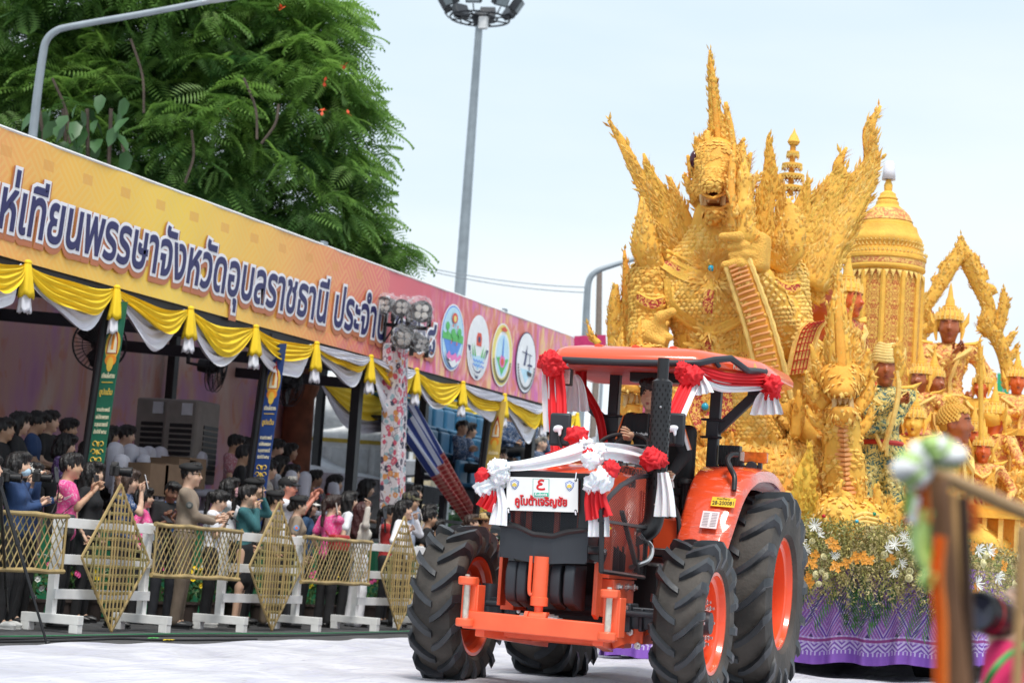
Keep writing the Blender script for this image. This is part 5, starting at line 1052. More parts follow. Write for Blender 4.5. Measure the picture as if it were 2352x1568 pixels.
wl_ = TL(1677, 1046, 2.0); mb = MB(); mb.box(wl_, (.17, .09, .16)); mb.tube([wl_ + A(0, 0, -.07), wl_ + A(0, .02, -.2)], .015, 6)
for k in range(7): mb.box(wl_ + A(-.066 + .022 * k, -.05, .0), (.006, .02, .14))
tp_('work_lamp', mb, M_tblk, bevel=.004)
ind = TL(1729, 1050, 2.02); mb = MB(); mb.box(ind, (.24, .06, .085)); tp_('indicator_lamp', mb, mat('amber_lens2', (.75, .17, .02), .15, 0, .25, 25), bevel=.008)
mb = MB(); mb.box(ind + A(-.09, -.002, 0), (.06, .062, .078)); tp_('indicator_clear_end', mb, mat('clear_plastic', (.7, .6, .5), .15), bevel=.006)
mb = MB(); l0 = TL(1642, 1078, 2.02); l1 = TL(1748, 1078, 2.02); mb.bar(l0, l1, .04, .07); mb.bar(TL(1746, 1078, 2.02), TL(1746, 1042, 2.02), .03, .05, up=(0, 1, 0)); mb.bar(TL(1704, 1072, 2.02), TL(1704, 1058, 2.02), .03, .07, up=(0, 1, 0)); mb.lathe([(0, -.03), (.045, -.03), (.045, .0)], TL(1727, 1072, 1.98), (0, 1, 0), 16); tp_('lamp_bracket', mb, M_frame, bevel=.004)
# canopy roof
plan0 = A([-.56, .98], [.50, .98], [.60, 1.05], [.88, 1.80], [.89, 2.0], [.89, 2.85], [.80, 2.95], [-.80, 2.95], [-.88, 2.85], [-.88, 2.0], [-.86, 1.80], [-.63, 1.05])
cen = plan0.mean(0)
def plan(ins):
 P_ = plan0.copy(); q = P_ - cen; L_ = np.linalg.norm(q, axis=1)[:, None]; return cen + q * (1 - ins / L_)
mb = MB(); zr = 2.455; rows = []
for ins, z in ((.10, .0), (.02, .0), (0, .02), (.0, .06), (.02, .085), (.05, .115), (.12, .14), (.26, .158), (.5, .166), (.75, .168)):
 P_ = plan(ins); rows.append(np.c_[P_, zr + z + .045 * (P_[:, 1] - 1) * (1 - .35 * (P_[:, 1] - 1))])
mb.grid(np.stack(rows, 1), closed=True); P_ = rows[-1]; mb.add(P_, [tuple(range(len(P_)))]); tp_('canopy_roof', mb, M_or, ang=35)
mb = MB(); P_ = rows[0] + A(0, 0, -.004); mb.add(P_, [tuple(range(len(P_)))[::-1]]); tp_('roof_lining', mb, mat('lining_red', (.55, .05, .025), .6), smooth=False)
mb = MB()
for x in (-.3, 0, .3): mb.tube([(x, 1.15, zr + .155), (x, 2.8, zr + .20)], .035, 8, sq=.6)
tp_('roof_rib', mb, M_or)
pr_, pn = A(.60, 1.05, 0), A(.88, 1.80, 0); ed = unit(pn - pr_); nn = A(ed[1], -ed[0], 0)
mb = MB(); o_ = A(.72, 1.36, zr + .035) + nn * .008; write(mb, 'Kubota', o_, ed, (0, 0, 1), nn, .24, .075, .012, .004)
tp_('roof_lettering', mb, mat('pale_decal', (.8, .62, .5), .4), smooth=False)
mb = MB(); mb.prism([(.28, .0), (.36, 0), (.31, .07), (.29, .08)], o_, ed, (0, 0, 1), .003); tp_('roof_decal', mb, mat('decal_gold', (.8, .5, .15), .4), smooth=False)
mb = MB(); B_ = [TL(1288, 826, .92), TL(1420, 832, .90), TL(1570, 834, .92), TL(1607, 833, .95), TL(1640, 826, 1.1), TL(1679, 823, 1.25), TL(1697, 836, 1.35), TL(1717, 851, 1.5), TL(1757, 853, 1.85)]; mb.tube(B_, .026, 10); mb.tube([TL(1640, 826, 1.1), TL(1652, 842, 1.15)], .018, 8); tp_('roof_guard_bar', mb, M_frame)
mb = MB(); a, b = TL(1560, 868, 1.6), TL(1455, 868, 1.6); mb.box(TL(1510, 862, 1.7), (.42, .14, .12)); tp_('roof_console', mb, M_tblk, bevel=.01)
hl = TL(1300, 866, 1.0); mb = MB(); mb.box(hl, (.10, .06, .13)); tp_('roof_headlamp', mb, M_tblk, bevel=.006)
mb = MB(); mb.box(hl + A(0, -.033, 0), (.085, .01, .11)); tp_('headlamp_glass', mb, mat('lamp_glass', (.62, .42, .40), .15, 0, .2, 60), bevel=.004)
mb = MB(); mb.tube([hl + A(0, 0, .06), hl + A(0, .02, .14)], .012, 6); tp_('lamp_stem', mb, M_steel)
# mirrors
for sg, (px, py), y, w_, ln in ((-1, (1287, 986), .45, .165, (1304, 1050)), (1, (1551, 986), .62, .15, (1537, 1015))):
 c = TL(px, py, y); mb = MB(); mb.box(c, (w_, .035, .245)); tp_('mirror', mb, M_frame, bevel=.025)
 mb = MB(); mb.box(c + A(0, -.02, -.01), (w_ * .35, .012, .05)); mb.tube(spline([c + A(0, -.035, .0), c + A(.01, -.035, -.1), TL(*ln, y)], 4), .011, 6); tp_('mirror_arm', mb, M_tblk)
 mb = MB(); solid(mb, [('e', c + A(0, -.04, .01), (.035, .015, .02), .02), ('e', c + A(-.025, -.04, -.005), (.018, .012, .02), .02), ('e', c + A(.01, -.04, -.03), (.012, .012, .025), .02)], .008); tp_('mirror_padding', mb, M_wcl)

# the name board on the nose
SG = thing('sign_board', 'white board with red lettering hung on the tractor grille', 'sign', TW((xm, yg - .06, 1.15)))
ys = yg - .058; p00, p10, p11, p01 = [TL(*q, ys) for q in ((1163, 1171), (1327, 1176), (1329, 1103), (1164, 1094))]
sx, sy = unit(p10 - p00), unit(p01 - p00); sn = unit(np.cross(sx, sy)); sw_, sh_ = np.linalg.norm(p10 - p00), np.linalg.norm(p01 - p00)
gx, gy, gn = [tex * v[0] + tey * v[1] + A(0, 0, v[2]) for v in (sx, sy, sn)]; go = TW(p00)
mb = MB(); mb.prism([(0, 0), (sw_, 0), (sw_, sh_), (0, sh_)], go - gn * .006, gx, gy, .006); obj('board_face', mb, mat('board_white', (.80, .79, .77), .4, 0, .02), SG, smooth=False)
mred, mtl, mblu, myl = mat('print_red', (.66, .012, .014), .45), mat('print_teal', (.02, .42, .27), .45), mat('print_blue', (.04, .14, .5), .45), mat('print_yellow', (.75, .55, .1), .45); mwh = mat('print_white', (.82, .82, .82), .45); mpk = mat('print_shadow', (.35, .01, .03), .45)
mb = MB(); ft_ = write(mb, 'คูโบต้าเจริญชัย', go + gx * .131 * sw_ + gy * .165 * sh_, gx, gy, gn, .72 * sw_, .078, .03, .002, 1); obj('name_shadow', mb, [mred, mpk], SG, smooth=False)
mb = MB(); write(mb, 'คูโบต้าเจริญชัย', go + gx * .125 * sw_ + gy * .18 * sh_, gx, gy, gn, .72 * sw_, .078, .022, .005, 0); obj('name_lettering', mb, [mred], SG, smooth=False)
rect = lambda mb, u0, v0, u1, v1, lf, mi: mb.prism([(u0 * sw_, v0 * sh_), (u1 * sw_, v0 * sh_), (u1 * sw_, v1 * sh_), (u0 * sw_, v1 * sh_)], go + gn * lf, gx, gy, .001, mi)
mb = MB(); rect(mb, .37, .40, .60, .96, .001, 0); rect(mb, .377, .41, .593, .95, .0025, 1); rect(mb, .39, .43, .59, .55, .004, 2); write(mb, 'Kubota', go + gx * .405 * sw_ + gy * .455 * sh_, gx, gy, gn, .17 * sw_, .032, .02, .006, 1)
cur = [(.53, .90), (.49, .915), (.458, .88), (.46, .83), (.50, .80), (.455, .77), (.435, .71), (.45, .66), (.50, .645), (.545, .665)]
mb.tube([go + gx * u * sw_ + gy * v * sh_ + gn * .004 for u, v in spline(cur, 5)], .0075, 6, 3, sq=.3, up=gn); obj('maker_emblem', mb, [mtl, mwh, mtl, mred], SG)
for u in (.115, .885):
 mb = MB()
 for k, (s_, m_) in enumerate(((1, 2), (.86, 1), (.72, 2), (.6, 1))): mb.prism([(s_ * a_ * .034, s_ * b_ * .036) for a_, b_ in ((-.9, .6), (-.5, .75), (0, 1), (.5, .75), (.9, .6), (.85, -.1), (.4, -.7), (0, -1), (-.4, -.7), (-.85, -.1))], go + gx * u * sw_ + gy * .77 * sh_ + gn * (.001 + .002 * k), gx, gy, .001, m_)
 mb.prism([(-.018, -.012), (.018, -.012), (.012, .006), (0, .012), (-.012, .006)], go + gx * u * sw_ + gy * .77 * sh_ + gn * .009, gx, gy, .001, 3); obj('shield_emblem', mb, [mred, mwh, mblu, myl], SG, smooth=False)
for u, v in ((.03, .95), (.97, .95), (.03, .04), (.97, .04)):
 mb = MB(); mb.lathe([(.003, .001), (.009, .002), (.010, 0)], go + gx * u * sw_ + gy * v * sh_, gn, 10); obj('eyelet', mb, M_tblk, SG)
 if v > .5: mb = MB(); mb.tube([go + gx * u * sw_ + gy * v * sh_ + gn * .01, go + gx * u * sw_ + gy * 1.18 * sh_ - gn * .01], .004, 5); obj('cord', mb, M_wcl, SG)
 else: mb = MB(); mb.tube([go + gx * u * sw_ + gy * v * sh_ + gn * .01, go + gx * (u + .01) * sw_ - gy * .08 * sh_ + gn * .01], .005, 5); obj('cord', mb, M_wcl, SG)

# ---------------------------------------------------------------- red and white cloth on the tractor
M_rcl = mat('red_cloth', (.72, .014, .022), .7, 0, .10, 6); M_wc2 = mat('white_sateen', (.88, .87, .89), .7, 0, .03, 6, sss=.25)
def rosette(c, r, seed, mi=0, mb=None, sq=.7, n=20):
 mb = mb or MB(); q = np.random.default_rng(seed); c = A(*c); nu, nv = 40, 26; k = max(3, n // 4)
 u = np.arange(nu) * 2 * math.pi / nu; t = np.linspace(.02, math.pi - .02, nv); D = np.stack([np.outer(np.sin(t), np.cos(u)), np.outer(np.sin(t), np.sin(u)), np.outer(np.cos(t), np.ones(nu))], -1)
 for j in range(k):
  rr = r * q.uniform(.48, .66); o = c + unit(q.normal(0, 1, 3) - tey * .5) * (r - rr) * q.uniform(.8, 1.15); f = 0
  for m in range(4): a_ = unit(q.normal(0, 1, 3)); b_ = unit(q.normal(0, 1, 3)); f = f + (1 - 2 * np.abs(np.sin((D @ a_) * q.uniform(3, 5.5) + 1.3 * np.sin((D @ b_) * 4) + m))) / 4
  P_ = o + D * (rr * (1 + .42 * f))[..., None]; mb.grid(P_.transpose(1, 0, 2)[:, ::-1], mi, closed=True)
 return mb
def ribbon(mb, pts, w_, mi=0, folds=3, amp=.02, ph=0, side=None, n=15, flare=(1, 1)):
 P_ = spline(pts, 6); s_ = np.linspace(-1, 1, n); tg = np.gradient(P_, axis=0); rows = []
 for i, p in enumerate(P_):
  t = unit(tg[i]); sd_ = unit(A(*(side if side is not None else np.cross(t, tey)))); sd_ = unit(sd_ - t * (sd_ @ t)); nr_ = np.cross(t, sd_); k = i / (len(P_) - 1); ww = w_ * (flare[0] + (flare[1] - flare[0]) * k)
  fo = amp * np.sin(s_ * math.pi * folds + ph + .8 * k) + .4 * amp * np.sin(s_ * math.pi * folds * 2.3 + ph * 2 + 2 * k)
  rows.append(p + (s_ * ww / 2)[:, None] * sd_ + fo[:, None] * nr_)
 mb.grid(A(rows), mi)
def deco(name, label, parts_, loc, cat='decoration'):
 t = thing(name, label, cat, loc, 'red and white cloth on the tractor')
 for nm, mb, m in parts_: obj(nm, mb, m, t, ang=180)
 return t
T3 = lambda px, py, y: TW(TL(px, py, y))
c = T3(1268, 830, .88); r1 = rosette(c, .13, 1); a = MB(); ribbon(a, [T3(1272, 845, .88), T3(1278, 900, .9), T3(1280, 960, .85), T3(1285, 1025, .8), T3(1290, 1045, .7)], .15, 0, 3, .02, 0, tex); b = MB(); ribbon(b, [T3(1262, 850, .9), T3(1262, 900, .92), T3(1266, 990, .9)], .11, 0, 2, .015, 1, tex)
deco('rosette', 'red rosette with long red and white streamers on the left canopy corner', [('red_bow', r1, M_rcl), ('red_streamer', a, M_rcl), ('white_streamer', b, M_wc2)], c)
b = MB(); ribbon(b, [T3(1315, 862, 1.6), T3(1322, 890, 1.6), T3(1322, 945, 1.6)], .20, 0, 4, .03, 2, tex, flare=(.5, 1.2)); rr = MB(); ribbon(rr, [T3(1335, 850, 1.7), T3(1335, 890, 1.7)], .10, 0, 2, .02, 0, tex)
deco('streamer', 'loose white cloth hanging under the left side of the canopy', [('white_cloth', b, M_wc2), ('red_cloth', rr, M_rcl)], T3(1320, 900, 1.6))
a = MB(); ribbon(a, [T3(1340, 890, 1.9), T3(1372, 945, 1.9), T3(1384, 990, 1.9), T3(1388, 1030, 1.9)], .07, 0, 2, .012, 1, tex); deco('streamer', 'thin red ribbon running down the left canopy brace', [('red_ribbon', a, M_rcl)], T3(1370, 940, 1.9))
c = T3(1588, 855, .9); r1 = rosette(c, .125, 2); a = MB(); ribbon(a, [T3(1582, 870, .9), T3(1565, 905, .8), T3(1540, 960, .65)], .11, 0, 3, .015, 0, tex); b = MB(); ribbon(b, [T3(1598, 875, .92), T3(1578, 920, .8), T3(1560, 965, .68)], .09, 0, 2, .015, 1, tex); b2 = MB(); ribbon(b2, [T3(1602, 862, .9), T3(1612, 885, .9), T3(1616, 905, .9)], .13, 0, 3, .025, 1, tex, flare=(.5, 1.2))
deco('rosette', 'red rosette with a slanting red and white streamer above the mirror', [('red_bow', r1, M_rcl), ('red_streamer', a, M_rcl), ('white_streamer', b, M_wc2), ('white_tail', b2, M_wc2)], c)
a = MB(); ribbon(a, [T3(1608, 853, 1.0), T3(1660, 868, 1.2), T3(1710, 872, 1.5), T3(1757, 872, 1.8)], .10, 0, 4, .016, 0, (0, 0, 1)); b = MB(); ribbon(b, [T3(1608, 866, 1.02), T3(1655, 886, 1.2), T3(1700, 888, 1.5), T3(1750, 884, 1.8)], .085, 0, 3, .012, 1, (0, 0, 1)); deco('swag', 'red and white cloth draped along the right edge of the canopy', [('red_drape', a, M_rcl), ('white_drape', b, M_wc2)], T3(1680, 870, 1.4), 'swag')
c = T3(1773, 880, 1.85); r1 = rosette(c, .135, 3, n=11); b = MB(); ribbon(b, [T3(1768, 905, 1.85), T3(1764, 925, 1.85), T3(1764, 952, 1.85)], .25, 0, 4, .04, 1, tex, flare=(.6, 1.1)); deco('rosette', 'large red rosette with a white tail on the right canopy corner', [('red_bow', r1, M_rcl), ('white_tail', b, M_wc2)], c)
# band over the hood
a = MB(); ribbon(a, [T3(1150, 1072, -.86), T3(1215, 1066, -.84), T3(1290, 1050, -.78), T3(1338, 1034, -.66)], .10, 0, 1.4, .02, 0, (0, 0, 1), flare=(.6, 1.2)); ribbon(a, [T3(1345, 1036, -.6), T3(1400, 1036, -.35), T3(1445, 1042, .05), T3(1495, 1056, .45)], .12, 0, 1.6, .022, 1, (0, 0, 1)); deco('band', 'white cloth band laid across the tractor hood', [('white_band', a, M_wc2)], T3(1300, 1045, -.6))
c = T3(1333, 1022, -.5); r1 = rosette(c + A(-.03, 0, .03), .11, 4, n=14); w_ = rosette(c + A(.07, 0, -.01), .10, 5, n=8); a = MB(); ribbon(a, [T3(1310, 1035, -.5), T3(1280, 1045, -.5), T3(1258, 1050, -.4)], .08, 0, 2, .02, 0, (0, 0, 1)); deco('rosette', 'red and white rosette on top of the hood', [('red_ruffle', r1, M_rcl), ('white_ruffle', w_, M_wc2), ('red_tail', a, M_rcl)], c)
c = T3(1132, 1090, -.86); w_ = rosette(c + A(.02, 0, .04), .125, 6, n=11); rosette(c + A(.0, 0, -.09), .12, 16, 0, w_, n=8); r1 = rosette(c + A(-.06, -.06, .0), .075, 7, n=6); a = MB(); ribbon(a, [T3(1130, 1125, -.9), T3(1124, 1145, -.9), T3(1112, 1168, -.9)], .13, 0, 4, .03, 0, tex, flare=(.7, 1)); b = MB(); ribbon(b, [T3(1142, 1120, -.88), T3(1146, 1160, -.88), T3(1142, 1205, -.88)], .12, 0, 3, .02, 1, tex, flare=(.6, 1.1)); deco('rosette', 'white rosette with red and white tails left of the sign board', [('white_ruffle', w_, M_wc2), ('red_ruffle', r1, M_rcl), ('red_tail', a, M_rcl), ('white_tail', b, M_wc2)], c)
c = T3(1372, 1080, -.88); w_ = rosette(c + A(0, 0, .08), .12, 8, n=9); rosette(c + A(.02, 0, -.05), .13, 18, 0, w_, n=9); r1 = rosette(c + A(.11, .0, .0), .09, 9, n=7); rosette(c + A(-.06, -.02, .12), .06, 19, 0, r1, n=4); a = MB(); ribbon(a, [T3(1368, 1125, -.9), T3(1368, 1155, -.9), T3(1374, 1190, -.9)], .18, 0, 5, .035, 0, tex, flare=(.7, 1.1)); b = MB(); ribbon(b, [T3(1376, 1185, -.87), T3(1378, 1205, -.87), T3(1378, 1232, -.87)], .15, 0, 4, .03, 1, tex); deco('rosette', 'big white rosette with red ruffle right of the sign board', [('white_ruffle', w_, M_wc2), ('red_ruffle', r1, M_rcl), ('red_tail', a, M_rcl), ('white_tail', b, M_wc2)], c)
c = T3(1507, 1058, .12); r1 = rosette(c, .13, 10, n=11); b = MB(); ribbon(b, [T3(1520, 1085, .2), T3(1524, 1130, .2), T3(1524, 1186, .2)], .16, 0, 3, .03, 1, tex, flare=(.5, 1.1)); deco('rosette', 'red rosette behind the exhaust with a long white tail', [('red_bow', r1, M_rcl), ('white_tail', b, M_wc2)], c)
mb = MB(); mb.tube(spline([T3(1382, 1195, -.7), T3(1392, 1203, -.7), T3(1403, 1214, -.68)], 4), .008, 6); tag(obj('yellow_cord', mb, M_yel), 'short yellow cord end beside the side mesh of the tractor', 'cord')

# driver
hd_ = TL(1500, 922, 1.42); hb = TW(hd_) - A(0, 0, .66)
def jersey(t, U, S, arm, Hc, Rm, leg):
 mb = MB(); mo = MB()
 for q in (-1, 1):
  E = arm[q][0]; d = unit(E - S[q]); o_ = unit(A(q, .2, .9) - d * (A(q, .2, .9) @ d)); side = np.cross(d, o_)
  for m_, w0 in ((mo, .0), (mb, .05)):
   rows = [[(S[q] * (1 - k) + E * k if k >= 0 else S[q] + A(-q * .12, 0, .03) * -k * 4) + unit(o_ + side * s_ * .7 + side * w0 * 12 * .8) * (.067 if k >= 0 else .06) for s_ in (-.45, 0, .45)] for k in (-.2, 0, .3, .6, .9)]
   G = A(rows); m_.grid(G); m_.grid(G[:, ::-1] - unit(o_) * .004)
 obj('orange_panel', mo, mat('jersey_orange', (.75, .16, .03), .7), t, True, kind='stuff'); obj('white_panel', mb, mat('jersey_white', (.75, .74, .74), .7), t, True, kind='stuff')
 mb = MB(); write(mb, 'คูโบต้าเจริญชัย', U(.12, .135, 1.245), (-1, 0, 0), (0, 0, 1), (0, 1, 0), .13, .028, .02, .0); obj('chest_lettering', mb, mwh, t, True, smooth=False)
 mb = MB(); mb.tube([U(0, .1, 1.42), U(0, .118, 1.30), U(0, .12, 1.1)], .008, 5); obj('zip', mb, M_black, t, True)
person('driver', 'tractor driver in a black and orange jersey and jeans, half hidden by the exhaust', hb, -109.5, 1.0, (T3(1542, 1102, 1.25), T3(1440, 1015, 1.0)), ('driver_black', (.012, .012, .014)), 'long', ('trousers', 'jeans', (.02, .045, .09)), hair='short', tone='mid', seat=True, head=(-8, -3), h=.018, extra=jersey)
pd = PEOPLE['driver']; mb = MB(); E_, W_ = pd['arm'][-1]; hand_geo(mb, W_, W_ - E_, -1, .4, 0, 1.12); tag(obj('glove', mb, mat('glove_white', (.72, .7, .68), .8)), 'white work glove on the driver’s hand beside the exhaust', 'glove')
# ================================================================ THE WAX FLOAT
from mathutils.bvhtree import BVHTree
def waxm(name, c, bump=.35, bs=26, var=.14): return mat(name, c, .72, 0, var, 5, bump, bs, sss=.15)
M_wax = waxm('wax_gold', (.83, .47, .07)); M_wax2 = waxm('wax_amber', (.81, .38, .05)); M_waxp = waxm('wax_pale', (.85, .58, .17)); M_fl = mat('wax_flake', (1, 1, 1), .72, 0, .08, 6, attr=True, sss=.15)
M_face = mat('wax_face_orange', (.62, .115, .022), .33, 0, .06, 4, sss=.1); M_faceb = mat('wax_face_brown', (.36, .10, .035), .35, 0, .08, 4, sss=.06); M_redw = mat('wax_red', (.5, .03, .02), .5)
GOLD = A([.84, .50, .10], [.82, .46, .08], [.87, .56, .15], [.79, .42, .07], [.84, .52, .12])
OCH = A([.80, .49, .08], [.81, .47, .075], [.77, .45, .075], [.84, .52, .10])
def raw(name, v, n, flat, m, par, col=None, kind='stuff', smooth=False, mi=None):
 me = bpy.data.meshes.new(name); fill(me, v, n, flat, m, mi, smooth)
 if col is not None: me.attributes.new('col', 'FLOAT_COLOR', 'POINT').data.foreach_set('color', np.c_[col, np.ones(len(col))].astype(np.float32).ravel())
 o = link(name, me, par)
 if kind: o['kind'] = kind
 return o
def tri_of(v, F):
 T = []
 for f in F:
  for k in range(1, len(f) - 1): T.append((f[0], f[k], f[k + 1]))
 return np.array(T)
def scatter(v, T, dens, rg, face_cam=True):
 a, b, c = v[T[:, 0]], v[T[:, 1]], v[T[:, 2]]; n = np.cross(b - a, c - a); ar = np.linalg.norm(n, axis=1) / 2; n = n / (2 * ar[:, None] + 1e-12)
 if face_cam:
  vis = ((EYE - a) * n).sum(1) > -.35 * np.linalg.norm(EYE - a, axis=1); ar = ar * vis
 N = int(ar.sum() * dens); k = rg.choice(len(T), N, p=ar / ar.sum()); u, w_ = rg.random(N), rg.random(N); s = u + w_ > 1; u[s], w_[s] = 1 - u[s], 1 - w_[s]
 return a[k] + u[:, None] * (b - a)[k] + w_[:, None] * (c - a)[k], n[k]
def flakes(par, v, F, dens=230, L_=.075, W_=.05, lift=.35, seed=1, pal=GOLD, d=(0, 0, -1), jit=.35, name='wax_flakes', T=None):
 rg = np.random.default_rng(seed); T = tri_of(v, F) if T is None else T; P, n = scatter(v, T, dens, rg); N = len(P)
 return place(par, P, n, A(d) + rg.normal(0, jit, (N, 3)), L_, W_, lift, rg, pal, name)
def place(par, P, n, t, L_, W_, lift, rg, pal, name, var=(.7, 1.35)):
 N = len(P); t = t - n * (t * n).sum(1)[:, None]; t /= np.linalg.norm(t, axis=1)[:, None] + 1e-9; b = np.cross(n, t)
 l = (L_ * rg.uniform(*var, N))[:, None]; w_ = (W_ * rg.uniform(*var, N))[:, None] / 2; h1, h2 = l * lift * .45, l * lift * rg.uniform(.6, 1.6, N)[:, None]
 Q = np.stack([P - n * .004, P + t * l * .45 - b * w_ + n * h1, P + t * l * .5 + n * (h1 + w_ * .5), P + t * l * .45 + b * w_ + n * h1, P + t * l + n * h2], 1).reshape(-1, 3)
 o = np.arange(N)[:, None] * 5; flat = (o + np.array([[0, 2, 1, 0, 3, 2, 1, 2, 4, 2, 3, 4]])).ravel(); col = pal[rg.integers(0, len(pal), N)] * rg.uniform(.9, 1.08, N)[:, None]
 return raw(name, Q, np.full(N * 4, 3), flat, M_fl, par, np.repeat(col, 5, 0))
def scales(par, vq, a, b, rh, L_, W_, lift=.14, seed=1, pal=GOLD, rmax=1.6):
 """regular overlapping rows of scales round the axis a-b, pointing towards b"""
 tr = bvh(vq); a, b = A(*a), A(*b); d = unit(b - a); x = unit(np.cross(d, A(.3, 1, .2))); y = np.cross(d, x); rg = np.random.default_rng(seed); Ps, Ns = [], []; m = int(np.linalg.norm(b - a) / rh)
 for i in range(m + 1):
  c = a + d * rh * i; k = 64
  for j in range(k):
   an = (j + .5 * (i % 2)) * 6.2832 / k; u = x * math.cos(an) + y * math.sin(an); h = tr.ray_cast(Vector(c + u * rmax), Vector(-u), rmax)
   if h[0] is not None and (EYE - A(*h[0])) @ A(*h[1]) > -2: Ps.append(h[0]); Ns.append(h[1])
 P, n = A([tuple(p) for p in Ps]), A([tuple(p) for p in Ns]); keep = np.ones(len(P), bool)
 r_ = np.linalg.norm((P - a) - ((P - a) @ d)[:, None] * d, axis=1); keep = rg.random(len(P)) < np.clip(r_ * 6.2832 / 64 / (W_ * .72), 0, 1)
 P, n = P[keep], n[keep]; return place(par, P, n, np.tile(d, (len(P), 1)) + rg.normal(0, .08, P.shape), L_, W_, lift, rg, pal, 'wax_scales', (.85, 1.15))
def wax(name, prims, h, par, m=None, fl=None, seed=1, **k):
 mb = MB(); v, q = sdf_mesh(prims, h); mb.add(v, [tuple(x) for x in q.tolist()]); o = obj(name, mb, m or M_wax, par, ang=180)
 T = np.concatenate([q[:, [0, 1, 2]], q[:, [0, 2, 3]]])
 if fl: flakes(o, v, None, *fl, seed=seed, T=T, **k)
 return o, (v, q)
PX = lambda D: D / FPX
def blade(name, pts, hw, par, D, m=None, th=.45, fl=(480, .07, .034, .24), seed=1, pal=GOLD, n=10, core=None):
 """flame shape: points and half widths measured in pixels at depth D (a third number shifts the depth)"""
 P_ = spline([V(p[0], p[1], D + (p[2] if len(p) > 2 else 0)) for p in pts], 5); r = np.interp(np.linspace(0, len(hw) - 1, len(P_)), np.arange(len(hw)), hw) * PX(D)
 r = np.maximum(r, .006); mb = MB(); mb.tube(P_, r, n, sq=th, up=(.15, -1, 0)); o = obj(name, mb, m or M_wax, par, ang=180)
 if fl:
  v = mb.v[0]; k = len(P_); F = mb.f[0]; T = tri_of(v, F); d = unit(P_[-1] - P_[0]); flakes(o, v, F, *fl, seed=seed, pal=pal, d=d, jit=.28, T=T)
  rg = np.random.default_rng(seed + 5); E = []                       # flakes standing out along both edges
  for sgn in (-1, 1):
   for i in range(1, k - 1):
    t = unit(P_[i + 1] - P_[i - 1]); x = unit(np.cross(A(.15, -1, 0), t)) * sgn
    for _ in range(2): E.append((P_[i] + x * r[i] * .9 + t * rg.uniform(-.05, .05), unit(t + x * rg.uniform(.3, .9)), unit(np.cross(t, x))))
  Q = []
  for p, t, b in E: l = fl[1] * rg.uniform(.6, 1.2); Q += [p - b * .012 - t * .02, p + b * .012 - t * .02, p + t * l]
  raw('edge_flakes', A(Q), np.full(len(E), 3), np.arange(len(Q)), M_fl, o, np.repeat(pal[rg.integers(0, len(pal), len(E))], 3, 0))
 if core:
  mb = MB(); mb.tube(P_[1:-3] - c_f * (r[1:-3] * th)[:, None], r[1:-3] * core, 6, sq=.5, up=(.15, -1, 0)); obj('core', mb, M_wax2, o, ang=180)
 return o, P_
def bvh(*vq):
 v = np.concatenate([a for a, _ in vq]); off = np.cumsum([0] + [len(a) for a, _ in vq]); F = sum([(q + o).tolist() for (_, q), o in zip(vq, off)], []); return BVHTree.FromPolygons([Vector(p) for p in v.tolist()], F)
def on_(tree, px, py, D=22, lift=.01):
 d = unit(_ray(px, py)); h = tree.ray_cast(Vector(EYE), Vector(d)); return V(px, py, D) if h[0] is None else A(*h[0]) - d * lift
def rope(tree, pts, r, par, m=None, D=22, n=6, name='rope'):
 P_ = A([on_(tree, *p, D, r * .4) for p in spline([(a, b, 0) for a, b in pts], n)[:, :2]]); mb = MB(); k = len(P_); mb.tube(P_, r * (1 + .22 * (np.arange(k) % 2)), 7); return obj(name, mb, m or M_waxp, par, ang=180)
g = NG('wax_lace', .5); c = g.N.new('ShaderNodeTexCoord').outputs['Object']; e = g.noise(c, 17, 2, 2.4); M_lace = g.done(g.ramp(e, [(.44, (.42, .03, .02)), (.5, (.42, .03, .02)), (.53, (.80, .45, .09))]), e, .8)
g = NG('wax_lace_peach', .6); c = g.N.new('ShaderNodeTexCoord').outputs['Object']; e = g.noise(c, 15, 2, 2.4); M_lacep = g.done(g.ramp(e, [(.44, (.62, .20, .07)), (.5, (.76, .34, .12)), (.54, (.86, .54, .14))]), e, .6)
g = NG('wax_lace_green', .5); c = g.N.new('ShaderNodeTexCoord').outputs['Object']; e = g.noise(c, 20, 2, 2.0); M_laceg = g.done(g.ramp(e, [(.40, (.02, .10, .10)), (.46, (.03, .12, .11)), (.50, (.66, .52, .15))]), e, .8)
def strip(tree, pa, pb, par, m, D=22, n=14, name='patterned_strip'):
 a, b = spline([(x, y, 0) for x, y in pa], n)[:, :2], spline([(x, y, 0) for x, y in pb], n)[:, :2]; G = A([[on_(tree, *(p * (1 - t) + q * t), D, .032) for t in (0, .33, .66, 1)] for p, q in zip(a, b)])
 mb = MB(); mb.grid(G); mb.grid(G[:, ::-1] + c_f * .006); return obj(name, mb, m, par, ang=180)
M_hnd = waxm('wax_knit', (.83, .46, .08), .9, 60)
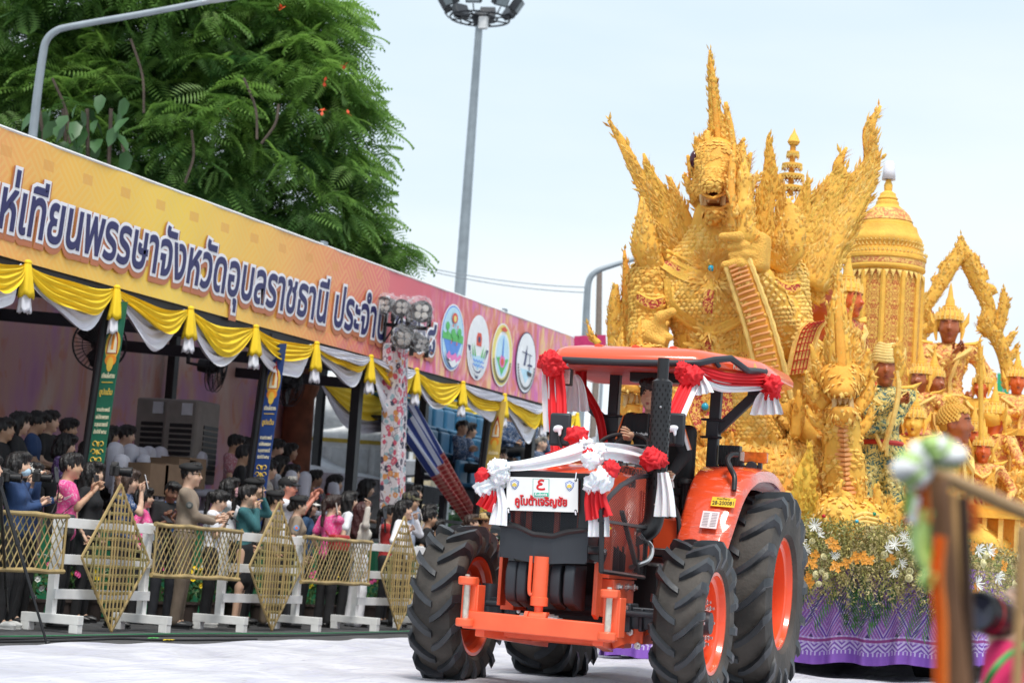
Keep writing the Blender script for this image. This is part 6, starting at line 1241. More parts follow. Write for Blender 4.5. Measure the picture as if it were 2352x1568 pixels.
# float carrier -----------------------------------------------------------
YF = 20.5
xL, xR = ony(1392, 1480, YF)[0], ony(2188, 1480, YF)[0]
FLT = thing('float', 'parade float bed hidden behind a pleated purple patterned skirt', 'float', ((xL + xR) / 2, YF + 5, 0))
mb = MB(); mb.box(((xL + xR) / 2, YF + 5.6, .85), (xR - xL - .1, 11, .5)); obj('deck', mb, M_tblk, FLT)
for x in (xL + .5, xR - .5):
 for y in (YF + 1.5, YF + 8): mb = MB(); mb.lathe([(0, -.12), (.32, -.12), (.38, -.08), (.38, .08), (.32, .12), (0, .12)], (x, y, .38), (1, 0, 0), 24); obj('road_wheel', mb, M_rub, FLT)
mb = MB(); mb.bar((-5.3, 17.0, .55), (-5.5, YF + .5, .6), .12, .12); obj('drawbar', mb, M_tblk, FLT)
g = NG('skirt_print', .75); uv = g.uv(); U, W_, _ = g.sep(uv)
def tri(x, s_): return g.m_('PINGPONG', g.m_('MULTIPLY', x, s_), 1.0)
pu, pv = tri(U, 6.4), tri(W_, 6.4 * .62)
dd = g.m_('ABSOLUTE', g.m_('SUBTRACT', g.m_('ADD', pu, pv), 1.0)); grid_ = g.m_('LESS_THAN', dd, .07); grid2 = g.m_('LESS_THAN', dd, .12)
fu, fv = g.m_('ABSOLUTE', g.m_('SUBTRACT', g.m_('FRACT', g.m_('MULTIPLY', g.m_('ADD', U, g.m_('MULTIPLY', 0, U)), 3.2)), .5)), g.m_('ABSOLUTE', g.m_('SUBTRACT', g.m_('FRACT', g.m_('MULTIPLY', W_, 3.2 * .62)), .5))
mo = g.m_('ADD', fu, fv); rings = g.m_('GREATER_THAN', g.m_('SINE', g.m_('MULTIPLY', mo, 58)), .15); core_ = g.m_('LESS_THAN', mo, .09)
fine = g.m_('GREATER_THAN', g.m_('MULTIPLY', g.m_('SINE', g.m_('MULTIPLY', U, 190)), g.m_('SINE', g.m_('MULTIPLY', W_, 170))), .25)
lil, wht, pur, dkp = (.42, .29, .62), (.58, .5, .72), (.22, .09, .42), (.05, .03, .12)
cA = g.mix(rings, pur, lil); cA = g.mix(g.m_('MULTIPLY', fine, .55), cA, (.45, .10, .22)); cA = g.mix(grid2, cA, wht); cA = g.mix(grid_, cA, (.15, .045, .38)); cA = g.mix(core_, cA, dkp)
zz = g.m_('FRACT', g.m_('ADD', g.m_('MULTIPLY', W_, 22), g.m_('MULTIPLY', tri(U, 13), 1.4))); cB = g.mix(g.m_('GREATER_THAN', zz, .5), (.20, .08, .40), (.56, .48, .72))
ln = g.m_('GREATER_THAN', g.m_('SINE', g.m_('MULTIPLY', W_, 130)), .2); cC = g.mix(ln, (.28, .05, .22), lil); cC = g.mix(g.m_('MULTIPLY', g.m_('GREATER_THAN', g.m_('SINE', g.m_('MULTIPLY', U, 120)), .4), ln), cC, wht)
cD = g.mix(g.m_('MULTIPLY', g.m_('GREATER_THAN', g.m_('SINE', g.m_('MULTIPLY', U, 150)), .55), g.m_('GREATER_THAN', W_, .085)), (.25, .10, .48), (.6, .52, .76))
col = g.mix(g.m_('GREATER_THAN', W_, .12), cD, cB); col = g.mix(g.m_('GREATER_THAN', W_, .20), col, cC); col = g.mix(g.m_('GREATER_THAN', W_, .26), col, cA)
M_skirt = g.done(col)
def skirt(p0, p1, z0, z1, ztop, n):
 p0, p1 = A(*p0), A(*p1); Ln = np.linalg.norm(p1 - p0); nr_ = unit(A((p1 - p0)[1], -(p1 - p0)[0])); s_ = np.linspace(0, 1, n); fold = .055 * np.sin(s_ * Ln * 17 + 1.3 * np.sin(s_ * Ln * 5)) + .025 * np.sin(s_ * Ln * 39); rows, uvs = [], []
 for t in (0, .12, .3, .5, .75, 1):
  zb_ = z0 + (z1 - z0) * s_ + .014 * np.sin(s_ * Ln * 11); z = zb_ + (ztop - zb_) * t; k = 1 - .75 * t; xy = p0 + s_[:, None] * (p1 - p0) + (fold * k + .05 * (1 - t) ** 2)[:, None] * nr_; rows.append(np.c_[xy, z]); uvs.append(np.c_[s_ * Ln * 1.12, z - zb_])
 mb = MB(); mb.grid(np.stack(rows, 1), uv=np.stack(uvs, 1)); obj('skirt_cloth', mb, M_skirt, FLT, ang=180)
skirt((xL, YF), (xR, YF), .05, .21, 1.15, 420); skirt((xR + .02, YF - .04), (xR + .07, YF + 11), .21, .25, 1.15, 500); skirt((xL - .02, YF + 11), (xL, YF), .05, .05, 1.15, 300)

# the great bird-king figure ------------------------------------------------
GD = 22.2; s_ = PX(GD); G_ = lambda px, py, dd=0: V(px, py, GD + dd)
GA = thing('garuda_statue', 'huge golden wax bird-headed statue with spread wings and a tall spire crown', 'statue', (G_(1650, 1200)[0], G_(1650, 1200)[1], 1.1))
pr = [('e', G_(1645, 668), (.57, .42, .62), .1), ('e', G_(1652, 805), (.47, .38, .50), .15), ('e', G_(1655, 960, .05), (.62, .46, .55), .2), ('c', G_(1520, 632), G_(1780, 637), .20, .20, .15), ('c', G_(1652, 590), G_(1646, 505, -.08), .37, .25, .2),
  ('c', G_(1590, 1010, -.1), G_(1575, 1200, -.15), .36, .30, .15), ('c', G_(1725, 1010, -.05), G_(1745, 1210, -.15), .37, .33, .15),
  ('e', G_(1592, 690, -.30), (.26, .14, .22), .12), ('e', G_(1692, 690, -.30), (.26, .14, .22), .12)]
o, vt = wax('torso', pr, .045, GA)
scales(o, vt, G_(1648, 515), G_(1655, 1000), .040, .075, .07, .10, 3)
arm1 = [('c', G_(1497, 640), G_(1490, 775, -.08), .245, .19, .1), ('c', G_(1488, 770, -.1), G_(1482, 850, -.3), .18, .15, .1), ('c', G_(1482, 850, -.3), G_(1479, 768, -.5), .15, .135, .06)]
o, va1 = wax('arm', arm1, .035, GA, M_wax2)
scales(o, va1, G_(1500, 600), G_(1484, 850, -.2), .040, .07, .065, .10, 4, GOLD[[1, 3, 0]], .8)
arm2 = [('c', G_(1798, 640), G_(1818, 770, -.05), .255, .225, .1), ('c', G_(1815, 775, -.05), G_(1742, 640, -.55), .215, .155, .1)]
o, va2 = wax('arm', arm2, .035, GA, M_wax)
scales(o, va2, G_(1795, 600), G_(1822, 800, -.1), .042, .07, .075, .10, 5, GOLD[[2, 4, 2]], .9)
hand1 = [('c', G_(1479, 765, -.5), G_(1512, 760, -.58), .14, .10, .05), ('c', G_(1505, 752, -.6), G_(1518, 728, -.65), .07, .06, .04), ('c', G_(1518, 728, -.65), G_(1544, 716, -.7), .058, .045, .03), ('c', G_(1512, 765, -.6), G_(1538, 775, -.68), .065, .04, .03), ('c', G_(1508, 768, -.55), G_(1530, 782, -.6), .06, .04, .03), ('c', G_(1505, 750, -.5), G_(1532, 742, -.52), .05, .03, .03), ('c', G_(1495, 772, -.62), G_(1520, 786, -.7), .06, .04, .03)]
wax('hand', hand1, .018, GA, M_hnd)
hand2 = [('b', G_(1728, 580, -.62), (.10, .08, .13), .07, .03)]
for k, (y, x0, x1) in enumerate(((546, 1742, 1658), (566, 1744, 1676), (585, 1744, 1680), (606, 1740, 1664))): hand2 += [('c', G_(x0, y + 4, -.68), G_((x0 + x1) / 2, y - 2, -.80), .058, .06, .015), ('c', G_((x0 + x1) / 2, y - 2, -.80), G_(x1, y + (2 if k else -3), -.74), .058, .038, .01)]
hand2 += [('c', G_(1735, 540, -.62), G_(1712, 520, -.75), .06, .045, .02)]
wax('hand', hand2, .018, GA, M_hnd)
hp_ = [('e', G_(1648, 388, 0), (.255, .36, .33), .1), ('c', G_(1643, 375, -.25), G_(1636, 428, -.55), .20, .11, .12), ('c', G_(1636, 428, -.55), G_(1635, 444, -.57), .10, .035, .06), ('c', G_(1606, 430, -.2), G_(1618, 445, -.4), .09, .06, .06), ('c', G_(1680, 430, -.2), G_(1662, 443, -.4), .10, .06, .06), ('-e', G_(1639, 458, -.5), (.25, .36, .075), .03), ('c', G_(1648, 496, -.05), G_(1641, 494, -.42), .15, .105, .05), ('c', G_(1641, 492, -.4), G_(1640, 484, -.52), .08, .045, .05), ('-e', G_(1640, 460, -.46), (.2, .32, .06), .02)]
o, vh = wax('head', hp_, .028, GA, M_wax2)
scales(o, vh, G_(1650, 330, -.15), G_(1640, 520, -.25), .034, .065, .075, .11, 8, GOLD[[1, 3, 0]], .9)
tv = bvh(vt, va1, va2)
for x, y in ((1594, 366), (1701, 374)):
 mb = MB(); mb.ell(G_(x, y, -.24 if x < 1600 else -.1), (.045, .05, .09), None, 12, 8); obj('eye', mb, mat('eye_garnet', (.05, .008, .02), .12), GA)
mb = MB()
for x, y, up_, l in ((1612, 446, -1, .12), (1662, 446, -1, .12), (1618, 470, 1, .14), (1660, 470, 1, .14), (1628, 452, -1, .06), (1650, 452, -1, .06)):
 mb.tube([G_(x, y, -.42), G_(x, y, -.46) + A(0, 0, l * .5 * up_), G_(x, y, -.47) + A(0, 0, l * up_)], [.03, .022, .004], 7)
obj('teeth', mb, mat('wax_tooth', (.62, .42, .18), .4), GA, kind='stuff')
mb = MB(); mb.tube([G_(*p) for p in ((1601, 424, -.25), (1612, 444, -.42), (1626, 451, -.60), (1637, 455, -.66), (1650, 450, -.60), (1668, 442, -.42), (1684, 424, -.25))], [.014, .018, .018, .014, .018, .018, .014], 7); mb.tube([G_(*p) for p in ((1610, 470, -.3), (1624, 480, -.5), (1640, 482, -.56), (1656, 479, -.5), (1672, 468, -.3))], .015, 7); obj('beak_rim', mb, M_wax2, GA, kind='stuff')
mb = MB(); mb.ell(G_(1641, 461, -.22), (.17, .16, .075)); obj('mouth_lining', mb, mat('wax_throat', (.30, .09, .02), .6), GA)
mb = MB(); mb.ell(G_(1640, 462, -.36), (.11, .18, .02)); obj('tongue', mb, mat('wax_tongue', (.72, .40, .15), .5), GA)
# crown and head flames
blade('crown_spire', [(1652, 365), (1645, 290), (1637, 200), (1632, 150), (1630, 115)], [20, 17, 11, 7, 2], GA, GD, th=.8, core=.45, seed=9, pal=OCH)
for i, (pts, hw) in enumerate((([(1682, 360), (1674, 290), (1667, 234)], [15, 11, 4]), ([(1700, 395), (1702, 360), (1707, 326)], [18, 14, 4]), ([(1700, 410), (1712, 380), (1726, 350)], [20, 14, 3]), ([(1705, 445), (1722, 425), (1742, 400)], [20, 15, 3]), ([(1618, 365), (1606, 345), (1597, 313)], [18, 14, 3]), ([(1605, 405), (1590, 385), (1579, 356)], [16, 12, 3]),
 ([(1606, 455), (1588, 430), (1569, 400)], [18, 14, 3]), ([(1612, 475), (1596, 460), (1584, 440)], [16, 12, 3]), ([(1700, 480), (1716, 462), (1733, 440)], [18, 14, 3]), ([(1625, 345), (1622, 318), (1628, 300)], [18, 14, 4]), ([(1672, 350), (1662, 300), (1655, 262)], [20, 16, 4]))):
 blade('head_flame', pts, hw, GA, GD - .05 + .02 * (i % 3), th=.6, seed=20 + i, core=.35 if i < 3 else None)
# wings
LW = [([(1590, 600, .2), (1535, 500, .3), (1478, 425, .3), (1430, 330, .3), (1397, 276, .3)], [44, 38, 17, 11, 3]), ([(1580, 580, .25), (1525, 470, .3), (1497, 410, .3), (1478, 352, .3)], [40, 30, 14, 3]), ([(1590, 580, .2), (1560, 490, .25), (1538, 406, .25)], [34, 22, 4]), ([(1600, 590, .15), (1585, 530, .2), (1568, 462, .2)], [28, 18, 4]), ([(1530, 600, .35), (1500, 520, .4), (1472, 430, .4)], [34, 22, 4]), ([(1560, 610, .3), (1520, 545, .35), (1490, 470, .35)], [40, 30, 6])]
for i, (p, hw) in enumerate(LW): blade('wing_feather', p, hw, GA, GD, th=.25, fl=(520, .10, .03, .14), seed=40 + i, pal=OCH if i % 2 else GOLD)
RW = [([(1835, 650, .3), (1885, 540, .4), (1955, 450, .5), (2000, 375, .5), (1996, 300, .5), (2023, 243, .5)], [64, 62, 42, 20, 15, 3]), ([(1840, 640, .35), (1905, 530, .45), (1970, 440, .5), (2022, 362, .5)], [60, 50, 34, 4]), ([(1845, 640, .35), (1920, 520, .45), (1965, 470, .5), (2006, 412, .5)], [60, 48, 30, 4]), ([(1850, 640, .35), (1920, 550, .45), (1986, 470, .5)], [56, 44, 4]), ([(1850, 650, .35), (1910, 580, .4), (1963, 508, .5)], [50, 38, 4]), ([(1850, 660, .3), (1900, 600, .4), (1937, 548, .45)], [46, 30, 4]),
  ([(1845, 680, .3), (1880, 630, .35), (1905, 590, .4)], [44, 28, 4]), ([(1820, 600, .35), (1878, 490, .45), (1925, 410, .5), (1926, 375, .5), (1945, 338, .5)], [52, 42, 22, 12, 3]), ([(1805, 580, .4), (1838, 490, .45), (1858, 408, .45)], [36, 26, 4]), ([(1830, 560, .4), (1868, 490, .45), (1890, 425, .45)], [36, 26, 5]), ([(1770, 600, .3), (1752, 500, .35), (1768, 410, .35), (1766, 310, .35)], [24, 26, 20, 4]), ([(1735, 605, .2), (1750, 510, .25), (1757, 440, .25)], [16, 16, 4]), ([(1790, 560, .4), (1795, 480, .4), (1790, 400, .4)], [22, 16, 4])]
for i, (p, hw) in enumerate(RW): blade('wing_feather', p, hw, GA, GD, th=.2, fl=(520, .11, .03, .14), seed=60 + i, pal=OCH if i % 3 else GOLD, n=12)
blade('shoulder_flame', [(1508, 625, -.15), (1482, 570, -.2), (1480, 510, -.2), (1472, 452, -.15)], [26, 33, 22, 3], GA, GD, th=.45, seed=80)
blade('shoulder_flame', [(1785, 620, -.2), (1806, 570, -.25), (1818, 515, -.25), (1810, 455, -.2)], [30, 44, 32, 3], GA, GD, th=.45, seed=81)
# ornaments on the chest and arms
for pts, r in (([(1512, 585), (1560, 610), (1620, 640), (1650, 660)], .035), ([(1530, 575), (1580, 600), (1640, 630), (1700, 640)], .03), ([(1530, 660), (1535, 700), (1570, 735), (1630, 765), (1690, 745), (1735, 705)], .045), ([(1545, 660), (1550, 695), (1580, 725), (1632, 750), (1690, 730)], .03), ([(1560, 770), (1562, 830)], .03), ([(1575, 765), (1578, 840)], .03), ([(1700, 760), (1704, 840)], .03), ([(1715, 755), (1722, 840)], .03), ([(1600, 660), (1585, 695)], .02), ([(1545, 800), (1650, 812), (1760, 800)], .03)): rope(tv, pts, r * .62, GA, M_wax)
M_band = waxm('wax_band', (.86, .50, .08), .5, 60)
strip(tv, [(1524, 640), (1532, 700), (1568, 738), (1632, 768), (1692, 748), (1738, 705)], [(1540, 640), (1549, 692), (1580, 722), (1632, 750), (1690, 730), (1726, 696)], GA, M_band, name='collar_band')
strip(tv, [(1512, 575), (1565, 603), (1640, 632)], [(1516, 612), (1560, 640), (1640, 668)], GA, M_band, name='collar_band')
for xa in (1560, 1704): strip(tv, [(xa, 768), (xa + 4, 846)], [(xa + 16, 768), (xa + 20, 846)], GA, M_band, name='collar_band')
strip(tv, [(1518, 588), (1570, 617), (1610, 640)], [(1524, 602), (1564, 628), (1606, 650)], GA, M_lace); strip(tv, [(1616, 665), (1613, 720)], [(1640, 665), (1636, 720)], GA, M_lace); strip(tv, [(1608, 762), (1604, 806)], [(1636, 762), (1634, 806)], GA, M_lace)
for cpx, nl_, rr_ in (((1635, 620), 40, .24), ((1640, 650), 26, .18), ((1628, 758), 14, .10), ((1632, 800), 22, .22)):
 rg = np.random.default_rng(nl_); Q = []; c0_ = on_(tv, *cpx)
 for k in range(nl_ * 4): a = rg.uniform(0, 6.28); r_ = rr_ * math.sqrt(rg.uniform(.02, 1)); d = c_r * math.cos(a) + c_u * math.sin(a) * .8; p = c0_ + d * r_ - c_f * .02; q = np.cross(d, c_f); Q += [p - q * .022, p + q * .022, p + d * .09 - c_f * .05]
 raw('petal_rosette', A(Q), np.full(len(Q) // 3, 3), np.arange(len(Q)), M_fl, GA, np.repeat(GOLD[rg.integers(0, 5, len(Q) // 3)], 3, 0))
mb = MB(); mb.ell(on_(tv, 1632, 617) - c_f * .05, .035, nu=14, nv=10); obj('gem', mb, mat('gem_blue', (.02, .38, .55), .08), GA)
mb = MB(); mb.ell(on_(tv, 1618, 933) - c_f * .06, .04, nu=14, nv=10); obj('gem', mb, mat('gem_blue', (.02, .38, .55), .08), GA)
for pa, pb in ((((1463, 672), (1495, 688), (1530, 682)), ((1462, 690), (1495, 708), (1528, 700))), (((1782, 640), (1810, 655), (1838, 650)), ((1786, 655), (1812, 672), (1838, 665)))): strip(tv, pa, pb, GA, M_lace, name='armlet'); rope(tv, pa, .02, GA, M_wax); rope(tv, pb, .02, GA, M_wax)
strip(tv, [(1700, 810), (1760, 800)], [(1705, 840), (1765, 832)], GA, M_lace); strip(tv, [(1565, 900), (1600, 990)], [(1680, 900), (1690, 990)], GA, M_lace); strip(tv, [(1560, 1040), (1565, 1120)], [(1600, 1040), (1610, 1120)], GA, M_lace)
# serpent in the raised hand
sp_ = spline([(1694, 600, -.75), (1715, 660, -.75), (1742, 740, -.75), (1766, 830, -.7), (1785, 920, -.6)], 6); P_ = A([G_(*p) for p in sp_]); w_ = np.linspace(.12, .15, len(P_)); mb = MB(); mb.tube(P_, w_, 12, sq=.5, up=(.1, -1, 0)); sn_ = obj('serpent_body', mb, M_wax2, GA, ang=180); flakes(sn_, mb.v[0], mb.f[0], 120, .06, .05, .15, 90, d=unit(P_[-1] - P_[0]))
mb = MB()
for i in range(1, len(P_) - 1): t = unit(P_[i + 1] - P_[i - 1]); x = unit(np.cross(A(.1, -1, 0), t)); mb.tube([P_[i] - x * w_[i] * .7 + A(0, -.065, 0), P_[i] + A(0, -.085, 0), P_[i] + x * w_[i] * .7 + A(0, -.065, 0)], .014, 5)
obj('belly_ridges', mb, mat('wax_peach', (.76, .34, .12), .5), sn_, kind='stuff')
for sg in (-1, 1): mb = MB(); X_ = A([unit(np.cross(A(.1, -1, 0), unit(P_[min(i + 1, len(P_) - 1)] - P_[max(i - 1, 0)]))) for i in range(len(P_))]); mb.tube(P_ + X_ * sg * w_[:, None] + A(0, -.03, 0), .025 * (1 + .3 * (np.arange(len(P_)) % 2)), 6); obj('edge_rope', mb, M_waxp, sn_)
wax('serpent_head', [('c', G_(1714, 540, -.75), G_(1709, 480, -.7), .105, .09, .06), ('c', G_(1709, 480, -.7), G_(1708, 420, -.6), .09, .085, .06), ('c', G_(1708, 420, -.6), G_(1706, 360, -.5), .085, .03, .06)], .03, GA, fl=(420, .07, .03, .3), seed=91, d=(0, 0, 1))
blade('serpent_crest', [(1690, 500, -.8), (1680, 440, -.7), (1682, 390, -.6), (1686, 330, -.5)], [7, 9, 9, 4], GA, GD, M_wax2, th=.6, seed=92)

# parasol tower behind the wings ---------------------------------------------
PT = thing('tiered_parasol', 'small tiered ceremonial parasol of wax rising behind the right wing', 'parasol', V(1820, 470, 25)); q = PX(25)
base = V(1815, 450, 25); mb = MB(); mb.tube([base, V(1822, 330, 25)], .035, 8); obj('stem', mb, M_wax2, PT)
for y, r_ in ((350, 14), (378, 23), (403, 29), (430, 31)):
 c0_ = V(1815 + (450 - y) * .065, y, 25); mb = MB(); mb.lathe([(.02, .02), (r_ * q, .008), (r_ * q * 1.03, -.008), (r_ * q, -.025), (r_ * q * .9, -.025)], c0_, n=22); t_ = obj('tier', mb, M_wax, PT); mb = MB()
 for k in range(22): a = k * 2 * math.pi / 22; a2 = (k + 1) * 2 * math.pi / 22; f = lambda t: c0_ + A(math.cos(t), math.sin(t), 0) * r_ * q - A(0, 0, .025); mb.tube([f(a), (f(a) + f(a2)) / 2 - A(0, 0, .035), f(a2)], .007, 4); k % 3 or mb.tube([f(a), f(a) - A(0, 0, .06)], [.008, .003], 4)
 obj('fringe', mb, M_waxp, t_, kind='stuff')
mb = MB(); mb.lathe([(.05, -.02), (.075, .02), (.045, .09), (.02, .13), (.0, .19)], V(1823, 330, 25), n=12); obj('finial', mb, M_wax, PT)

# candle tower ------------------------------------------------------------------
CT = thing('candle_tower', 'tall round carved wax candle with a bell dome and white tassel on its tip', 'candle', V(2015, 1150, 26)); q = PX(26)
ax0 = V(2027, 700, 26); cz = lambda y: (1568 / 2 - 0) * 0 + V(2027 + (700 - y) * .047, y, 26)[2]
bx, by = ax0[0], ax0[1]
g = NG('candle_relief', .5); uv = g.uv(); a_, z_, _ = g.sep(uv); fx = g.m_('ABSOLUTE', g.m_('SUBTRACT', g.m_('FRACT', g.m_('MULTIPLY', a_, 3.3)), .5)); cx = g.N.new('ShaderNodeCombineXYZ'); g.K(fx, cx.inputs[0]); g.K(g.m_('MULTIPLY', g.m_('PINGPONG', z_, .21), 2.2), cx.inputs[1]); nn_ = g.noise(cx.outputs[0], 9, 2, 2.6); pc = g.m_('GREATER_THAN', fx, .44)
cc = g.ramp(nn_, [(.41, (.48, .05, .02)), (.45, (.66, .24, .04)), (.49, (.86, .54, .11)), (.7, (.84, .50, .09))]); cc = g.mix(pc, cc, (.82, .42, .07)); M_cand = g.done(cc, g.m_('ADD', nn_, g.m_('MULTIPLY', pc, .5)), .9)
def turned(name, rows, m, par=CT, n=56, amp=0, kk=0):
 a = np.linspace(0, 2 * math.pi, n + 1); P_ = A([[(bx + r_ * q * (1 + amp * abs(math.sin(kk * t))) * math.cos(t), by + r_ * q * (1 + amp * abs(math.sin(kk * t))) * math.sin(t), cz(y)) for y, r_ in rows] for t in a]); uvs = A([[(t * .55, cz(y)) for y, _ in rows] for t in a]); mb = MB(); mb.grid(P_[::-1], uv=uvs[::-1]); return obj(name, mb, m, par, ang=35)
turned('shaft', [(1200, 86), (900, 86), (625, 86)], M_cand)
for k in range(12): an = k * math.pi / 6 + .2; ca, sa = bx + 87 * q * math.cos(an), by + 87 * q * math.sin(an); mb = MB(); mb.tube([(ca, sa, cz(1150)), (ca, sa, cz(632))], .035, 6); obj('pilaster', mb, M_wax, CT)
turned('rim_band', [(627, 86), (622, 93), (618, 94), (612, 91), (602, 91), (598, 95), (592, 95), (588, 90)], M_wax); turned('rim_lace', [(613, 92.5), (601, 92.5)], M_lacep)
turned('dome', [(590, 88), (576, 86), (574, 80), (566, 80), (560, 84), (550, 84), (543, 80), (538, 76), (528, 72), (520, 70), (518, 62), (514, 62), (508, 59), (490, 50), (478, 38), (468, 27), (460, 26), (456, 22), (452, 24), (446, 19), (440, 18), (434, 9), (420, 10), (412, 7), (400, 3)], M_wax); turned('dome_lace', [(507, 60.5), (490, 51.5), (478, 39.5)], M_lacep)
mb = MB()
for i, (y, r_, n_, l) in enumerate(((574, 82, 52, .05), (588, 91, 60, .04), (628, 87, 36, .10), (562, 81, 52, .03))):
 for k in range(n_): a = (k + .5) * 2 * math.pi / n_; rd = A(math.cos(a), math.sin(a), 0); tn = A(-math.sin(a), math.cos(a), 0); p = A(bx, by, cz(y)) + rd * r_ * q * 1.01; sg = -1 if i == 2 else 1; w_ = r_ * q * 3 / n_; mb.add([p - tn * w_, p + tn * w_, p + rd * .03 + A(0, 0, sg * l), p + rd * .03 + tn * 0 + A(0, 0, sg * l * .4)], [(0, 1, 3), (1, 2, 3), (2, 0, 3)])
obj('leaf_fringe', mb, M_waxp, CT, smooth=False, kind='stuff')
mb = MB(); n_ = 12; cT = A(bx, by, cz(398)); mb.lathe([(.0, .19), (.045, .18), (.07, .13), (.075, .06), (.085, -.05), (.05, -.04)], cT, n=14); obj('white_tassel', mb, M_wcl, CT, ang=180)

# standing and kneeling deities --------------------------------------------------
def deity(label, head_px, D, s, f, face=None, hands=None, crown='spire', costume=GOLD, lower=True, epaul=True, seed=1, name='deity_statue', tilt=0, robe=M_wax, group='wax deities on the float'):
 Hw = V(*head_px, D); rz = R(21.8 + f - 90); cz_, sz_ = math.cos(rz), math.sin(rz); Mr = A([cz_, -sz_, 0], [sz_, cz_, 0], [0, 0, 1])
 base = Hw - A(0, 0, 1.555 * s); wv = lambda x, y, z: base + Mr @ (A(x, y, z) * s); Mh = Mr @ rotm((1, 0, 0), R(tilt)); face = face or M_faceb
 t = thing(name, label, 'statue', base, group)
 S = {k: wv(.19 * k, -.01, 1.36) for k in (-1, 1)}; arms = []; hbs = []
 for k, hd in zip((-1, 1), hands or (None, None)):
  Tg = V(*hd) if hd is not None else wv(k * .27, .12, .95); E, Wp = ik(S[k], Tg, .29 * s, .26 * s, Mr @ A(k * .8, -.3, -.8)); arms += [('c', S[k], E, .062 * s, .052 * s, .03 * s), ('c', E, Wp, .05 * s, .036 * s, .02 * s)]; hbs.append(MB()); hand_geo(hbs[-1], Wp, Wp - E, k, .5, 0, s)
 pr = [('e', wv(0, 0, 1.25), A(.165, .12, .17) * s, .05 * s, Mr), ('e', wv(0, 0, 1.05), A(.13, .10, .15) * s, .06 * s, Mr), ('e', wv(0, 0, .92), A(.17, .13, .12) * s, .06 * s, Mr), ('c', S[-1], S[1], .06 * s, .06 * s, .05 * s)] + arms
 if lower: pr += [('c', wv(k * .09, 0, .88), wv(k * .11, .03, .48), .10 * s, .075 * s, .05 * s) for k in (-1, 1)] + [('c', wv(k * .11, .03, .48), wv(k * .11, 0, .08), .07 * s, .05 * s, .03 * s) for k in (-1, 1)]
 else: pr += [('c', wv(k * .1, .0, .86), wv(k * .2, .30, .72), .12 * s, .09 * s, .06 * s) for k in (-1, 1)] + [('e', wv(0, .05, .7), A(.26, .26, .12) * s, .05 * s, Mr)]
 o, _ = wax('body', pr, .03 * s, t, robe, fl=(170 / s, .05 * s, .04 * s, .14), seed=seed, pal=costume, jit=.2)
 mb = MB(); hs = 1.16 * s; solid(mb, head_prims(Hw, Mh, hs, True) + [('c', wv(0, -.015, 1.36), Hw + Mh @ A(0, -.01, -.05) * s, .058 * s, .056 * s, .03 * s)], .011 * s); face_geo(mb, Hw, Mh, hs, (1, 2, 3), True); [obj('hand', x, face, t) for x in hbs]; obj('head', mb, [face, mat('wax_brow', (.16, .05, .015), .5), M_waxp, mat('wax_lip', (.30, .06, .03), .4)], t, ang=180)
 s0_ = s; s = hs; ch = lambda x, y, z: Hw + Mh @ (A(x, y, z) * hs); up = Mh @ A(0, 0, 1); mb = MB()
 if crown == 'curls':
  rg = np.random.default_rng(seed); N = 260
  for k in range(N):
   zz_ = 1 - 1.25 * (k + .5) / N; a = k * 2.39996; rr_ = math.sqrt(max(0, 1 - zz_ * zz_)); d = A(rr_ * math.cos(a), rr_ * math.sin(a), zz_)
   if d[1] > .45 and zz_ < .42 or zz_ < -.15 and d[1] > .0: continue
   mb.ell(ch(*(d * A(.085, .10, .105) + A(0, -.008, .025))), .0105 * s, None, 6, 4)
  for k in range(40): zz_ = 1 - (k + .5) / 40; a = k * 2.39996; rr_ = math.sqrt(max(0, 1 - zz_ * zz_)); mb.ell(ch(.04 * rr_ * math.cos(a), .04 * rr_ * math.sin(a) - .02, .115 + .05 * zz_), .0105 * s, None, 6, 4)
  mb.ell(ch(0, -.01, .025), A(.083, .097, .10) * s, Mh, 12, 8); obj('hair_curls', mb, waxm('wax_curl', (.72, .42, .08)), t, kind=None)
 elif crown == 'wrap':
  for k in range(7): z = .052 + .019 * k; r_ = .098 * math.sqrt(max(.05, 1 - (k / 7.6) ** 2)); a = np.linspace(0, 2 * math.pi, 22); mb.tube([ch(r_ * math.cos(x) * .92, r_ * math.sin(x) * 1.05 - .008, z + .006 * math.sin(3 * x)) for x in a], .014 * s, 6, cap=False)
  mb.ell(ch(0, -.01, .05), A(.086, .102, .12) * s, Mh, 12, 8)
  for k in (-1, 1): mb.tube([ch(k * .085, 0, .04), ch(k * .092, .01, -.03), ch(k * .08, .02, -.11)], [.018 * s, .016 * s, .01 * s], 6); mb.tube([ch(k * .09, -.01, .03), ch(k * .125, -.02, .09), ch(k * .13, -.02, .16)], [.02 * s, .016 * s, .003 * s], 6)
  obj('headdress', mb, waxm('wax_cream', (.80, .60, .22)), t, ang=60)
 else:
  pf = [(.090, .048), (.097, .056), (.094, .066), (.096, .078), (.088, .085), (.083, .11), (.064, .125), (.066, .138), (.05, .145), (.051, .16), (.036, .165), (.033, .2), (.022, .225), (.012, .29), (.0, .34)]; mb.lathe([(a * s, b * s) for a, b in pf], ch(0, -.01, 0), up, 18); mb.ell(ch(0, -.02, .02), A(.088, .10, .09) * s, Mh, 12, 8)
  for k in (-1, 1): mb.tube([ch(k * .085, .0, .04), ch(k * .098, .0, -.02), ch(k * .088, .02, -.10)], [.02 * s, .02 * s, .008 * s], 6); mb.tube([ch(k * .09, -.02, .0), ch(k * .125, -.03, .05), ch(k * .14, -.04, .12)], [.022 * s, .02 * s, .003 * s], 6)
  oc = obj('crown', mb, M_wax, t, ang=50); mb2 = MB()
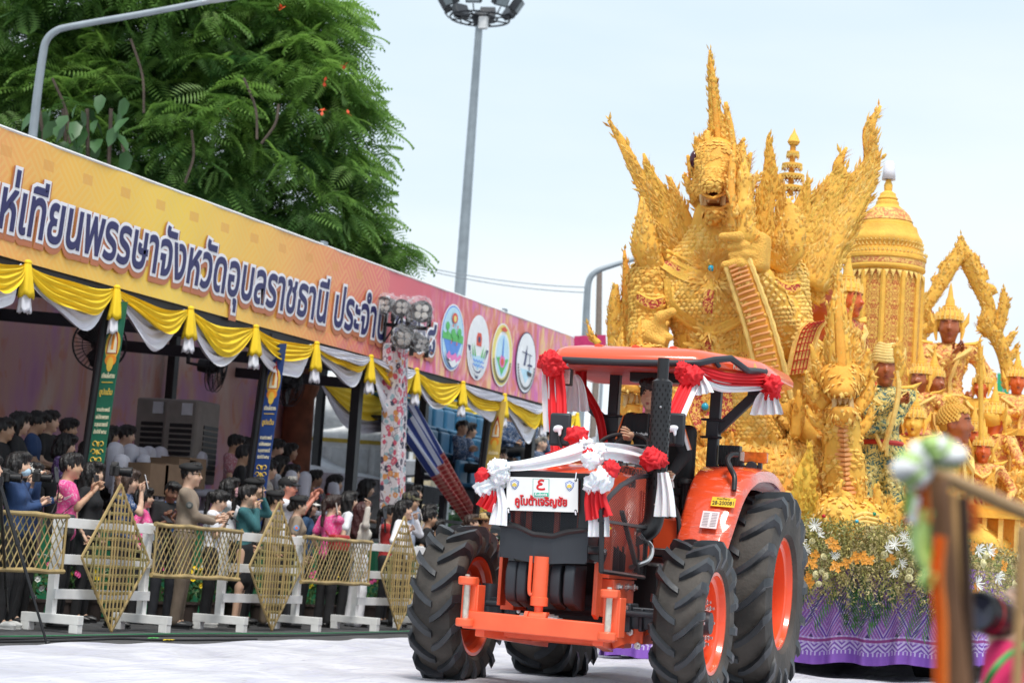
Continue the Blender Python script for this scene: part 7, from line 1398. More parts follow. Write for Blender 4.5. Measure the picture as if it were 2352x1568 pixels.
  for z, r_ in ((.062, .095), (.085, .089), (.12, .072)):
   for k in range(16): a = k * 2 * math.pi / 16; mb2.tube([ch(r_ * math.cos(a), r_ * math.sin(a) - .01, z - .01), ch(r_ * 1.1 * math.cos(a), r_ * 1.1 * math.sin(a) - .01, z + .03)], [.012 * s, .002 * s], 4)
  obj('crown_points', mb2, M_waxp, oc, kind='stuff')
 s = s0_; mb = MB(); mb.tube([wv(-.19, .03, 1.38), wv(-.12, .10, 1.32), wv(0, .135, 1.24), wv(.12, .10, 1.32), wv(.19, .03, 1.38)], .022 * s, 6); mb.tube([wv(-.10, .10, 1.34), wv(-.02, .13, 1.1), wv(-.03, .14, .86)], .018 * s, 6); mb.tube([wv(.12, .09, 1.34), wv(.10, .12, 1.1), wv(.0, .15, .9)], .018 * s, 6); obj('sash', mb, M_waxp, t)
 a = np.linspace(0, 2 * math.pi, 21); mb = MB(); mb.tube([wv(.16 * math.cos(x), .125 * math.sin(x), .96 + .01 * math.sin(x)) for x in a], .022 * s, 6, cap=False); obj('belt', mb, M_redw if seed % 2 else M_waxp, t)
 if epaul:
  for k in (-1, 1): mb = MB(); mb.tube([wv(k * .13, -.01, 1.41), wv(k * .22, -.01, 1.42), wv(k * .29, -.01, 1.47)], A([.045, .05, .004]) * s, 8, sq=.5); obj('shoulder_wing', mb, M_wax, t)
 return t
deity('wax maiden in a cream headdress and green patterned coat holding a flower staff', (2034, 848), 22.0, 1.30, -96, M_faceb, ((2062, 925, 21.55), (1985, 990, 21.7))[::-1], 'wrap', A([.70, .58, .22], [.66, .52, .18]), True, True, 101, robe=M_laceg)
mb = MB(); P_ = [V(2030, 1030, 21.6), V(2052, 960, 21.5), V(2064, 900, 21.5), V(2062, 850, 21.5)]; mb.tube(spline(P_, 5), .028, 7); stf = tag(obj('flower_staff', mb, M_waxp), 'wax staff with a flame flower held by the maiden', 'staff'); blade('flame_flower', [(2062, 870), (2068, 840), (2060, 800), (2070, 780)], [8, 13, 8, 2], stf, 21.5, th=.6, seed=7)
deity('tall crowned wax deity with a red-brown face sitting under the pointed arch', (2180, 752), 27, 1.50, -100, M_faceb, ((2190, 812, 26.6), (2235, 900, 26.7))[::-1], 'spire', GOLD, False, True, 102, robe=M_lacep)
deity('crowned wax deity with dark face looking left beside the candle tower', (2113, 872), 25.2, 1.12, -120, M_faceb, None, 'spire', GOLD, False, True, 103, robe=M_lacep)
deity('crowned wax deity turned right behind the dark-faced pair', (2146, 878), 25.6, 1.12, -55, M_faceb, None, 'spire', GOLD, False, True, 104)
deity('large curly-haired brown head seen in profile above the blurred ribbon', (2193, 975), 24.0, 1.62, -25, M_faceb, None, 'curls', OCH, False, False, 105)
deity('small wax deity with red face low behind the curly head', (2238, 1004), 24.8, 1.05, -80, M_face, None, 'spire', GOLD, False, True, 106)
deity('small smiling wax deity beside the spear, low at the right', (2258, 1036), 24.6, 1.0, -100, M_face, None, 'spire', GOLD, False, True, 107, robe=M_lacep)
deity('wax deity seen from behind with folded back and tall crown at the right', (2285, 965), 25.5, 1.25, 40, M_face, None, 'spire', OCH, False, True, 108, robe=M_lacep)
deity('orange-faced crowned wax deity at the right edge of the photo', (2336, 878), 27, 1.12, -95, M_face, ((2300, 950, 26.6), None), 'spire', GOLD, True, True, 109, robe=M_lacep)
deity('gold-masked wax deity with red mouth next to the maiden', (2100, 972), 23.2, 1.05, -110, M_wax, None, 'spire', GOLD, False, True, 110)
deity('crowned wax deity crouching with raised arms near the spear', (2255, 890), 26, .95, -130, M_face, None, 'spire', GOLD, False, True, 111)
deity('wax attendant with a pink-sleeved arm between the horned serpent and the candle', (1948, 690), 24.4, 1.5, -40, M_face, None, 'spire', GOLD, False, True, 112, robe=M_lace)
HM = deity('giant orange face with beaded golden hair in profile behind the winged statue', (1873, 705), 23.0, 2.75, -18, M_face, None, 'curls', GOLD, False, False, 113, group='')
mb = MB(); mb.tube([V(2253, 1010, 24.4), V(2252, 800, 24.4)], .03, 7); sp0 = tag(obj('spear', mb, M_wax), 'long wax spear standing among the small deities', 'spear'); blade('spear_head', [(2252, 880), (2250, 830), (2251, 775)], [9, 7, 2], sp0, 24.4, seed=11)
# pointed arch
AR = thing('pointed_arch', 'pointed flame-edged wax arch framing the tall crowned deity', 'arch', V(2200, 1000, 28))
Z2 = lambda x, y: (1715 + .4102 * x, 214.4 + .4102 * y)
blade('arch_side', [Z2(*p) for p in ((965, 1480), (975, 1330), (1030, 1290), (1000, 1210), (1090, 1060), (1150, 950), (1185, 900), (1202, 795))], [16, 17, 20, 14, 18, 20, 18, 3], AR, 28, th=.5, seed=120)
blade('arch_side', [Z2(*p) for p in ((1470, 1650), (1445, 1480), (1395, 1360), (1340, 1300), (1355, 1200), (1300, 1070), (1250, 960), (1220, 900), (1200, 795))], [14, 16, 17, 20, 16, 18, 20, 17, 3], AR, 28, th=.5, seed=121)
for i, (p, hw) in enumerate((([(1330, 1310), (1310, 1315), (1285, 1310)], [14, 9, 2]), ([(1400, 1330), (1440, 1190), (1438, 1092)], [15, 13, 3]), ([(1020, 1290), (1050, 1300), (1070, 1310)], [12, 8, 2]), ([(1440, 1420), (1475, 1370), (1500, 1330)], [10, 9, 3]), ([(1455, 1500), (1500, 1450), (1510, 1410)], [10, 9, 3]), ([(1470, 1600), (1515, 1540), (1530, 1490)], [10, 9, 3]))): blade('arch_flame', [Z2(*q_) for q_ in p], hw, AR, 28, th=.5, seed=130 + i)
for i, (a, b) in enumerate((((1040, 1100), (1000, 1180)), ((1085, 1010), (1050, 1060)), ((1130, 925), (1090, 990)), ((1290, 960), (1330, 1050)), ((1330, 1060), (1380, 1130)), ((1250, 890), (1280, 960)))): blade('arch_leaf', [Z2(*b), Z2((a[0] + b[0]) / 2 + 6, (a[1] + b[1]) / 2), Z2(*a)], [13, 13, 3], AR, 28.05, th=.4, seed=140 + i)

# serpents, swan, leaves ----------------------------------------------------------
N1 = thing('serpent_statue', 'upright wax naga with open fanged mouth and tall horn at the front of the float', 'statue', V(1945, 1250, 21.4)); ND = 21.4; N_ = lambda x, y, d=0: V(x, y, ND + d)
wax('neck', [('c', N_(1950, 1260), N_(1938, 1080, -.05), .24, .19, .1), ('c', N_(1938, 1080, -.05), N_(1936, 965, -.1), .19, .17, .1)], .03, N1, M_wax, fl=(180, .07, .09, .12), seed=150, jit=.12)
mb = MB()
for k in range(26): y = 965 + k * 11; w_ = .10 + .02 * math.sin(k); d = -.30 if y < 1080 else -.30 - .00005 * (y - 1080); mb.tube([N_(1936 + .05 * (y - 965) - w_ / PX(ND) * .8, y, d + .10), N_(1936 + .05 * (y - 965), y + 2, d), N_(1936 + .05 * (y - 965) + w_ / PX(ND) * .8, y, d + .10)], .022, 5)
obj('belly_ridges', mb, mat('wax_peach', (.76, .34, .12), .5), N1, kind='stuff')
wax('head', [('e', N_(1932, 870, 0), (.22, .25, .20), .06), ('c', N_(1932, 885, -.2), N_(1934, 900, -.45), .15, .10, .06), ('c', N_(1936, 950, -.1), N_(1936, 945, -.42), .16, .11, .06), ('-e', N_(1935, 922, -.4), (.15, .3, .055), .03), ('e', N_(1915, 895, -.4), (.05, .06, .05), .03), ('e', N_(1952, 897, -.4), (.05, .06, .05), .03)], .024, N1, M_wax2, fl=(260, .06, .04, .25), seed=151)
mb = MB()
for x, y, u_, l in ((1917, 918, -1, .12), (1953, 918, -1, .12), (1915, 940, 1, .14), (1955, 940, 1, .14), (1930, 915, -1, .06), (1942, 915, -1, .06)): mb.tube([N_(x, y, -.38), N_(x, y, -.41) + A(0, 0, l * .5 * u_), N_(x, y, -.42) + A(0, 0, l * u_)], [.03, .02, .004], 7)
obj('teeth', mb, mat('wax_tooth', (.62, .42, .18), .4), N1, kind='stuff')
mb = MB()
for x in (1912, 1956): mb.ell(N_(x, 872, -.24), .035, nu=10, nv=7)
obj('eyes', mb, mat('gem_green', (.0, .22, .12), .1), N1, kind='stuff')
blade('horn', [(1932, 880, -.1), (1928, 800, -.1), (1924, 720, -.05), (1926, 660), (1920, 600)], [26, 27, 22, 11, 3], N1, ND, th=.6, seed=152, core=.45)
for i, (p, hw) in enumerate((([(1905, 890), (1880, 850), (1862, 790)], [18, 14, 3]), ([(1900, 930), (1870, 900), (1850, 850)], [20, 16, 3]), ([(1960, 890), (1985, 850), (1995, 800)], [18, 14, 3]), ([(1965, 940), (1995, 905), (2005, 850)], [18, 14, 3]), ([(1900, 980), (1872, 965), (1850, 930)], [16, 12, 3]), ([(1970, 990), (1992, 970), (2002, 930)], [16, 12, 3]), ([(1945, 880), (1958, 800), (1950, 740), (1962, 690)], [12, 10, 7, 2]), ([(1912, 870), (1902, 800), (1908, 740), (1898, 690)], [12, 10, 7, 2]))): blade('mane_flame', p, hw, N1, ND, th=.5, seed=160 + i)
SW = thing('swan_statue', 'golden wax swan with ribbed breast sitting in the flowers at the float front', 'statue', V(1985, 1250, 20.9)); SD = 20.9; S_ = lambda x, y, d=0: V(x, y, SD + d)
o, vq = wax('body', [('e', S_(1990, 1215, .2), (.30, .42, .30), .1), ('c', S_(1940, 1150, .1), S_(1948, 1235, -.1), .10, .13, .1), ('c', S_(1948, 1240, -.12), S_(1990, 1268, -.2), .10, .07, .05), ('e', S_(1915, 1190, .1), (.22, .25, .24), .08)], .028, SW, fl=(260, .065, .05, .25), seed=170)
tq = bvh(vq)
for k in range(8): y = 1180 + k * 10; rope(tq, [(1962 + k, y + 6), (1985, y - 2), (2018 - k, y + 4)], .018, SW, M_waxp, 20.9, 4, 'breast_rib')
for i, (p, hw) in enumerate((([(2005, 1255), (2035, 1220), (2058, 1180), (2075, 1150)], [22, 24, 16, 3]), ([(2010, 1240), (2040, 1190), (2045, 1140)], [20, 20, 3]), ([(2000, 1220), (2020, 1170), (2012, 1110)], [20, 20, 4]), ([(2020, 1270), (2060, 1245), (2090, 1205)], [18, 16, 3]), ([(1900, 1200), (1875, 1170), (1880, 1130)], [18, 14, 3]), ([(1930, 1180), (1920, 1140), (1935, 1100)], [16, 12, 3]), ([(1960, 1170), (1975, 1140), (1970, 1100)], [12, 9, 2]))): blade('wing_feather', p, hw, SW, SD, th=.45, seed=171 + i)
for x, y, c_ in ((1892, 1185, 'gem_red'), (1968, 1197, 'gem_blue'), (2008, 1180, 'gem_green')): mb = MB(); mb.ell(on_(tq, x, y, 20.8, .02), .022, nu=8, nv=6); obj('gem', mb, mat(c_, {'gem_red': (.5, .01, .02), 'gem_blue': (.02, .38, .55), 'gem_green': (0, .22, .12)}[c_], .1), SW)
LV = thing('leaf_ornament', 'big yellow wax leaf standing right of the rear tractor tyre', 'ornament', V(1850, 1215, 20.9)); blade('leaf', [(1842, 1220), (1846, 1160), (1850, 1090), (1862, 1020)], [16, 30, 24, 3], LV, 20.9, waxm('wax_yellow', (.80, .50, .06)), th=.25, fl=(420, .09, .05, .3), seed=180, pal=A([.82, .52, .06], [.80, .46, .05]))
# dragon head behind the driver
DR = thing('dragon_statue', 'golden wax dragon head with fangs and flower garland behind the driver', 'statue', V(1470, 1050, 20.9)); DD = 20.9; D_ = lambda x, y, d=0: V(x, y, DD + d)
wax('head', [('e', D_(1480, 850), (.30, .32, .26), .08), ('c', D_(1470, 860, -.2), D_(1452, 888, -.5), .20, .13, .08), ('c', D_(1490, 960, 0), D_(1455, 945, -.4), .22, .13, .08), ('c', D_(1500, 900, .2), D_(1530, 1100, .2), .30, .34, .1), ('-e', D_(1455, 915, -.4), (.16, .32, .06), .03)], .03, DR, M_wax2, fl=(260, .06, .04, .25), seed=190)
mb = MB()
for x, y, u_, l in ((1438, 908, -1, .14), (1452, 905, -1, .10), (1475, 905, -1, .16), (1435, 935, 1, .12), (1462, 935, 1, .14), (1447, 937, 1, .08)): mb.tube([D_(x, y, -.42), D_(x, y, -.45) + A(0, 0, l * .5 * u_), D_(x - 2, y, -.46) + A(0, 0, l * u_)], [.03, .02, .004], 7)
obj('teeth', mb, mat('wax_tooth', (.62, .42, .18), .4), DR, kind='stuff')
for i, (p, hw) in enumerate((([(1440, 860), (1425, 810), (1428, 760)], [16, 14, 3]), ([(1470, 840), (1462, 780), (1470, 730)], [18, 14, 3]), ([(1435, 960), (1428, 900), (1422, 850)], [12, 10, 3]))): blade('mane_flame', p, hw, DR, DD, th=.5, seed=191 + i)
mb = MB(); mb.tube(spline([D_(1452, 840, -.55), D_(1466, 872, -.6), D_(1482, 885, -.62), D_(1498, 870, -.6), D_(1505, 850, -.55)], 6), .035 , 8); mb.tube(spline([D_(1482, 885, -.62), D_(1484, 920, -.62), D_(1480, 975, -.6)], 6), .03, 8, 1); gl = tag(obj('garland', mb, [mat('jasmine', (.75, .68, .5), .7, 0, .2, 40, .8, 60), mat('rose_mix', (.6, .12, .2), .7, 0, .5, 40, .8, 60)]), 'white jasmine and pink rose garland hung on the dragon’s neck', 'garland')
# small pillars and flames at the left
PL = thing('flame_pillar', 'slender golden wax flame pillars rising left of the bird-headed statue', 'ornament', V(1420, 800, 22.4))
for i, (p, hw) in enumerate((([(1452, 810), (1444, 740), (1440, 660), (1434, 574)], [14, 17, 12, 3]), ([(1412, 810), (1412, 740), (1412, 690), (1414, 652)], [17, 18, 14, 6]), ([(1376, 790), (1360, 772), (1350, 745)], [8, 7, 2]), ([(1430, 800), (1425, 740), (1430, 690)], [14, 14, 3]))): blade('flame', p, hw, PL, 22.4, M_wax2 if i == 0 else None, th=.8, seed=200 + i, pal=OCH if i == 0 else GOLD)
# filling masses of flames and cloth folds
MS = thing('flame_mass', 'dense mass of golden wax flames and plumes under the right wing', 'ornament', V(1800, 1200, 22.3))
wax('core', [('e', V(1790, 960, 22.6), (.75, .5, .9), .2), ('e', V(1760, 1130, 22.0), (.75, .55, .55), .2), ('e', V(1890, 1120, 22.3), (.55, .5, .6), .2), ('e', V(1880, 850, 23.2), (.5, .4, .7), .2), ('e', V(2030, 1150, 22.4), (.9, .4, .5), .2), ('e', V(1620, 1130, 21.9), (.6, .4, .6), .2), ('b', V(2150, 1170, 25.6), (1.1, .6, .35), .1, .1), ('b', V(2070, 1040, 27.2), (.4, .4, .9), .1, .1), ('b', V(2300, 1180, 26), (.9, .8, .3), .1, .1)], .06, MS, M_wax2, fl=(520, .085, .04, .3), seed=210, jit=.45, d=(0, 0, 1))[0]['kind'] = 'stuff'
rg = np.random.default_rng(33)
for i in range(46):
 x, y = rg.uniform(1560, 1930), rg.uniform(850, 1215); D = 21.6 + rg.uniform(-.1, .7); l = rg.uniform(60, 120); dx = rg.uniform(-30, 30)
 if 1570 < x < 1760 and y < 1000: D += .5
 blade('plume', [(x, y), (x + dx * .2 + rg.uniform(-14, 14), y - l * .5), (x + dx, y - l)], [rg.uniform(10, 18), rg.uniform(12, 22), 3], MS, D, M_wax if i % 3 else M_wax2, th=.35, fl=(230, .09, .04, .4), seed=220 + i, pal=GOLD if i % 2 else OCH)
for i in range(20):
 x, y = rg.uniform(1970, 2360), rg.uniform(1130, 1240); D = 22.9 + rg.uniform(0, 1.6) + max(0, (x - 2150) / 120); l = rg.uniform(45, 90); dx = rg.uniform(-20, 20)
 blade('plume', [(x, y), (x + rg.uniform(-10, 10), y - l * .5), (x + dx, y - l)], [rg.uniform(9, 14), rg.uniform(10, 17), 3], MS, D, th=.35, fl=(200, .08, .04, .4), seed=300 + i, pal=GOLD)
# red ribbed cloth and crossed band
m_rib = mat('wax_scarlet', (.55, .055, .03), .45)
for (x0, x1, y0, y1, D) in ((1875, 1925, 870, 985, 22.2), (1810, 1840, 860, 960, 22.3)):
 t = thing('ribbed_cloth', 'red wax cloth with curved golden ribs %s' % ('beside the horned serpent' if x0 > 1850 else 'under the crossed golden band'), 'ornament', V(x0, y1, D)); mb = MB(); mb.grid(A([[V(x0 + (x1 - x0) * a, y0 + (y1 - y0) * b, D - .12 * math.sin(math.pi * a)) for b in np.linspace(1, 0, 8)] for a in np.linspace(0, 1, 8)])); G2 = mb.v[0].reshape(8, 8, 3); mb.grid(G2[::-1] + c_f * .1); obj('cloth', mb, m_rib, t, ang=180); mb = MB()
 for k in range(9): b = (k + .5) / 9; mb.tube([V(x0 + (x1 - x0) * a, y0 + (y1 - y0) * (b + .12 * (a - .5)), D - .02 - .12 * math.sin(math.pi * a)) for a in np.linspace(0, 1, 7)], .016, 5)
 obj('ribs', mb, M_waxp, t, kind='stuff')
BN = thing('crossed_band', 'golden band with red square stitching hanging below the orange face', 'ornament', V(1840, 860, 22.0)); pa = spline([(1876, 742, 0), (1858, 760, 0), (1845, 800, 0), (1832, 862, 0)], 6); mb = MB(); G2 = A([[V(p[0] - 24 + 50 * a, p[1] - 8 * a, 21.9 - .10 * math.sin(math.pi * a)) for a in np.linspace(0, 1, 7)] for p in pa]); mb.grid(G2); mb.grid(G2[:, ::-1] + c_f * .12); obj('band', mb, M_waxp, BN, ang=180); mb = MB()
for i in range(1, len(G2), 2): mb.tube(G2[i, 1:6] - c_f * .012, .006, 4)
for j in (1, 2, 3, 4, 5): mb.tube(G2[:, j] - c_f * .012, .006, 4)
obj('red_stitching', mb, M_redw, BN, kind='stuff')
for j in (0, 6): mb = MB(); mb.tube(G2[:, j] - c_f * .01, .024, 7); obj('edge_rope', mb, M_waxp, BN)
# patterned pedestal and tiny house at the right
PD = thing('pedestal', 'gold and red carved pedestal behind the bamboo pole at the right', 'pedestal', V(2310, 1140, 26.5)); c0_ = V(2312, 1075, 26.5); mb = MB(); mb.box(c0_, (1.0, .8, .75)); obj('carved_block', mb, M_lace, PD); mb = MB(); mb.box(c0_ + A(0, 0, .42), (1.12, .92, .08)); mb.box(c0_ - A(0, 0, .42), (1.12, .92, .08)); obj('moulding', mb, M_wax, PD, kind='stuff')
HS = thing('wax_pavilion', 'little golden wax pavilion with a fringed roof low at the right', 'model house', V(2270, 1260, 24)); c0_ = V(2285, 1230, 24); mb = MB(); mb.box(c0_ + A(0, 0, .22), (.7, .5, .06)); mb.box(c0_ + A(0, 0, .29), (.6, .4, .08)); mb.box(c0_ + A(0, 0, -.2), (.6, .45, .06)); obj('roof', mb, M_wax, HS, kind='stuff')
for x in (-.27, -.09, .09, .27): mb = MB(); mb.box(c0_ + A(x, -.18, 0), (.05, .05, .4)); obj('column', mb, M_waxp, HS)
mb = MB(); mb.box(c0_ + A(0, .05, 0), (.5, .2, .38)); obj('wall', mb, M_wax2, HS)
# ================================================================ flowers and grasses round the float
SZ = A([.46, .39, .12], [.52, .42, .18], [.36, .33, .10], [.54, .45, .23], [.24, .27, .08])
M_spray = mat('dry_spray', (1, 1, 1), .8, 0, .2, 8, attr=True)
def sprays(name, label, p0, p1, n, seed, ztop, drop, outn):
 rg = np.random.default_rng(seed); V_, C_ = [], []
 for i in range(n):
  t = rg.random(); b = A(*p0) * (1 - t) + A(*p1) * t + A(0, 0, ztop + rg.uniform(-.28, .14)) - outn * rg.uniform(0, .35); L_ = drop * rg.uniform(.5, 1.15); o_ = outn * rg.uniform(.12, .42) + rg.normal(0, .09, 3) * A(1, 1, .2); c = SZ[rg.integers(0, 5)] * rg.uniform(.7, 1.15)
  for k in range(36):
   s = rg.random() ** .8; p = b + o_ * (1 - (1 - s) ** 2) + A(0, 0, .10 * math.sin(s * 3.14) - L_ * s * s) + rg.normal(0, .022 * (1.3 - s * .6), 3); d = unit(rg.normal(0, 1, 3) + A(0, 0, -.8)); q = unit(np.cross(d, rg.normal(0, 1, 3))); l = rg.uniform(.022, .05)
   V_ += [p - q * .008, p + q * .008, p + d * l]; C_ += [c * rg.uniform(.75, 1.2)] * 3
 V_ = A(V_); o = raw(name, V_, np.full(len(V_) // 3, 3), np.arange(len(V_)), M_spray, None, A(C_)); tag(o, label, 'dried flowers'); return o
nf, nr = A(0, -1, 0), A(1, 0, 0); yG = YF - .05
xa = ony(1835, 1300, yG)[0]
sprays('dried_flower_spray', 'drooping yellow green dried flower sprays along the float front', (xa, yG, 0), (xR, yG, 0), 620, 5, 1.34, .42, nf); sprays('dried_flower_spray', 'drooping tan dried flower sprays along the right side of the float', (xR, yG, 0), (xR, YF + 10, 0), 700, 6, 1.25, .5, nr)
mb = MB(); rg = np.random.default_rng(8)
for i in range(16):
 t = i / 15; b = A(xa + (xR - xa) * t + rg.normal(0, .05), yG - .12, 1.02 + rg.uniform(-.12, .1)); a0 = rg.uniform(-.7, .7); d = unit(A(math.sin(a0), -.35, -math.cos(a0)))
 for k in range(11):
  s = k / 10; p = b + d * .42 * s
  for sg in (-1, 1): q = unit(np.cross(d, A(0, -1, 0))) * sg; e = p + unit(d + q * .8) * .20 * (1 - .4 * s) - A(0, 0, .04); mb.add([p, (p + e) / 2 + A(0, -.01, .0) + d * .012, e, (p + e) / 2 - d * .012], [(0, 1, 2, 3)])
o = obj('palm_frond', mb, mat('palm_green', (.03, .11, .025), .5, 0, .3, 7), None); tag(o, 'dark green palm leaflets under the dried sprays', 'palm leaves', kind='stuff')
M_fw, M_fc, M_fo, M_fs = mat('flower_white', (.78, .78, .72), .6), mat('flower_cream', (.80, .74, .42), .6), mat('flower_orange', (.72, .30, .03), .55, 0, .15, 30), mat('flower_stem', (.08, .15, .03), .6)
def flower(kind):
 mb = MB(); rg = np.random.default_rng(len(kind))
 if kind == 'spider':
  for k in range(13):
   a = k * 2.4; e = rg.uniform(.25, .95); d = A(math.cos(a) * math.cos(e), -math.sin(e), math.sin(a) * math.cos(e)); mb.tube([A(0, 0, 0), d * .05, d * .10 + A(0, 0, .008), d * .13], [.006, .008, .009, .007], 5)
 elif kind == 'rose':
  for k in range(5): r_ = .02 + .011 * k; mb.lathe([(r_ * .4, -.02 + .004 * k), (r_ * .95, .0), (r_ * 1.1, .028 - .006 * k), (r_ * 1.0, .034 - .006 * k)], (0, -.01 * (5 - k) * .6, 0), (.1 * math.sin(k * 2), -1, .1 * math.cos(k * 2)), 9)
  mb.ell((0, -.04, 0), .02, nu=8, nv=6)
 else:
  for c_ in ((0, 0, 0), (.06, .01, .03), (-.05, .0, .05), (.03, 0, -.06), (-.05, 0, -.04)):
   for k in range(5): a = k * 1.2566 + c_[0] * 40; d = A(math.cos(a), -.35, math.sin(a)); q = unit(np.cross(d, A(0, -1, 0))); c0 = A(*c_); mb.add([c0, c0 + d * .03 + q * .018, c0 + d * .055, c0 + d * .03 - q * .018], [(0, 1, 2, 3)])
 return mb
FL = []
for kind, m, lb in (('spider', M_fw, 'spidery white flower among the dried sprays on the float'), ('rose', M_fc, 'cream rose among the dried sprays on the float'), ('orchid', M_fo, 'orange orchid cluster among the dried sprays on the float')):
 t = thing('flower', lb, 'flower', (0, 0, 0), 'flowers along the float edge'); obj('petals', flower(kind), m, t, True, ang=60); mb = MB(); mb.tube([(0, .0, 0), (0, .08, -.03), (0, .2, -.02)], .005, 5); obj('stem', mb, M_fs, t, True); FL.append(t)
FP = [(0, 355, 420), (0, 470, 580), (0, 880, 530), (0, 985, 640), (0, 1050, 470), (0, 930, 710), (0, 320, 350), (0, 240, 540), (0, 940, 500), (0, 1010, 430), (0, 215, 470), (0, 1090, 500), (1, 300, 470), (1, 390, 590), (1, 325, 725), (1, 375, 705), (1, 405, 740), (1, 350, 800), (1, 1055, 705), (1, 1050, 755), (1, 860, 575), (1, 915, 450), (1, 1110, 600), (2, 480, 510), (2, 320, 580), (2, 310, 650), (2, 480, 670), (2, 565, 640), (2, 280, 790), (2, 640, 595), (2, 910, 610), (2, 250, 620), (2, 700, 600), (2, 450, 480), (2, 270, 750), (2, 745, 615)]
used = [0, 0, 0]; rg = np.random.default_rng(4); nm = ['spidery white flower', 'cream rose', 'orange orchid cluster']
for j, (k, x, y) in enumerate(FP):
 vx, vy = 1776.25 + .2969 * x, 1102.5 + .2969 * y; p = ony(vx, vy, yG - .42 - .05 * (j % 3)); rz = (rg.uniform(-.4, .4), rg.uniform(0, 6.28), rg.uniform(-.3, .9)); s_ = rg.uniform(.42, .62)
 if not used[k]: o = FL[k]; o.location = [float(q) for q in p]; o.rotation_euler = rz; o.scale = (s_,) * 3; used[k] = 1
 else: o = dup(FL[k], p, rz, s_)
for j, (x, y, Y) in enumerate(((1580, 540, 2.2), (1640, 575, 2.4), (1700, 560, 2.8), (1570, 800, 1.4), (1900, 600, 4), (1560, 850, 1.3), (1730, 750, 3), (1860, 800, 4.2), (1540, 520, 1.8), (1660, 540, 2.6), (1620, 640, 2.4), (1780, 660, 3.2))): dup(FL[j % 3], onx(1776.25 + .2969 * x, 1102.5 + .2969 * y, xR + .45), (0, j, 1.2), .6)

# ================================================================ TREE
TB_ = V(300, 900, 37); TB_ = A(TB_[0], TB_[1], 0)
tree = thing('flame_tree', 'big feathery green flame tree rising behind the grandstand at the left', 'tree', TB_)
def leafmat(name):
 m, t, b = nodes_of(name); N, K = t.nodes, t.links.new; at = N.new('ShaderNodeAttribute'); at.attribute_name = 'col'; K(at.outputs['Color'], b.inputs['Base Color']); b.inputs['Roughness'].default_value = .5
 tr = N.new('ShaderNodeBsdfTranslucent'); K(at.outputs['Color'], tr.inputs[0]); mx_ = N.new('ShaderNodeMixShader'); mx_.inputs[0].default_value = .5; K(b.outputs[0], mx_.inputs[1]); K(tr.outputs[0], mx_.inputs[2]); K(mx_.outputs[0], N['Material Output'].inputs[0]); return m
M_leaf = leafmat('tree_leaf')
def frond(n=11, ln=.55):
 v, f = [], []
 for k in range(n):
  s = (k + .5) / n; p = A(0, ln * s, -.19 * s * s); w_ = .18 * math.sin(math.pi * min(1, .18 + .9 * s)) ** .7
  for sg in (-1, 1):
   o = len(v); tip = p + A(sg * w_, w_ * .45, -.02 - .04 * s); md = (p + tip) / 2 + A(0, 0, .008); q = A(0, .016, 0)
   v += [p, md + q + A(0, .006, 0), tip, md - q]; f += [(o, o + 1, o + 2, o + 3)]
 return A(v), np.array(f)
fv, ff = frond(); NV, NF = len(fv), len(ff)
LOBES = [(90, 60, 31, 300), (330, 20, 30.5, 320), (560, 60, 30.5, 250), (690, 90, 30.5, 130), (740, 50, 31, 70), (690, 230, 30, 190), (750, 185, 31, 75), (795, 270, 31, 60), (812, 370, 31, 75), (640, 400, 30, 210), (440, 330, 29.5, 250), (210, 300, 30, 260), (60, 250, 30.5, 220), (560, 540, 31, 150), (740, 500, 31, 130), (820, 560, 31, 55), (868, 575, 31, 34), (912, 574, 31, 22), (845, 515, 31, 40), (380, 480, 31, 170), (200, 430, 31, 170), (40, 430, 31, 150), (480, -60, 31, 240), (180, -80, 31, 260)]
rg = np.random.default_rng(12); pos, rot, colr_ = [], [], []
for (x, y, D, r) in LOBES:
 D += 6
 c = V(x, y, D); R_ = r * PX(D); n = int(8.5 * (r / 60) ** 1.9) + 7
 for _ in range(n):
  d = unit(rg.normal(0, 1, 3)); k = rg.uniform(.45, 1.0); p = c + d * R_ * k * A(1, 1, .92); a0 = rg.uniform(0, 6.28); nb = rg.integers(5, 9); tone = rg.random()
  out = d * A(1, 1, .4)
  for j in range(nb):
   a = a0 + j * 6.28 / nb + rg.normal(0, .25); h = A(math.cos(a), math.sin(a), 0) * .8 + out * .7 + A(0, 0, rg.uniform(-.75, .15)); yv = unit(h); xv = unit(np.cross(yv, A(0, 0, 1) + rg.normal(0, .35, 3))); zv = np.cross(xv, yv); s = rg.uniform(.75, 1.35)
   pos.append(p + rg.normal(0, .06, 3)); rot.append(np.stack([xv, yv, zv], 1) * s)
   hi = np.clip(.5 + .55 * d[2] * k + .25 * d[0] * k + rg.normal(0, .16) + (tone - .5) * .25, 0, 1); colr_.append(A(.055, .15, .045) * (1 - hi) + A(.24, .42, .08) * hi)  # lit upper and right sides of each lobe painted into the frond green
pos, rot, colr_ = A(pos), A(rot), A(colr_); dist = np.linalg.norm(pos - EYE, axis=1)
px_ = ((pos - EYE) @ c_r) / ((pos - EYE) @ c_f) * FPX + VW / 2; py_ = VH / 2 - ((pos - EYE) @ c_u) / ((pos - EYE) @ c_f) * FPX
vis = (px_ > 20) & (px_ < 960) & (py_ > 10) & (py_ < 640) & (py_ < 240 + .36 * px_)
od = np.argsort(np.where(vis, dist, 1e9))[:300]; mask = np.ones(len(pos), bool); mask[od] = False
def crown_mesh(name, P, Rr, C):
 v = (np.einsum('nij,vj->nvi', Rr, fv) + P[:, None]).reshape(-1, 3); flat = (np.arange(len(P))[:, None, None] * NV + ff[None]).reshape(-1); return v, np.full(len(P) * NF, 4), flat, np.repeat(C, NV, 0)
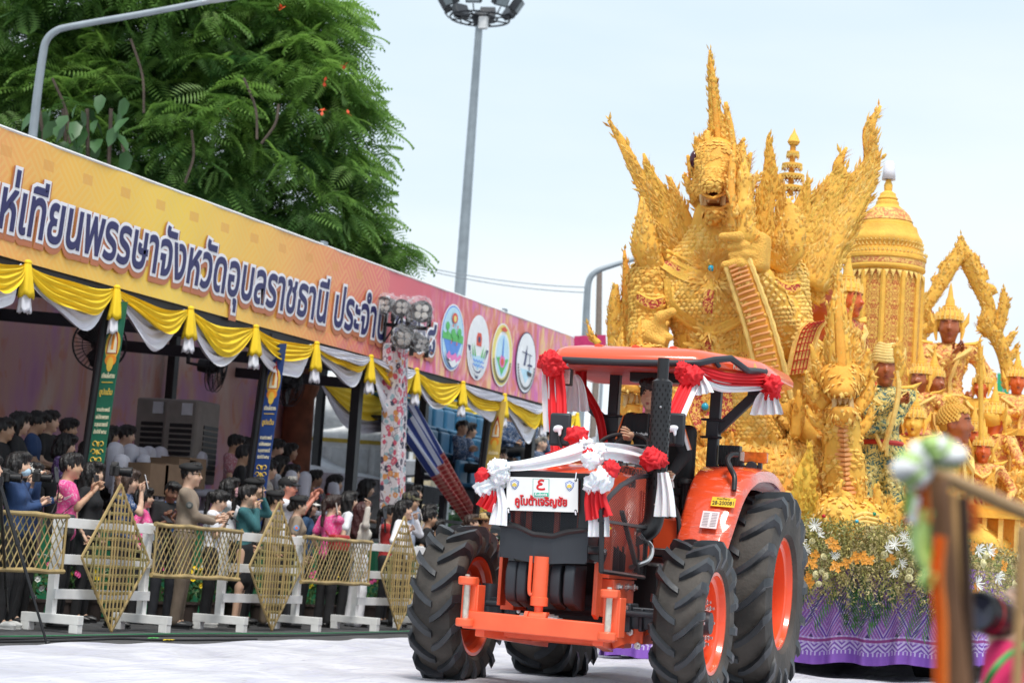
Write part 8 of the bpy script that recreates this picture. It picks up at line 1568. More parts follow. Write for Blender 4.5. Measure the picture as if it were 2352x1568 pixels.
v, n, fl_, c = crown_mesh('crown', pos[mask], rot[mask], colr_[mask]); crown = raw('crown', v, n, fl_, M_leaf, tree, c);
shades_ = {}
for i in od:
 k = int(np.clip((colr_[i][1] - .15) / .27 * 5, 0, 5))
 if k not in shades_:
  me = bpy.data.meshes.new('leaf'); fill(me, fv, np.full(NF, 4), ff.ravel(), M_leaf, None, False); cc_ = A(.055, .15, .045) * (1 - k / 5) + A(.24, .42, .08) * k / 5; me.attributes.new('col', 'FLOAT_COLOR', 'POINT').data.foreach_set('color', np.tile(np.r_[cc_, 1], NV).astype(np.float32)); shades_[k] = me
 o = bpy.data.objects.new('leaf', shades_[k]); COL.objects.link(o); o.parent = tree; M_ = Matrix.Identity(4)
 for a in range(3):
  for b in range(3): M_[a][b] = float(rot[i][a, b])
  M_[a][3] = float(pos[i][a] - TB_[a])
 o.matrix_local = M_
M_bark = mat('bark', (.075, .055, .042), .9, 0, .3, 5, .5, 25)
mb = MB(); mb.tube([TB_, TB_ + A(0, 0, 2.5), TB_ + A(.3, -.2, 4.5)], [.42, .32, .28], 12); obj('trunk', mb, M_bark, tree)
fork = TB_ + A(.3, -.2, 4.4)
for (x, y, D, r) in LOBES[::2]:
 e = V(x, y, D + 6); m_ = (fork + e) / 2 + A(0, 0, .7); mb = MB(); mb.tube(spline([fork, m_, e, e + unit(e - m_) * r * PX(D) * .5 - A(0, 0, .15)], 5), np.linspace(.13, .02, 16), 7); obj('limb', mb, M_bark, tree)
mb = MB()
for (x0, y0, x1, y1) in ((300, 90, 330, 260), (350, 420, 300, 560), (440, 300, 425, 420), (640, 240, 600, 330), (560, 180, 590, 320), (650, 560, 700, 640), (120, 180, 160, 330), (280, 330, 275, 440)): mb.tube(spline([V(x0, y0, 34), V((x0 + x1) / 2 + 12, (y0 + y1) / 2, 33.9), V(x1, y1, 33.8)], 4), .022, 5)
obj('twigs', mb, M_bark, tree, kind='stuff')
mb = MB()
for x, y in ((745, 188), (1216 / 1.426 * .6125, 260), (790, 150), (800, 262), (740, 255), (648, 20)):
 p = V(x, y, 34.4)
 for k in range(5): d = unit(rg.normal(0, 1, 3)); q = unit(np.cross(d, A(0, 0, 1))); mb.add([p, p + d * .05 + q * .03, p + d * .09, p + d * .05 - q * .03], [(0, 1, 2, 3)])
obj('red_blossoms', mb, mat('blossom_red', (.7, .08, .02), .6), tree, kind='stuff')
# climbing vine with broad leaves at the lower left
vn = thing('broad_leaf_vine', 'broad-leaved plant growing beside the street lamp below the tree', 'plant', V(180, 700, 33) * A(1, 1, 0)); M_vl = mat('vine_leaf', (.045, .12, .035), .45, 0, .25, 5); rg = np.random.default_rng(3)
mb0 = MB(); mb0.add([(0, 0, 0), (.07, .06, .01), (.06, .16, -.01), (0, .25, -.05), (-.06, .16, -.01), (-.07, .06, .01), (0, .12, -.015)], [(0, 1, 6), (1, 2, 6), (2, 3, 6), (3, 4, 6), (4, 5, 6), (5, 0, 6)]); vme = mb0.mesh('leaf', M_vl, True)
for i in range(48):
 p = V(rg.uniform(60, 300), rg.uniform(215, 400), 32.4 + rg.uniform(0, .8)); o = bpy.data.objects.new('leaf', vme); COL.objects.link(o); o.parent = vn; o.location = [float(q) for q in p - A(*vn.location)]; o.rotation_euler = (rg.uniform(-1.7, -.5), rg.uniform(-.5, .5), rg.uniform(0, 6.28)); o.scale = (rg.uniform(1.1, 1.8),) * 3
mb = MB(); b0 = A(*vn.location)
for k in range(4): mb.tube(spline([b0 + A(.2 * k, 0, 0), b0 + A(.15 * k, .1, 3), V(90 + 55 * k, 250, 33)], 5), .03, 6)
obj('stem', mb, M_bark, vn)

# ================================================================ lamps, mast, poles, wires
def lamp(lab, pts, D, r0, r1, head):
 P_ = A([V(x, y, D) for x, y in pts]); b = A(P_[0][0] - .0, P_[0][1], 0); t = thing('street_lamp', lab, 'street lamp', b); mb = MB(); Q = np.concatenate([[b], spline(P_, 5)]); mb.tube(Q, np.linspace(r0, r1, len(Q)), 10); mb.lathe([(r0 * 2.2, 0), (r0 * 2.2, .03), (r0 * 1.3, .05)], b, n=12); obj('pole', mb, M_grey, t)
 e, d = P_[-1], unit(P_[-1] - P_[-2]); mb = MB(); mb.tube([e - d * .1, e + d * .1, e + d * .5, e + d * .7], [.05, .09, .11, .03], 10, sq=.5, up=(0, 0, 1)); obj('lamp_head', mb, M_grey if not head else mat('lamp_grey', (.5, .52, .55), .4), t); return t
lamp('grey curved street lamp rising over the left end of the name board', [(75, 315), (88, 200), (98, 130), (106, 95), (128, 72), (170, 60), (350, 28), (480, 3)], 31.5, .07, .045, 1)
lamp('small dark street lamp behind the grandstand next to a wooden post', [(1344, 790), (1348, 690), (1353, 645), (1368, 625), (1400, 612), (1468, 592)], 60, .11, .06, 0)
p = V(1374, 795, 66); mb = MB(); mb.tube([A(p[0], p[1], 0), V(1374, 795, 66), V(1377, 622, 66)], [.13, .11, .09], 8); tag(obj('utility_pole', mb, mat('old_wood', (.25, .2, .17), .9)), 'weathered utility post beside the far street lamp', 'pole')
for k, (a, b) in enumerate((((880, 590), (1350, 660)), ((900, 600), (1352, 672)), ((560, 440), (900, 600)))):
 mb = MB(); mb.tube([V(a[0] + (b[0] - a[0]) * t, a[1] + (b[1] - a[1]) * t + 14 * 4 * t * (1 - t), 62) for t in np.linspace(0, 1, 12)], .014, 4); tag(obj('power_line', mb, mat('wire', (.25, .27, .3), .6)), ['upper thin power line crossing the sky left of the far lamp', 'lower thin power line crossing the sky left of the far lamp', 'power line sagging in front of the tree'][k], 'wire')
MTb = V(1055, 690, 75); MTb[2] = 0; MTt = V(1101, 55, 75); mt_ = thing('floodlight_mast', 'tall grey floodlight mast with a ring of lamps against the sky', 'light mast', MTb)
mb = MB(); mb.tube([MTb, V(1055, 690, 75), MTt + A(0, 0, .3)], [.24, .205, .125], 14); obj('mast', mb, M_grey, mt_); mb = MB(); a = np.linspace(0, 2 * math.pi, 25); c0 = MTt + A(0, 0, .18)
for r_ in (.62, 1.05): mb.tube([c0 + A(r_ * math.cos(x), r_ * math.sin(x), 0) for x in a], .035, 6, cap=False)
for k in range(8): x = k * math.pi / 4; mb.tube([c0, c0 + A(1.1 * math.cos(x), 1.1 * math.sin(x), .02)], .03, 6)
mb.lathe([(.2, -.25), (.3, .1), (.2, .2)], c0, n=12); obj('ring', mb, M_frame, mt_)
mb = MB(); mb.box(c0 + A(.45, -.7, -.35), (.28, .2, .42)); obj('junction_box', mb, mat('box_white', (.7, .7, .7), .5), mt_)
for k in range(8):
 x = k * math.pi / 4 + .2; d = A(math.cos(x), math.sin(x), 0); c1 = c0 + d * 1.28 + A(0, 0, .5); M3 = np.stack([np.cross(d, A(0, 0, 1)), d, A(0, 0, 1)], 1) @ rotm((1, 0, 0), -.55); mb = MB(); mb.box(c1, (.55, .28, .50), 0, M3); mb.tube([c1 - A(0, 0, .3), c0 + d * 1.1], .03, 5); f_ = obj('floodlight', mb, M_frame, mt_, bevel=.02); mb = MB(); mb.box(c1 + M3 @ A(0, .146, 0), (.46, .012, .40), 0, M3); obj('glass', mb, mat('flood_glass', (.35, .4, .42), .1), f_)

# ================================================================ flowered column with stage lights, bleachers, far backdrop
g = NG('batik', .7); c = g.N.new('ShaderNodeTexCoord').outputs['Object']; cm = g.map(c, (1, 1, .8)); vo = g.vor(cm, 12); id_ = g.vor(cm, 12, 'Color'); dn = g.noise(cm, 22, 2, 1.5); md = g.m_('ADD', vo, g.m_('MULTIPLY', g.m_('SUBTRACT', dn, .5), .5)); petal = g.m_('LESS_THAN', md, .47); h_ = g.sep(id_)[0]
pc = g.ramp(h_, [(0, (.62, .10, .16)), (.25, (.70, .30, .10)), (.45, (.30, .45, .50)), (.65, (.06, .06, .10)), (.8, (.6, .14, .2))], 'CONSTANT'); vine = g.m_('LESS_THAN', g.m_('ABSOLUTE', g.m_('SUBTRACT', g.noise(cm, 7, 1, 1), .5)), .022); cc = g.mix(vine, (.74, .68, .70), (.25, .2, .25)); cc = g.mix(petal, cc, pc); cc = g.mix(g.m_('LESS_THAN', md, .12), cc, (.75, .55, .5)); M_batik = g.done(cc)
CL = thing('flowered_column', 'square column wrapped in white flowered cloth, topped with bagged stage lights', 'column', (-12.4, 26.6, 0))
a = onx(900, 1200, -12.42); b = onx(909, 788, -12.38); a = b + (a - b) * b[2] / (b[2] - a[2]); mb = MB(); mb.bar(a, b, .27, .27, up=(0, 1, 0)); obj('wrapped_truss', mb, M_batik, CL, bevel=.01)
mb = MB(); tp0 = b.copy()
for x in (-.12, .12):
 for y in (-.12, .12): mb.tube([tp0 + A(x, y, 0), tp0 + A(x, y, .5)], .02, 6)
mb.tube([tp0 + A(-.12, -.12, 0), tp0 + A(.12, -.12, .4)], .012, 5); mb.bar(tp0 + A(-.2, -.1, .25), tp0 + A(.5, -.1, .2), .05, .05); mb.bar(tp0 + A(-.2, -.1, .5), tp0 + A(.5, -.1, .45), .05, .05); obj('truss_head', mb, M_black, CL, smooth=False)
M_pl = mat('clear_wrap', (.8, .82, .85), .12, 0, .1, 5, .8, 9, alpha=.16); M_lens = mat('lamp_lens', (.55, .52, .48), .2)
for i, (x, z, s_, dr) in enumerate(((-.08, .50, .8, (-.1, -.95, -.15)), (.17, .47, .8, (.2, -.95, -.2)), (.42, .42, 1.0, (.7, -.6, -.1)), (.24, .06, .95, (.2, -.9, -.35)), (.46, .0, .75, (.7, -.5, -.5)))):
 c0 = tp0 + A(x, -.22, z); t = thing('stage_light', 'black stage light wrapped in clear plastic on the flowered column, %s' % ('upper left', 'upper middle', 'upper right', 'lower middle', 'lower right')[i], 'stage light', c0, 'stage lights on the column'); d = unit(A(*dr)); mb = MB(); mb.lathe([(0, -.2 * s_), (.10 * s_, -.2 * s_), (.15 * s_, .05 * s_), (.155 * s_, .1 * s_), (.14 * s_, .1 * s_), (.13 * s_, .07 * s_), (0, .07 * s_)], c0, d, 18); x_, y_ = mb.frame(d)
 mb.bar(c0 - x_ * .16 * s_, c0 - x_ * .16 * s_ + A(0, 0, -.2), .02, .06); mb.bar(c0 + x_ * .16 * s_, c0 + x_ * .16 * s_ + A(0, 0, -.2), .02, .06); obj('lamp_body', mb, M_black, t)
 for k in range(4): a_ = k * math.pi / 2 + .78; mb = MB(); mb.lathe([(.0, .09 * s_), (.045 * s_, .085 * s_), (.05 * s_, .07 * s_)], c0 + (x_ * math.cos(a_) + y_ * math.sin(a_)) * .072 * s_, d, 12); obj('lens', mb, M_lens, t)
 v, q = sdf_mesh([('e', c0, (.20 * s_, .20 * s_, .22 * s_), .05)], .045); rg = np.random.default_rng(i); v = v + rg.normal(0, .016, v.shape); mb = MB(); mb.add(v, [tuple(z_) for z_ in q.tolist()]); obj('plastic_wrap', mb, M_pl, t, smooth=False)
# bleachers
BL = thing('bleachers', 'steel bleachers with blue plastic seats behind the flowered column', 'bleachers', (-14.5, 31, 0)); M_seat = mat('seat_blue', (.03, .14, .26), .4)
mb = MB()
for k in range(6): mb.box((-13.4 - .6 * k, 37, 1.3 + .5 * k), (.6, 7.2, .06)); mb.box((-13.1 - .6 * k, 37, 1.08 + .5 * k), (.03, 7.2, .4))
obj('steps', mb, M_dark, BL, smooth=False)
for y in (28.7, 30.3, 31.9, 33.6):
 mb = MB(); mb.bar((-13.1, y, 0), (-13.1, y, 1.9), .09, .09); mb.bar((-13.3, y, 1.0), (-15, y, 0), .07, .07); obj('frame', mb, M_dark, BL, smooth=False)
mb = MB()
for y0, y1 in ((28.7, 30.3), (30.3, 31.9)): mb.bar((-13.05, y0, 0), (-13.05, y1, 1.4), .06, .06); mb.bar((-13.05, y1, 0), (-13.05, y0, 1.4), .06, .06)
mb.bar((-12.95, 27.9, 1.5), (-12.95, 33.6, 1.5), .05, .05); mb.bar((-12.95, 27.9, 1.1), (-12.95, 33.6, 1.1), .05, .05); obj('rail', mb, M_dark, BL, smooth=False)
smb = MB(); solid(smb, [('b', A(0, 0, 0), (.18, .17, .01), .03, .03), ('b', A(-.17, 0, .24), (.015, .17, .16), .035, .06)], .03); sme = smb.mesh('seat', M_seat, True, 180)
for k in range(6):
 for j in range(13):
  o = bpy.data.objects.new('seat', sme); COL.objects.link(o); o.parent = BL; o.location = (-13.5 - .6 * k + 14.5, 33.7 + .52 * j - 31, 1.7 + .5 * k)
BLU = ('batik_blue', (.02, .055, .13))
for i, (px, py, X, hr, tn) in enumerate(((1058, 988, -14.4, 'crop', 'mid'), (1078, 994, -14.7, 'short', 'mid'), (1170, 955, -14.3, 'short', 'mid'), (1213, 1004, -14.0, 'short', 'mid'), (1241, 1024, -13.8, 'crop', 'light'), (1148, 1052, -13.6, 'crop', 'light'), (1190, 950, -14.8, 'bob', 'mid'), (1225, 955, -14.8, 'short', 'mid'), (1140, 990, -14.6, 'short', 'mid'), (1262, 1000, -13.8, 'short', 'mid'))):
 b = onx(px, py, X) - A(0, 0, .695); person('bl%d' % i, 'spectator in dark blue seated on the bleachers, %s' % ('at the left with folded arms', 'behind the man with folded arms', 'tall, right of the pole', 'leaning left in the second group', 'with grey hair near the mirror', 'bald, low behind the sign', 'in the back row with bobbed hair', 'back row near the right end', 'between pole and back row', 'last before the tractor')[i], b, (-20, 0, -35, -10)[i % 4], 1.05, (b + A(.25, -.05, .32), b + A(.25, .05, .3)) if i == 0 else None, BLU, 'long', hair=hr, haircol=('grey', (.25, .24, .22)) if i == 4 else None, tone=tn, seat=True, h=.027, detail=False)
b = onx(950, 1134, -12.7) - A(0, 0, .695); person('blw', 'man in a pale shirt seated just right of the flowered column', b, 0, 1, None, ('pale_blue', (.35, .4, .5)), 'short', hair='crop', tone='mid', seat=True, h=.027, detail=False)
# striped cloth over the stair rail
M_str = NG('woven_stripe', .6); g = M_str; uv = g.uv(); U, W_, _ = g.sep(uv); blu = g.mix(g.m_('GREATER_THAN', g.m_('SINE', g.m_('MULTIPLY', W_, 38)), .1), (.015, .04, .22), (.62, .66, .75)); red = g.mix(g.m_('GREATER_THAN', g.m_('SINE', g.m_('MULTIPLY', W_, 44)), .25), (.30, .02, .025), (.42, .12, .10)); red = g.mix(g.m_('MULTIPLY', g.m_('GREATER_THAN', g.m_('SINE', g.m_('MULTIPLY', U, 160)), .75), .5), red, (.6, .4, .35)); M_str = g.done(g.mix(g.m_('GREATER_THAN', U, .47), blu, red))
ta, tb_ = (938, 900), (1092, 1190); bt = (930, 1010); rows, uvs = [], []
for t in np.linspace(0, 1, 40):
 a = onx(940 + 152 * t, 905 + 275 * t, -12.95); b = onx(925 + 150 * t, 1000 + 205 * t, -12.95); rows.append([a + (b - a) * s + A(.05 * math.sin(s * 16 + 2 * t) + .06 * math.sin(math.pi * s), 0, 0) for s in np.linspace(0, 1, 40)]); uvs.append([(t, s) for s in np.linspace(0, 1, 40)])
mb = MB(); mb.grid(A(rows), uv=A(uvs)); tag(obj('striped_cloth', mb, M_str, ang=180), 'blue and red striped woven cloth draped down the bleacher stair rail', 'cloth')
# fans, coolers
def fan(px, py, X, r, rz, lab):
 c0 = onx(px, py, X); t = thing('wall_fan', lab, 'fan', c0, 'fans under the grandstand roof'); d = A(math.cos(rz), math.sin(rz), -.12); d = unit(d); mb = MB(); x, y = mb.frame(d); a = np.linspace(0, 2 * math.pi, 33)
 for r_, o_ in ((r, 0), (r * .97, .05), (r * .97, -.06), (r * .66, .085), (r * .33, .10)): mb.tube([c0 + (x * math.cos(q) + y * math.sin(q)) * r_ + d * o_ for q in a], .007, 4, cap=False)
 for k in range(36): q = k * math.pi / 18; u = x * math.cos(q) + y * math.sin(q); mb.tube([c0 + u * .05 + d * .11, c0 + u * r * .66 + d * .088, c0 + u * r, c0 + u * r * .66 - d * .08, c0 - d * .1], .004, 3)
 obj('cage', mb, M_black, t, kind='stuff'); mb = MB(); mb.lathe([(0, -.28), (.09, -.26), (.1, -.1), (.05, .05), (0, .06)], c0, d, 14); mb.tube([c0 - d * .2, c0 - d * .42, c0 - d * .45 + A(0, 0, .55)], .03, 7); obj('motor', mb, M_black, t)
 for k in range(3):
  q = k * 2.094 + .4; u = x * math.cos(q) + y * math.sin(q); w_ = np.cross(d, u); mb = MB(); mb.add([c0 + u * .05 - w_ * .05, c0 + u * r * .5 - w_ * .14 + d * .03, c0 + u * r * .88 - w_ * .05 + d * .03, c0 + u * r * .88 + w_ * .10 - d * .03, c0 + u * r * .5 + w_ * .10 - d * .03, c0 + u * .05 + w_ * .05], [(0, 1, 2, 3, 4, 5)]); obj('blade', mb, M_black, t, smooth=False)
fan(229, 790, -15.6, .36, -.9, 'large black fan behind the green pole banner'); fan(498, 845, -14.8, .34, .25, 'large black fan tilted sideways above the air cooler'); fan(668, 882, -14.2, .32, -.05, 'black fan at the bright opening right of the blue banner')
for i, (px, py, X, w_) in enumerate(((437, 1015, -14.6, .62), (370, 1010, -15.2, .6))):
 c0 = onx(px, py, X); t = thing('air_cooler', 'tall grey evaporative air cooler %s' % ('with a white notice on its front' if i == 0 else 'standing behind the one with the notice'), 'air cooler', c0 - A(0, 0, .6)); mb = MB(); mb.box(c0, (.5, w_, 1.1), 0); obj('housing', mb, mat('cooler_grey', (.22, .20, .18), .6), t, bevel=.03); mb = MB()
 for k in range(9): mb.box(c0 + A(.255, .08, .2 - .075 * k), (.012, .38, .05)); mb.box(c0 + A(.02, -w_ / 2 - .004, .2 - .075 * k), (.34, .012, .05))
 obj('louvres', mb, M_black, t, kind='stuff'); mb = MB(); mb.box(c0 + A(.1, -w_ / 2 - .012, .42), (.16, .012, .16)); obj('notice', mb, mat('paper_white', (.6, .62, .66), .6), t)
# what stands behind the grandstand
far = []
def tent(lab, c, w_, d_, z0, z1, m, posts=True):
 t = thing('canopy_tent', lab, 'tent', c); c = A(*c); mb = MB(); q = [c + A(sx * w_ / 2, sy * d_ / 2, z0) for sx, sy in ((-1, -1), (1, -1), (1, 1), (-1, 1))]; rows = [[q[k] * (1 - s ** .8) + (c + A(0, 0, z1)) * s ** .8 + A(0, 0, -.25 * math.sin(math.pi * s)) for s in np.linspace(0, .98, 7)] for k in (0, 1, 2, 3, 0)]; mb.grid(A(rows))
 for k in range(4): a, b = q[k], q[(k + 1) % 4]; mb.grid(A([[a + (b - a) * s, a + (b - a) * s - A(0, 0, .25 + .06 * abs(math.sin(s * 18)))] for s in np.linspace(0, 1, 25)]))
 obj('canopy', mb, m, t, smooth=False)
 for p in q: mb = MB(); mb.tube([A(p[0], p[1], 0), p], .035, 6); obj('leg', mb, M_grey, t)
M_tw = mat('tent_white', (.70, .73, .80), .7); M_tg = mat('tent_grey', (.30, .31, .34), .7)
tent('white pointed tent behind the right end of the seated audience', V(640, 1200, 39) * A(1, 1, 0), 4.6, 4.6, 2.25, 3.15, M_tw); tent('grey tent seen under the tractor canopy', V(1400, 1000, 56) * A(1, 1, 0), 7, 6, 3.4, 4.6, M_tg); tent('white tent seen behind the dragon head', V(1370, 900, 70) * A(1, 1, 0), 7, 7, 4.2, 6.4, M_tw); tent('second grey tent beyond the bleachers', V(1290, 1000, 48) * A(1, 1, 0), 6, 6, 3.0, 3.9, M_tg)
TK = thing('box_truck', 'white box truck with yellow edge strips parked behind the grandstand', 'truck', V(770, 1200, 39) * A(1, 1, 0)); a, b = V(655, 1015, 39), V(905, 1030, 39); dx = (b - a) * A(1, 1, 0); dx = unit(dx); dn = A(dx[1], -dx[0], 0); L_ = np.linalg.norm((b - a)[:2]); c0 = A(a[0], a[1], 0); M_tr = mat('truck_white', (.82, .83, .84), .45); M_ty = mat('truck_yellow', (.55, .38, .05), .5); M3 = np.stack([dx, dn, A(0, 0, 1)], 1)
cb = c0 + dx * L_ / 2 - dn * 1.1
mb = MB(); mb.box(cb + A(0, 0, 1.9), (L_, 2.2, 2.2), 0, M3); obj('box_body', mb, M_tr, TK, smooth=False)
for z in (.82, 2.2, 2.96): mb = MB(); mb.box(cb + dn * 1.11 + A(0, 0, z), (L_, .04, .07), 0, M3); obj('edge_strip', mb, M_ty, TK, smooth=False)
for k in range(5): mb = MB(); mb.box(cb + dn * 1.105 + dx * (-L_ / 2 + L_ * (k + .5) / 5) + A(0, 0, 2.55), (L_ / 5 - .12, .03, .55), 0, M3); obj('side_panel', mb, mat('truck_panel', (.68, .70, .72), .4), TK, smooth=False)
for k in (-.8, .8): mb = MB(); mb.lathe([(0, -.12), (.4, -.12), (.42, .12), (0, .12)], cb + dn * .95 + dx * k * L_ / 2.6 + A(0, 0, .42), dn, 20); obj('wheel', mb, M_rub, TK)
mb = MB(); solid(mb, [('e', V(762, 935, 43), (1.0, .8, .62), .2), ('e', V(815, 925, 43), (.7, .8, .75), .2), ('e', V(800, 990, 43), (.9, .8, .35), .2), ('-e', V(735, 968, 42.3), (.5, .5, .12), .1)], .07); sh = V(780, 960, 43); t = thing('white_canopy', 'rounded white fabric canopy shape behind the grandstand opening', 'canopy', sh * A(1, 1, 0)); obj('fabric', mb, mat('soft_white', (.85, .85, .85), .7), t, ang=180)
for k in (-.6, .6): mb = MB(); mb.tube([sh * A(1, 1, 0) + A(k, 0, 0), sh + A(k, 0, -.1)], .05, 6); obj('leg', mb, M_grey, t)
def house(lab, px, py, D, w_, h_, m, wins):
 p = V(px, py, D); c0 = A(p[0], p[1], 0); x = unit(A(c_r[0], c_r[1], 0)); y = A(-x[1], x[0], 0); M3 = np.stack([x, y, A(0, 0, 1)], 1); t = thing('building', lab, 'building', c0); mb = MB(); mb.box(c0 + y * 3 + A(0, 0, h_ / 2), (w_, 6, h_), 0, M3); obj('wall', mb, m, t, smooth=False); mb = MB(); mb.box(c0 + y * 3 + A(0, 0, h_ + .12), (w_ + .5, 6.5, .24), 0, M3); obj('roof', mb, M_tw, t, smooth=False)
 for u, z, a, b in wins:
  mb = MB(); mb.box(c0 + x * u + A(0, 0, z) - y * .02, (a + .16, .1, b + .16), 0, M3); f_ = obj('window', mb, M_white, t, smooth=False)
  for i in range(2):
   for j in range(2): mb = MB(); mb.box(c0 + x * (u + (i - .5) * a / 2) + A(0, 0, z + (j - .5) * b / 2) - y * .08, (a / 2 - .06, .02, b / 2 - .06), 0, M3); obj('pane', mb, mat('window_glass', (.06, .08, .10), .1), f_, smooth=False)
house('cream house with dark windows far behind the grandstand', 700, 1000, 58, 7, 4.1, mat('house_cream', (.5, .42, .28), .8), ((-1.2, 3.5, 1.6, .9), (.1, 3.0, 1.5, 1.5), (2.2, 3.2, 1.4, 1.3))); house('low pale building far beyond the tents at the street end', 1340, 1100, 120, 40, 4.5, mat('house_pale', (.55, .55, .55), .8), tuple((u, 2.6, 2.2, 1.4) for u in range(-16, 18, 5)))
mb = MB(); a = V(1326, 782, 52); mb.bar(V(1318, 784, 52), V(1392, 781, 52), .05, .26); t = thing('pink_board', 'magenta board behind the right end of the name board', 'sign', a * A(1, 1, 0)); obj('panel', mb, mat('magenta', (.5, .02, .12), .5), t)
for px in (1322, 1388): mb = MB(); q = V(px, 783, 52.05); mb.tube([q * A(1, 1, 0), q], .04, 6); obj('post', mb, M_grey, t)
mb = MB(); q = V(2304, 882, 60); t = thing('road_sign', 'green road sign with a red ring far behind the arch', 'sign', q * A(1, 1, 0)); x = unit(A(c_r[0], c_r[1], 0)); mb.prism([(-.17, -.3), (.17, -.3), (.17, .3), (-.17, .3)], q, x, (0, 0, 1), .03); obj('panel', mb, mat('sign_green', (.02, .35, .15), .5), t); mb = MB(); mb.lathe([(.10, .04), (.17, .04), (.17, .03)], q + x * .12, -c_f, 20); mb.tube([q * A(1, 1, 0), q], .04, 6, 1); obj('ring', mb, [mat('sign_red', (.6, .03, .03), .5), M_grey], t)
# trees far down the street
for i, (px, D, h_, r_) in enumerate(((1290, 85, 3.2, 2.6), (1420, 95, 3.6, 3), (1540, 110, 3.5, 3), (2320, 110, 3.0, 3.2), (1130, 70, 2.9, 2.2))):
 p = V(px, 1200, D) * A(1, 1, 0); t = thing('far_tree', ('dark round tree behind the bleachers', 'tree between the far tents', 'tree hidden behind the float', 'tree far off at the right edge', 'tree behind the striped cloth')[i], 'tree', p, 'trees at the far end of the street'); rg = np.random.default_rng(i); mb = MB(); mb.tube([p, p + A(0, 0, h_ * .6)], [.2, .12], 7); obj('trunk', mb, M_bark, t); N = 900; d = rg.normal(0, 1, (N, 3)); d /= np.linalg.norm(d, axis=1)[:, None]; P_ = p + A(0, 0, h_ * .75) + d * A(r_, r_, h_ * .35) * rg.uniform(.4, 1, (N, 1)) ** .5; a = rg.normal(0, .13, (N, 3)); b = rg.normal(0, .13, (N, 3)); raw('crown', np.stack([P_, P_ + a, P_ + a + b, P_ + b], 1).reshape(-1, 3), np.full(N, 4), np.arange(N * 4), M_leaf, t, np.repeat(A(.03, .08, .025) * rg.uniform(.6, 1.8, (N, 1)), 4, 0))

# ================================================================ blurred foreground at the right
FD = 3.2; F_ = lambda x, y, d=0: V(x, y, FD + d); q = PX(FD)
ST = thing('bamboo_stand', 'out of focus brown and bamboo post with a sloping bamboo rail, close at the right', 'stand', F_(2190, 1560) * A(1, 1, 0))
M_pb = mat('post_brown', (.20, .10, .05), .7, 0, .45, 14, .3, 40, stretch=(1, 1, .15)); M_pbm = mat('bamboo_tan', (.50, .30, .13), .45, 0, .2, 14)
def down(a, b): d = (b - a); return b + d * ((b[2] - .0) / -d[2] if d[2] < 0 else 0)
for nm, a, b, r_, m in (('post', (2150, 1100), (2195, 1500), 27, M_pb), ('bamboo_stick', (2190, 1130), (2204, 1540), 10, M_pbm), ('dark_stick', (2212, 1140), (2226, 1450), 14, mat('stick_dark', (.05, .025, .015), .7))):
 p0, p1 = F_(*a), F_(*b); p1 = down(p0, p1); mb = MB(); k = 10; mb.tube([p0 + (p1 - p0) * t / k for t in range(k + 1)], r_ * q, 12); obj(nm, mb, m, ST)
mb = MB(); a, b = F_(2118, 1072, -.02), F_(2372, 1186, .25); b = a + (b - a) * 1.6; mb.tube([a + (b - a) * t for t in np.linspace(0, 1, 9)], A([1, 1.02, 1, 1.05, 1, 1, 1.04, 1, 1]) * 19 * q, 14); obj('rail', mb, M_pbm, ST)
mb = MB(); p0, p1 = F_(2349, 1210, .1), F_(2337, 1560, .1); mb.tube([p0, p1, down(p0, p1)], 13 * q, 10); obj('bamboo_stick', mb, M_pbm, ST)
FLW = thing('ribbon_flower', 'big blurred white and pale green folded ribbon flower tied on the bamboo stand', 'ribbon', F_(2140, 1050, -.03)); M_rg, M_rw, M_ro = mat('ribbon_green', (.48, .70, .22), .5), mat('ribbon_white', (.82, .83, .84), .5), mat('ribbon_orange', (.85, .22, .03), .5)
cen_ = F_(2140, 1058, -.05)
for i, (x, y, w_, m) in enumerate(((2050, 1085, 30, 1), (2060, 1060, 26, 0), (2085, 1030, 28, 1), (2105, 1015, 28, 0), (2135, 1000, 26, 0), (2160, 1000, 26, 1), (2185, 1010, 28, 0), (2205, 1025, 24, 1), (2222, 1042, 22, 1), (2070, 1110, 24, 0), (2090, 1130, 22, 1), (2210, 1062, 20, 0), (2150, 1035, 24, 0), (2110, 1060, 26, 1))):
 e = F_(x, y, -.08 + .01 * (i % 4)); d = e - cen_; sd_ = unit(np.cross(d, c_f)) * w_ * q; mb = MB(); mb.grid(A([[cen_ + d * t + sd_ * s * (.35 + .65 * math.sin(math.pi * min(t * .75 + .1, 1))) - c_f * .03 * math.sin(math.pi * t) * (1 - s * s) for s in (-1, -.5, 0, .5, 1)] for t in np.linspace(0, 1, 7)])); obj('petal', mb, M_rw if m else M_rg, FLW, ang=180)
for i, (pts, w_, m) in enumerate((([(2100, 1100), (2092, 1140), (2088, 1180)], 30, M_rg), ([(2105, 1140), (2100, 1170), (2098, 1200)], 26, M_rw), ([(2128, 1170), (2118, 1210), (2118, 1262), (2136, 1300)], 44, M_rg), ([(2140, 1310), (2125, 1335), (2118, 1345)], 30, M_rg), ([(2112, 1090), (2118, 1160), (2122, 1200)], 30, M_ro), ([(2158, 1230), (2150, 1330), (2158, 1420), (2160, 1600)], 30, M_ro), ([(2236, 1150), (2242, 1200), (2240, 1225)], 18, M_ro))):
 mb = MB(); ribbon(mb, [F_(*p, -.06 - .01 * (i % 2)) for p in pts], w_ * q, 0, 1, .012, i, c_r); obj('streamer', mb, m, FLW, ang=180)
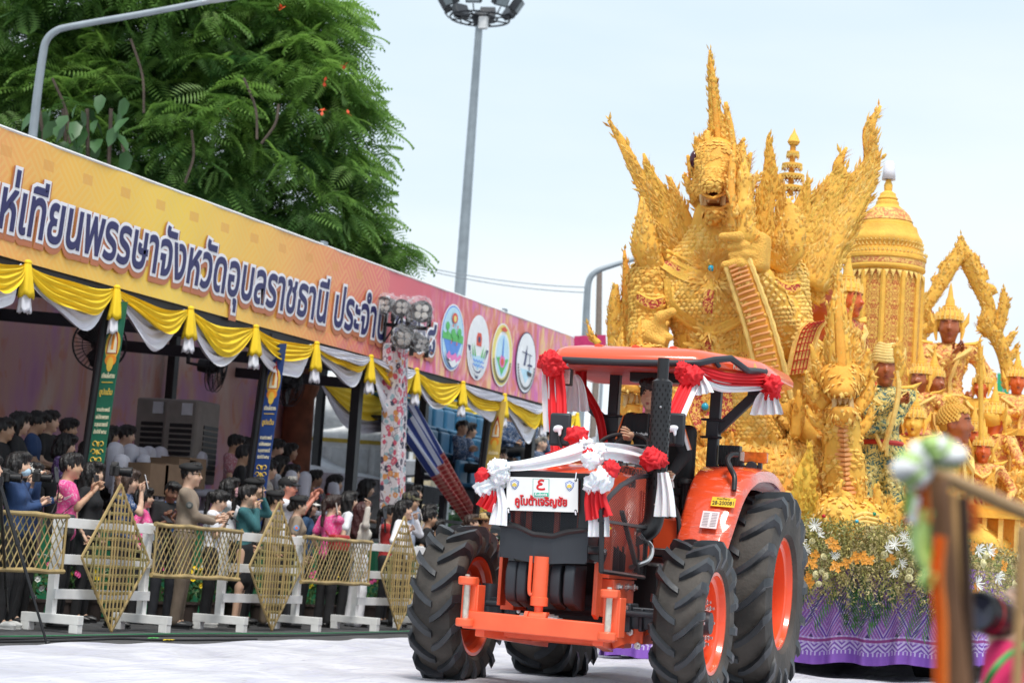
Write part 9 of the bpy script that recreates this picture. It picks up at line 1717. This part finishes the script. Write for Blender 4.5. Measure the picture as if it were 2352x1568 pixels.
# photographer kneeling at the lower right
hb = V(2475, 1382, 5) - A(0, 0, .695)
pk2 = ('magenta', (.72, .025, .14)); person('photog', 'kneeling photographer in a bright pink shirt at the bottom right corner', hb, 172, 1.05, (V(2256, 1470, 4.9), V(2345, 1450, 5.0)), pk2, 'long', tone='light', seat=True, bulk=1.25)
def lens_tube(mb, a, b, prof, n=28): d = b - a; L_ = np.linalg.norm(d); mb.lathe([(r_ * PX(5), t * L_) for r_, t in prof], a, d, n)
LC = thing('photo_camera', 'big black telephoto camera lens at the bottom right, out of focus', 'camera', V(2290, 1415, 4.9)); a, b = V(2345, 1440, 4.95), V(2246, 1402, 4.8); mb = MB(); lens_tube(mb, a, b, [(34, -.1), (36, .2), (38, .35), (40, .38), (40, .6), (44, .64), (46, .9), (44, 1.0), (38, 1.0), (36, .9)]); obj('lens_barrel', mb, M_black, LC); mb = MB(); lens_tube(mb, a, b, [(0, .9), (20, .92), (37, .94)]); obj('front_glass', mb, mat('lens_glass', (.02, .02, .04), .05), LC); mb = MB(); lens_tube(mb, a, b, [(46.5, .80), (46.8, .82), (46.5, .84)]); obj('red_ring', mb, mat('ring_red', (.4, .02, .02), .4), LC); mb = MB(); mb.box(a - unit(b - a) * .08, (.13, .09, .10)); obj('camera_case', mb, M_rub, LC, bevel=.01)
mb = MB(); mb.tube(spline([V(2262, 1575, 4.75), V(2285, 1535, 4.72), V(2320, 1500, 4.75), V(2360, 1480, 4.8)], 6), .008, 6); tag(obj('neck_strap', mb, mat('strap_green', (.05, .32, .07), .5)), 'thin green cord lying over the pink shirt', 'strap')

# every look-alike gets the label of its own place
byl = {}
for o in bpy.data.objects:
 if o.get('label') and o.get('category'): byl.setdefault(o['label'], []).append(o)
nth = 'first second third fourth fifth sixth seventh eighth ninth tenth eleventh twelfth thirteenth fourteenth fifteenth sixteenth seventeenth eighteenth nineteenth twentieth'.split()
for l, os_ in byl.items():
 if len(os_) > 1:
  os_.sort(key=lambda o: float((A(*o.location) - EYE) @ c_r / ((A(*o.location) - EYE) @ c_f)) if o.type == 'EMPTY' else float((A(*o.data.vertices[0].co) - EYE) @ c_r))
  for i, o in enumerate(os_): o['label'] = l + ', ' + (nth[i] if i < 20 else 'later') + ' from the left'
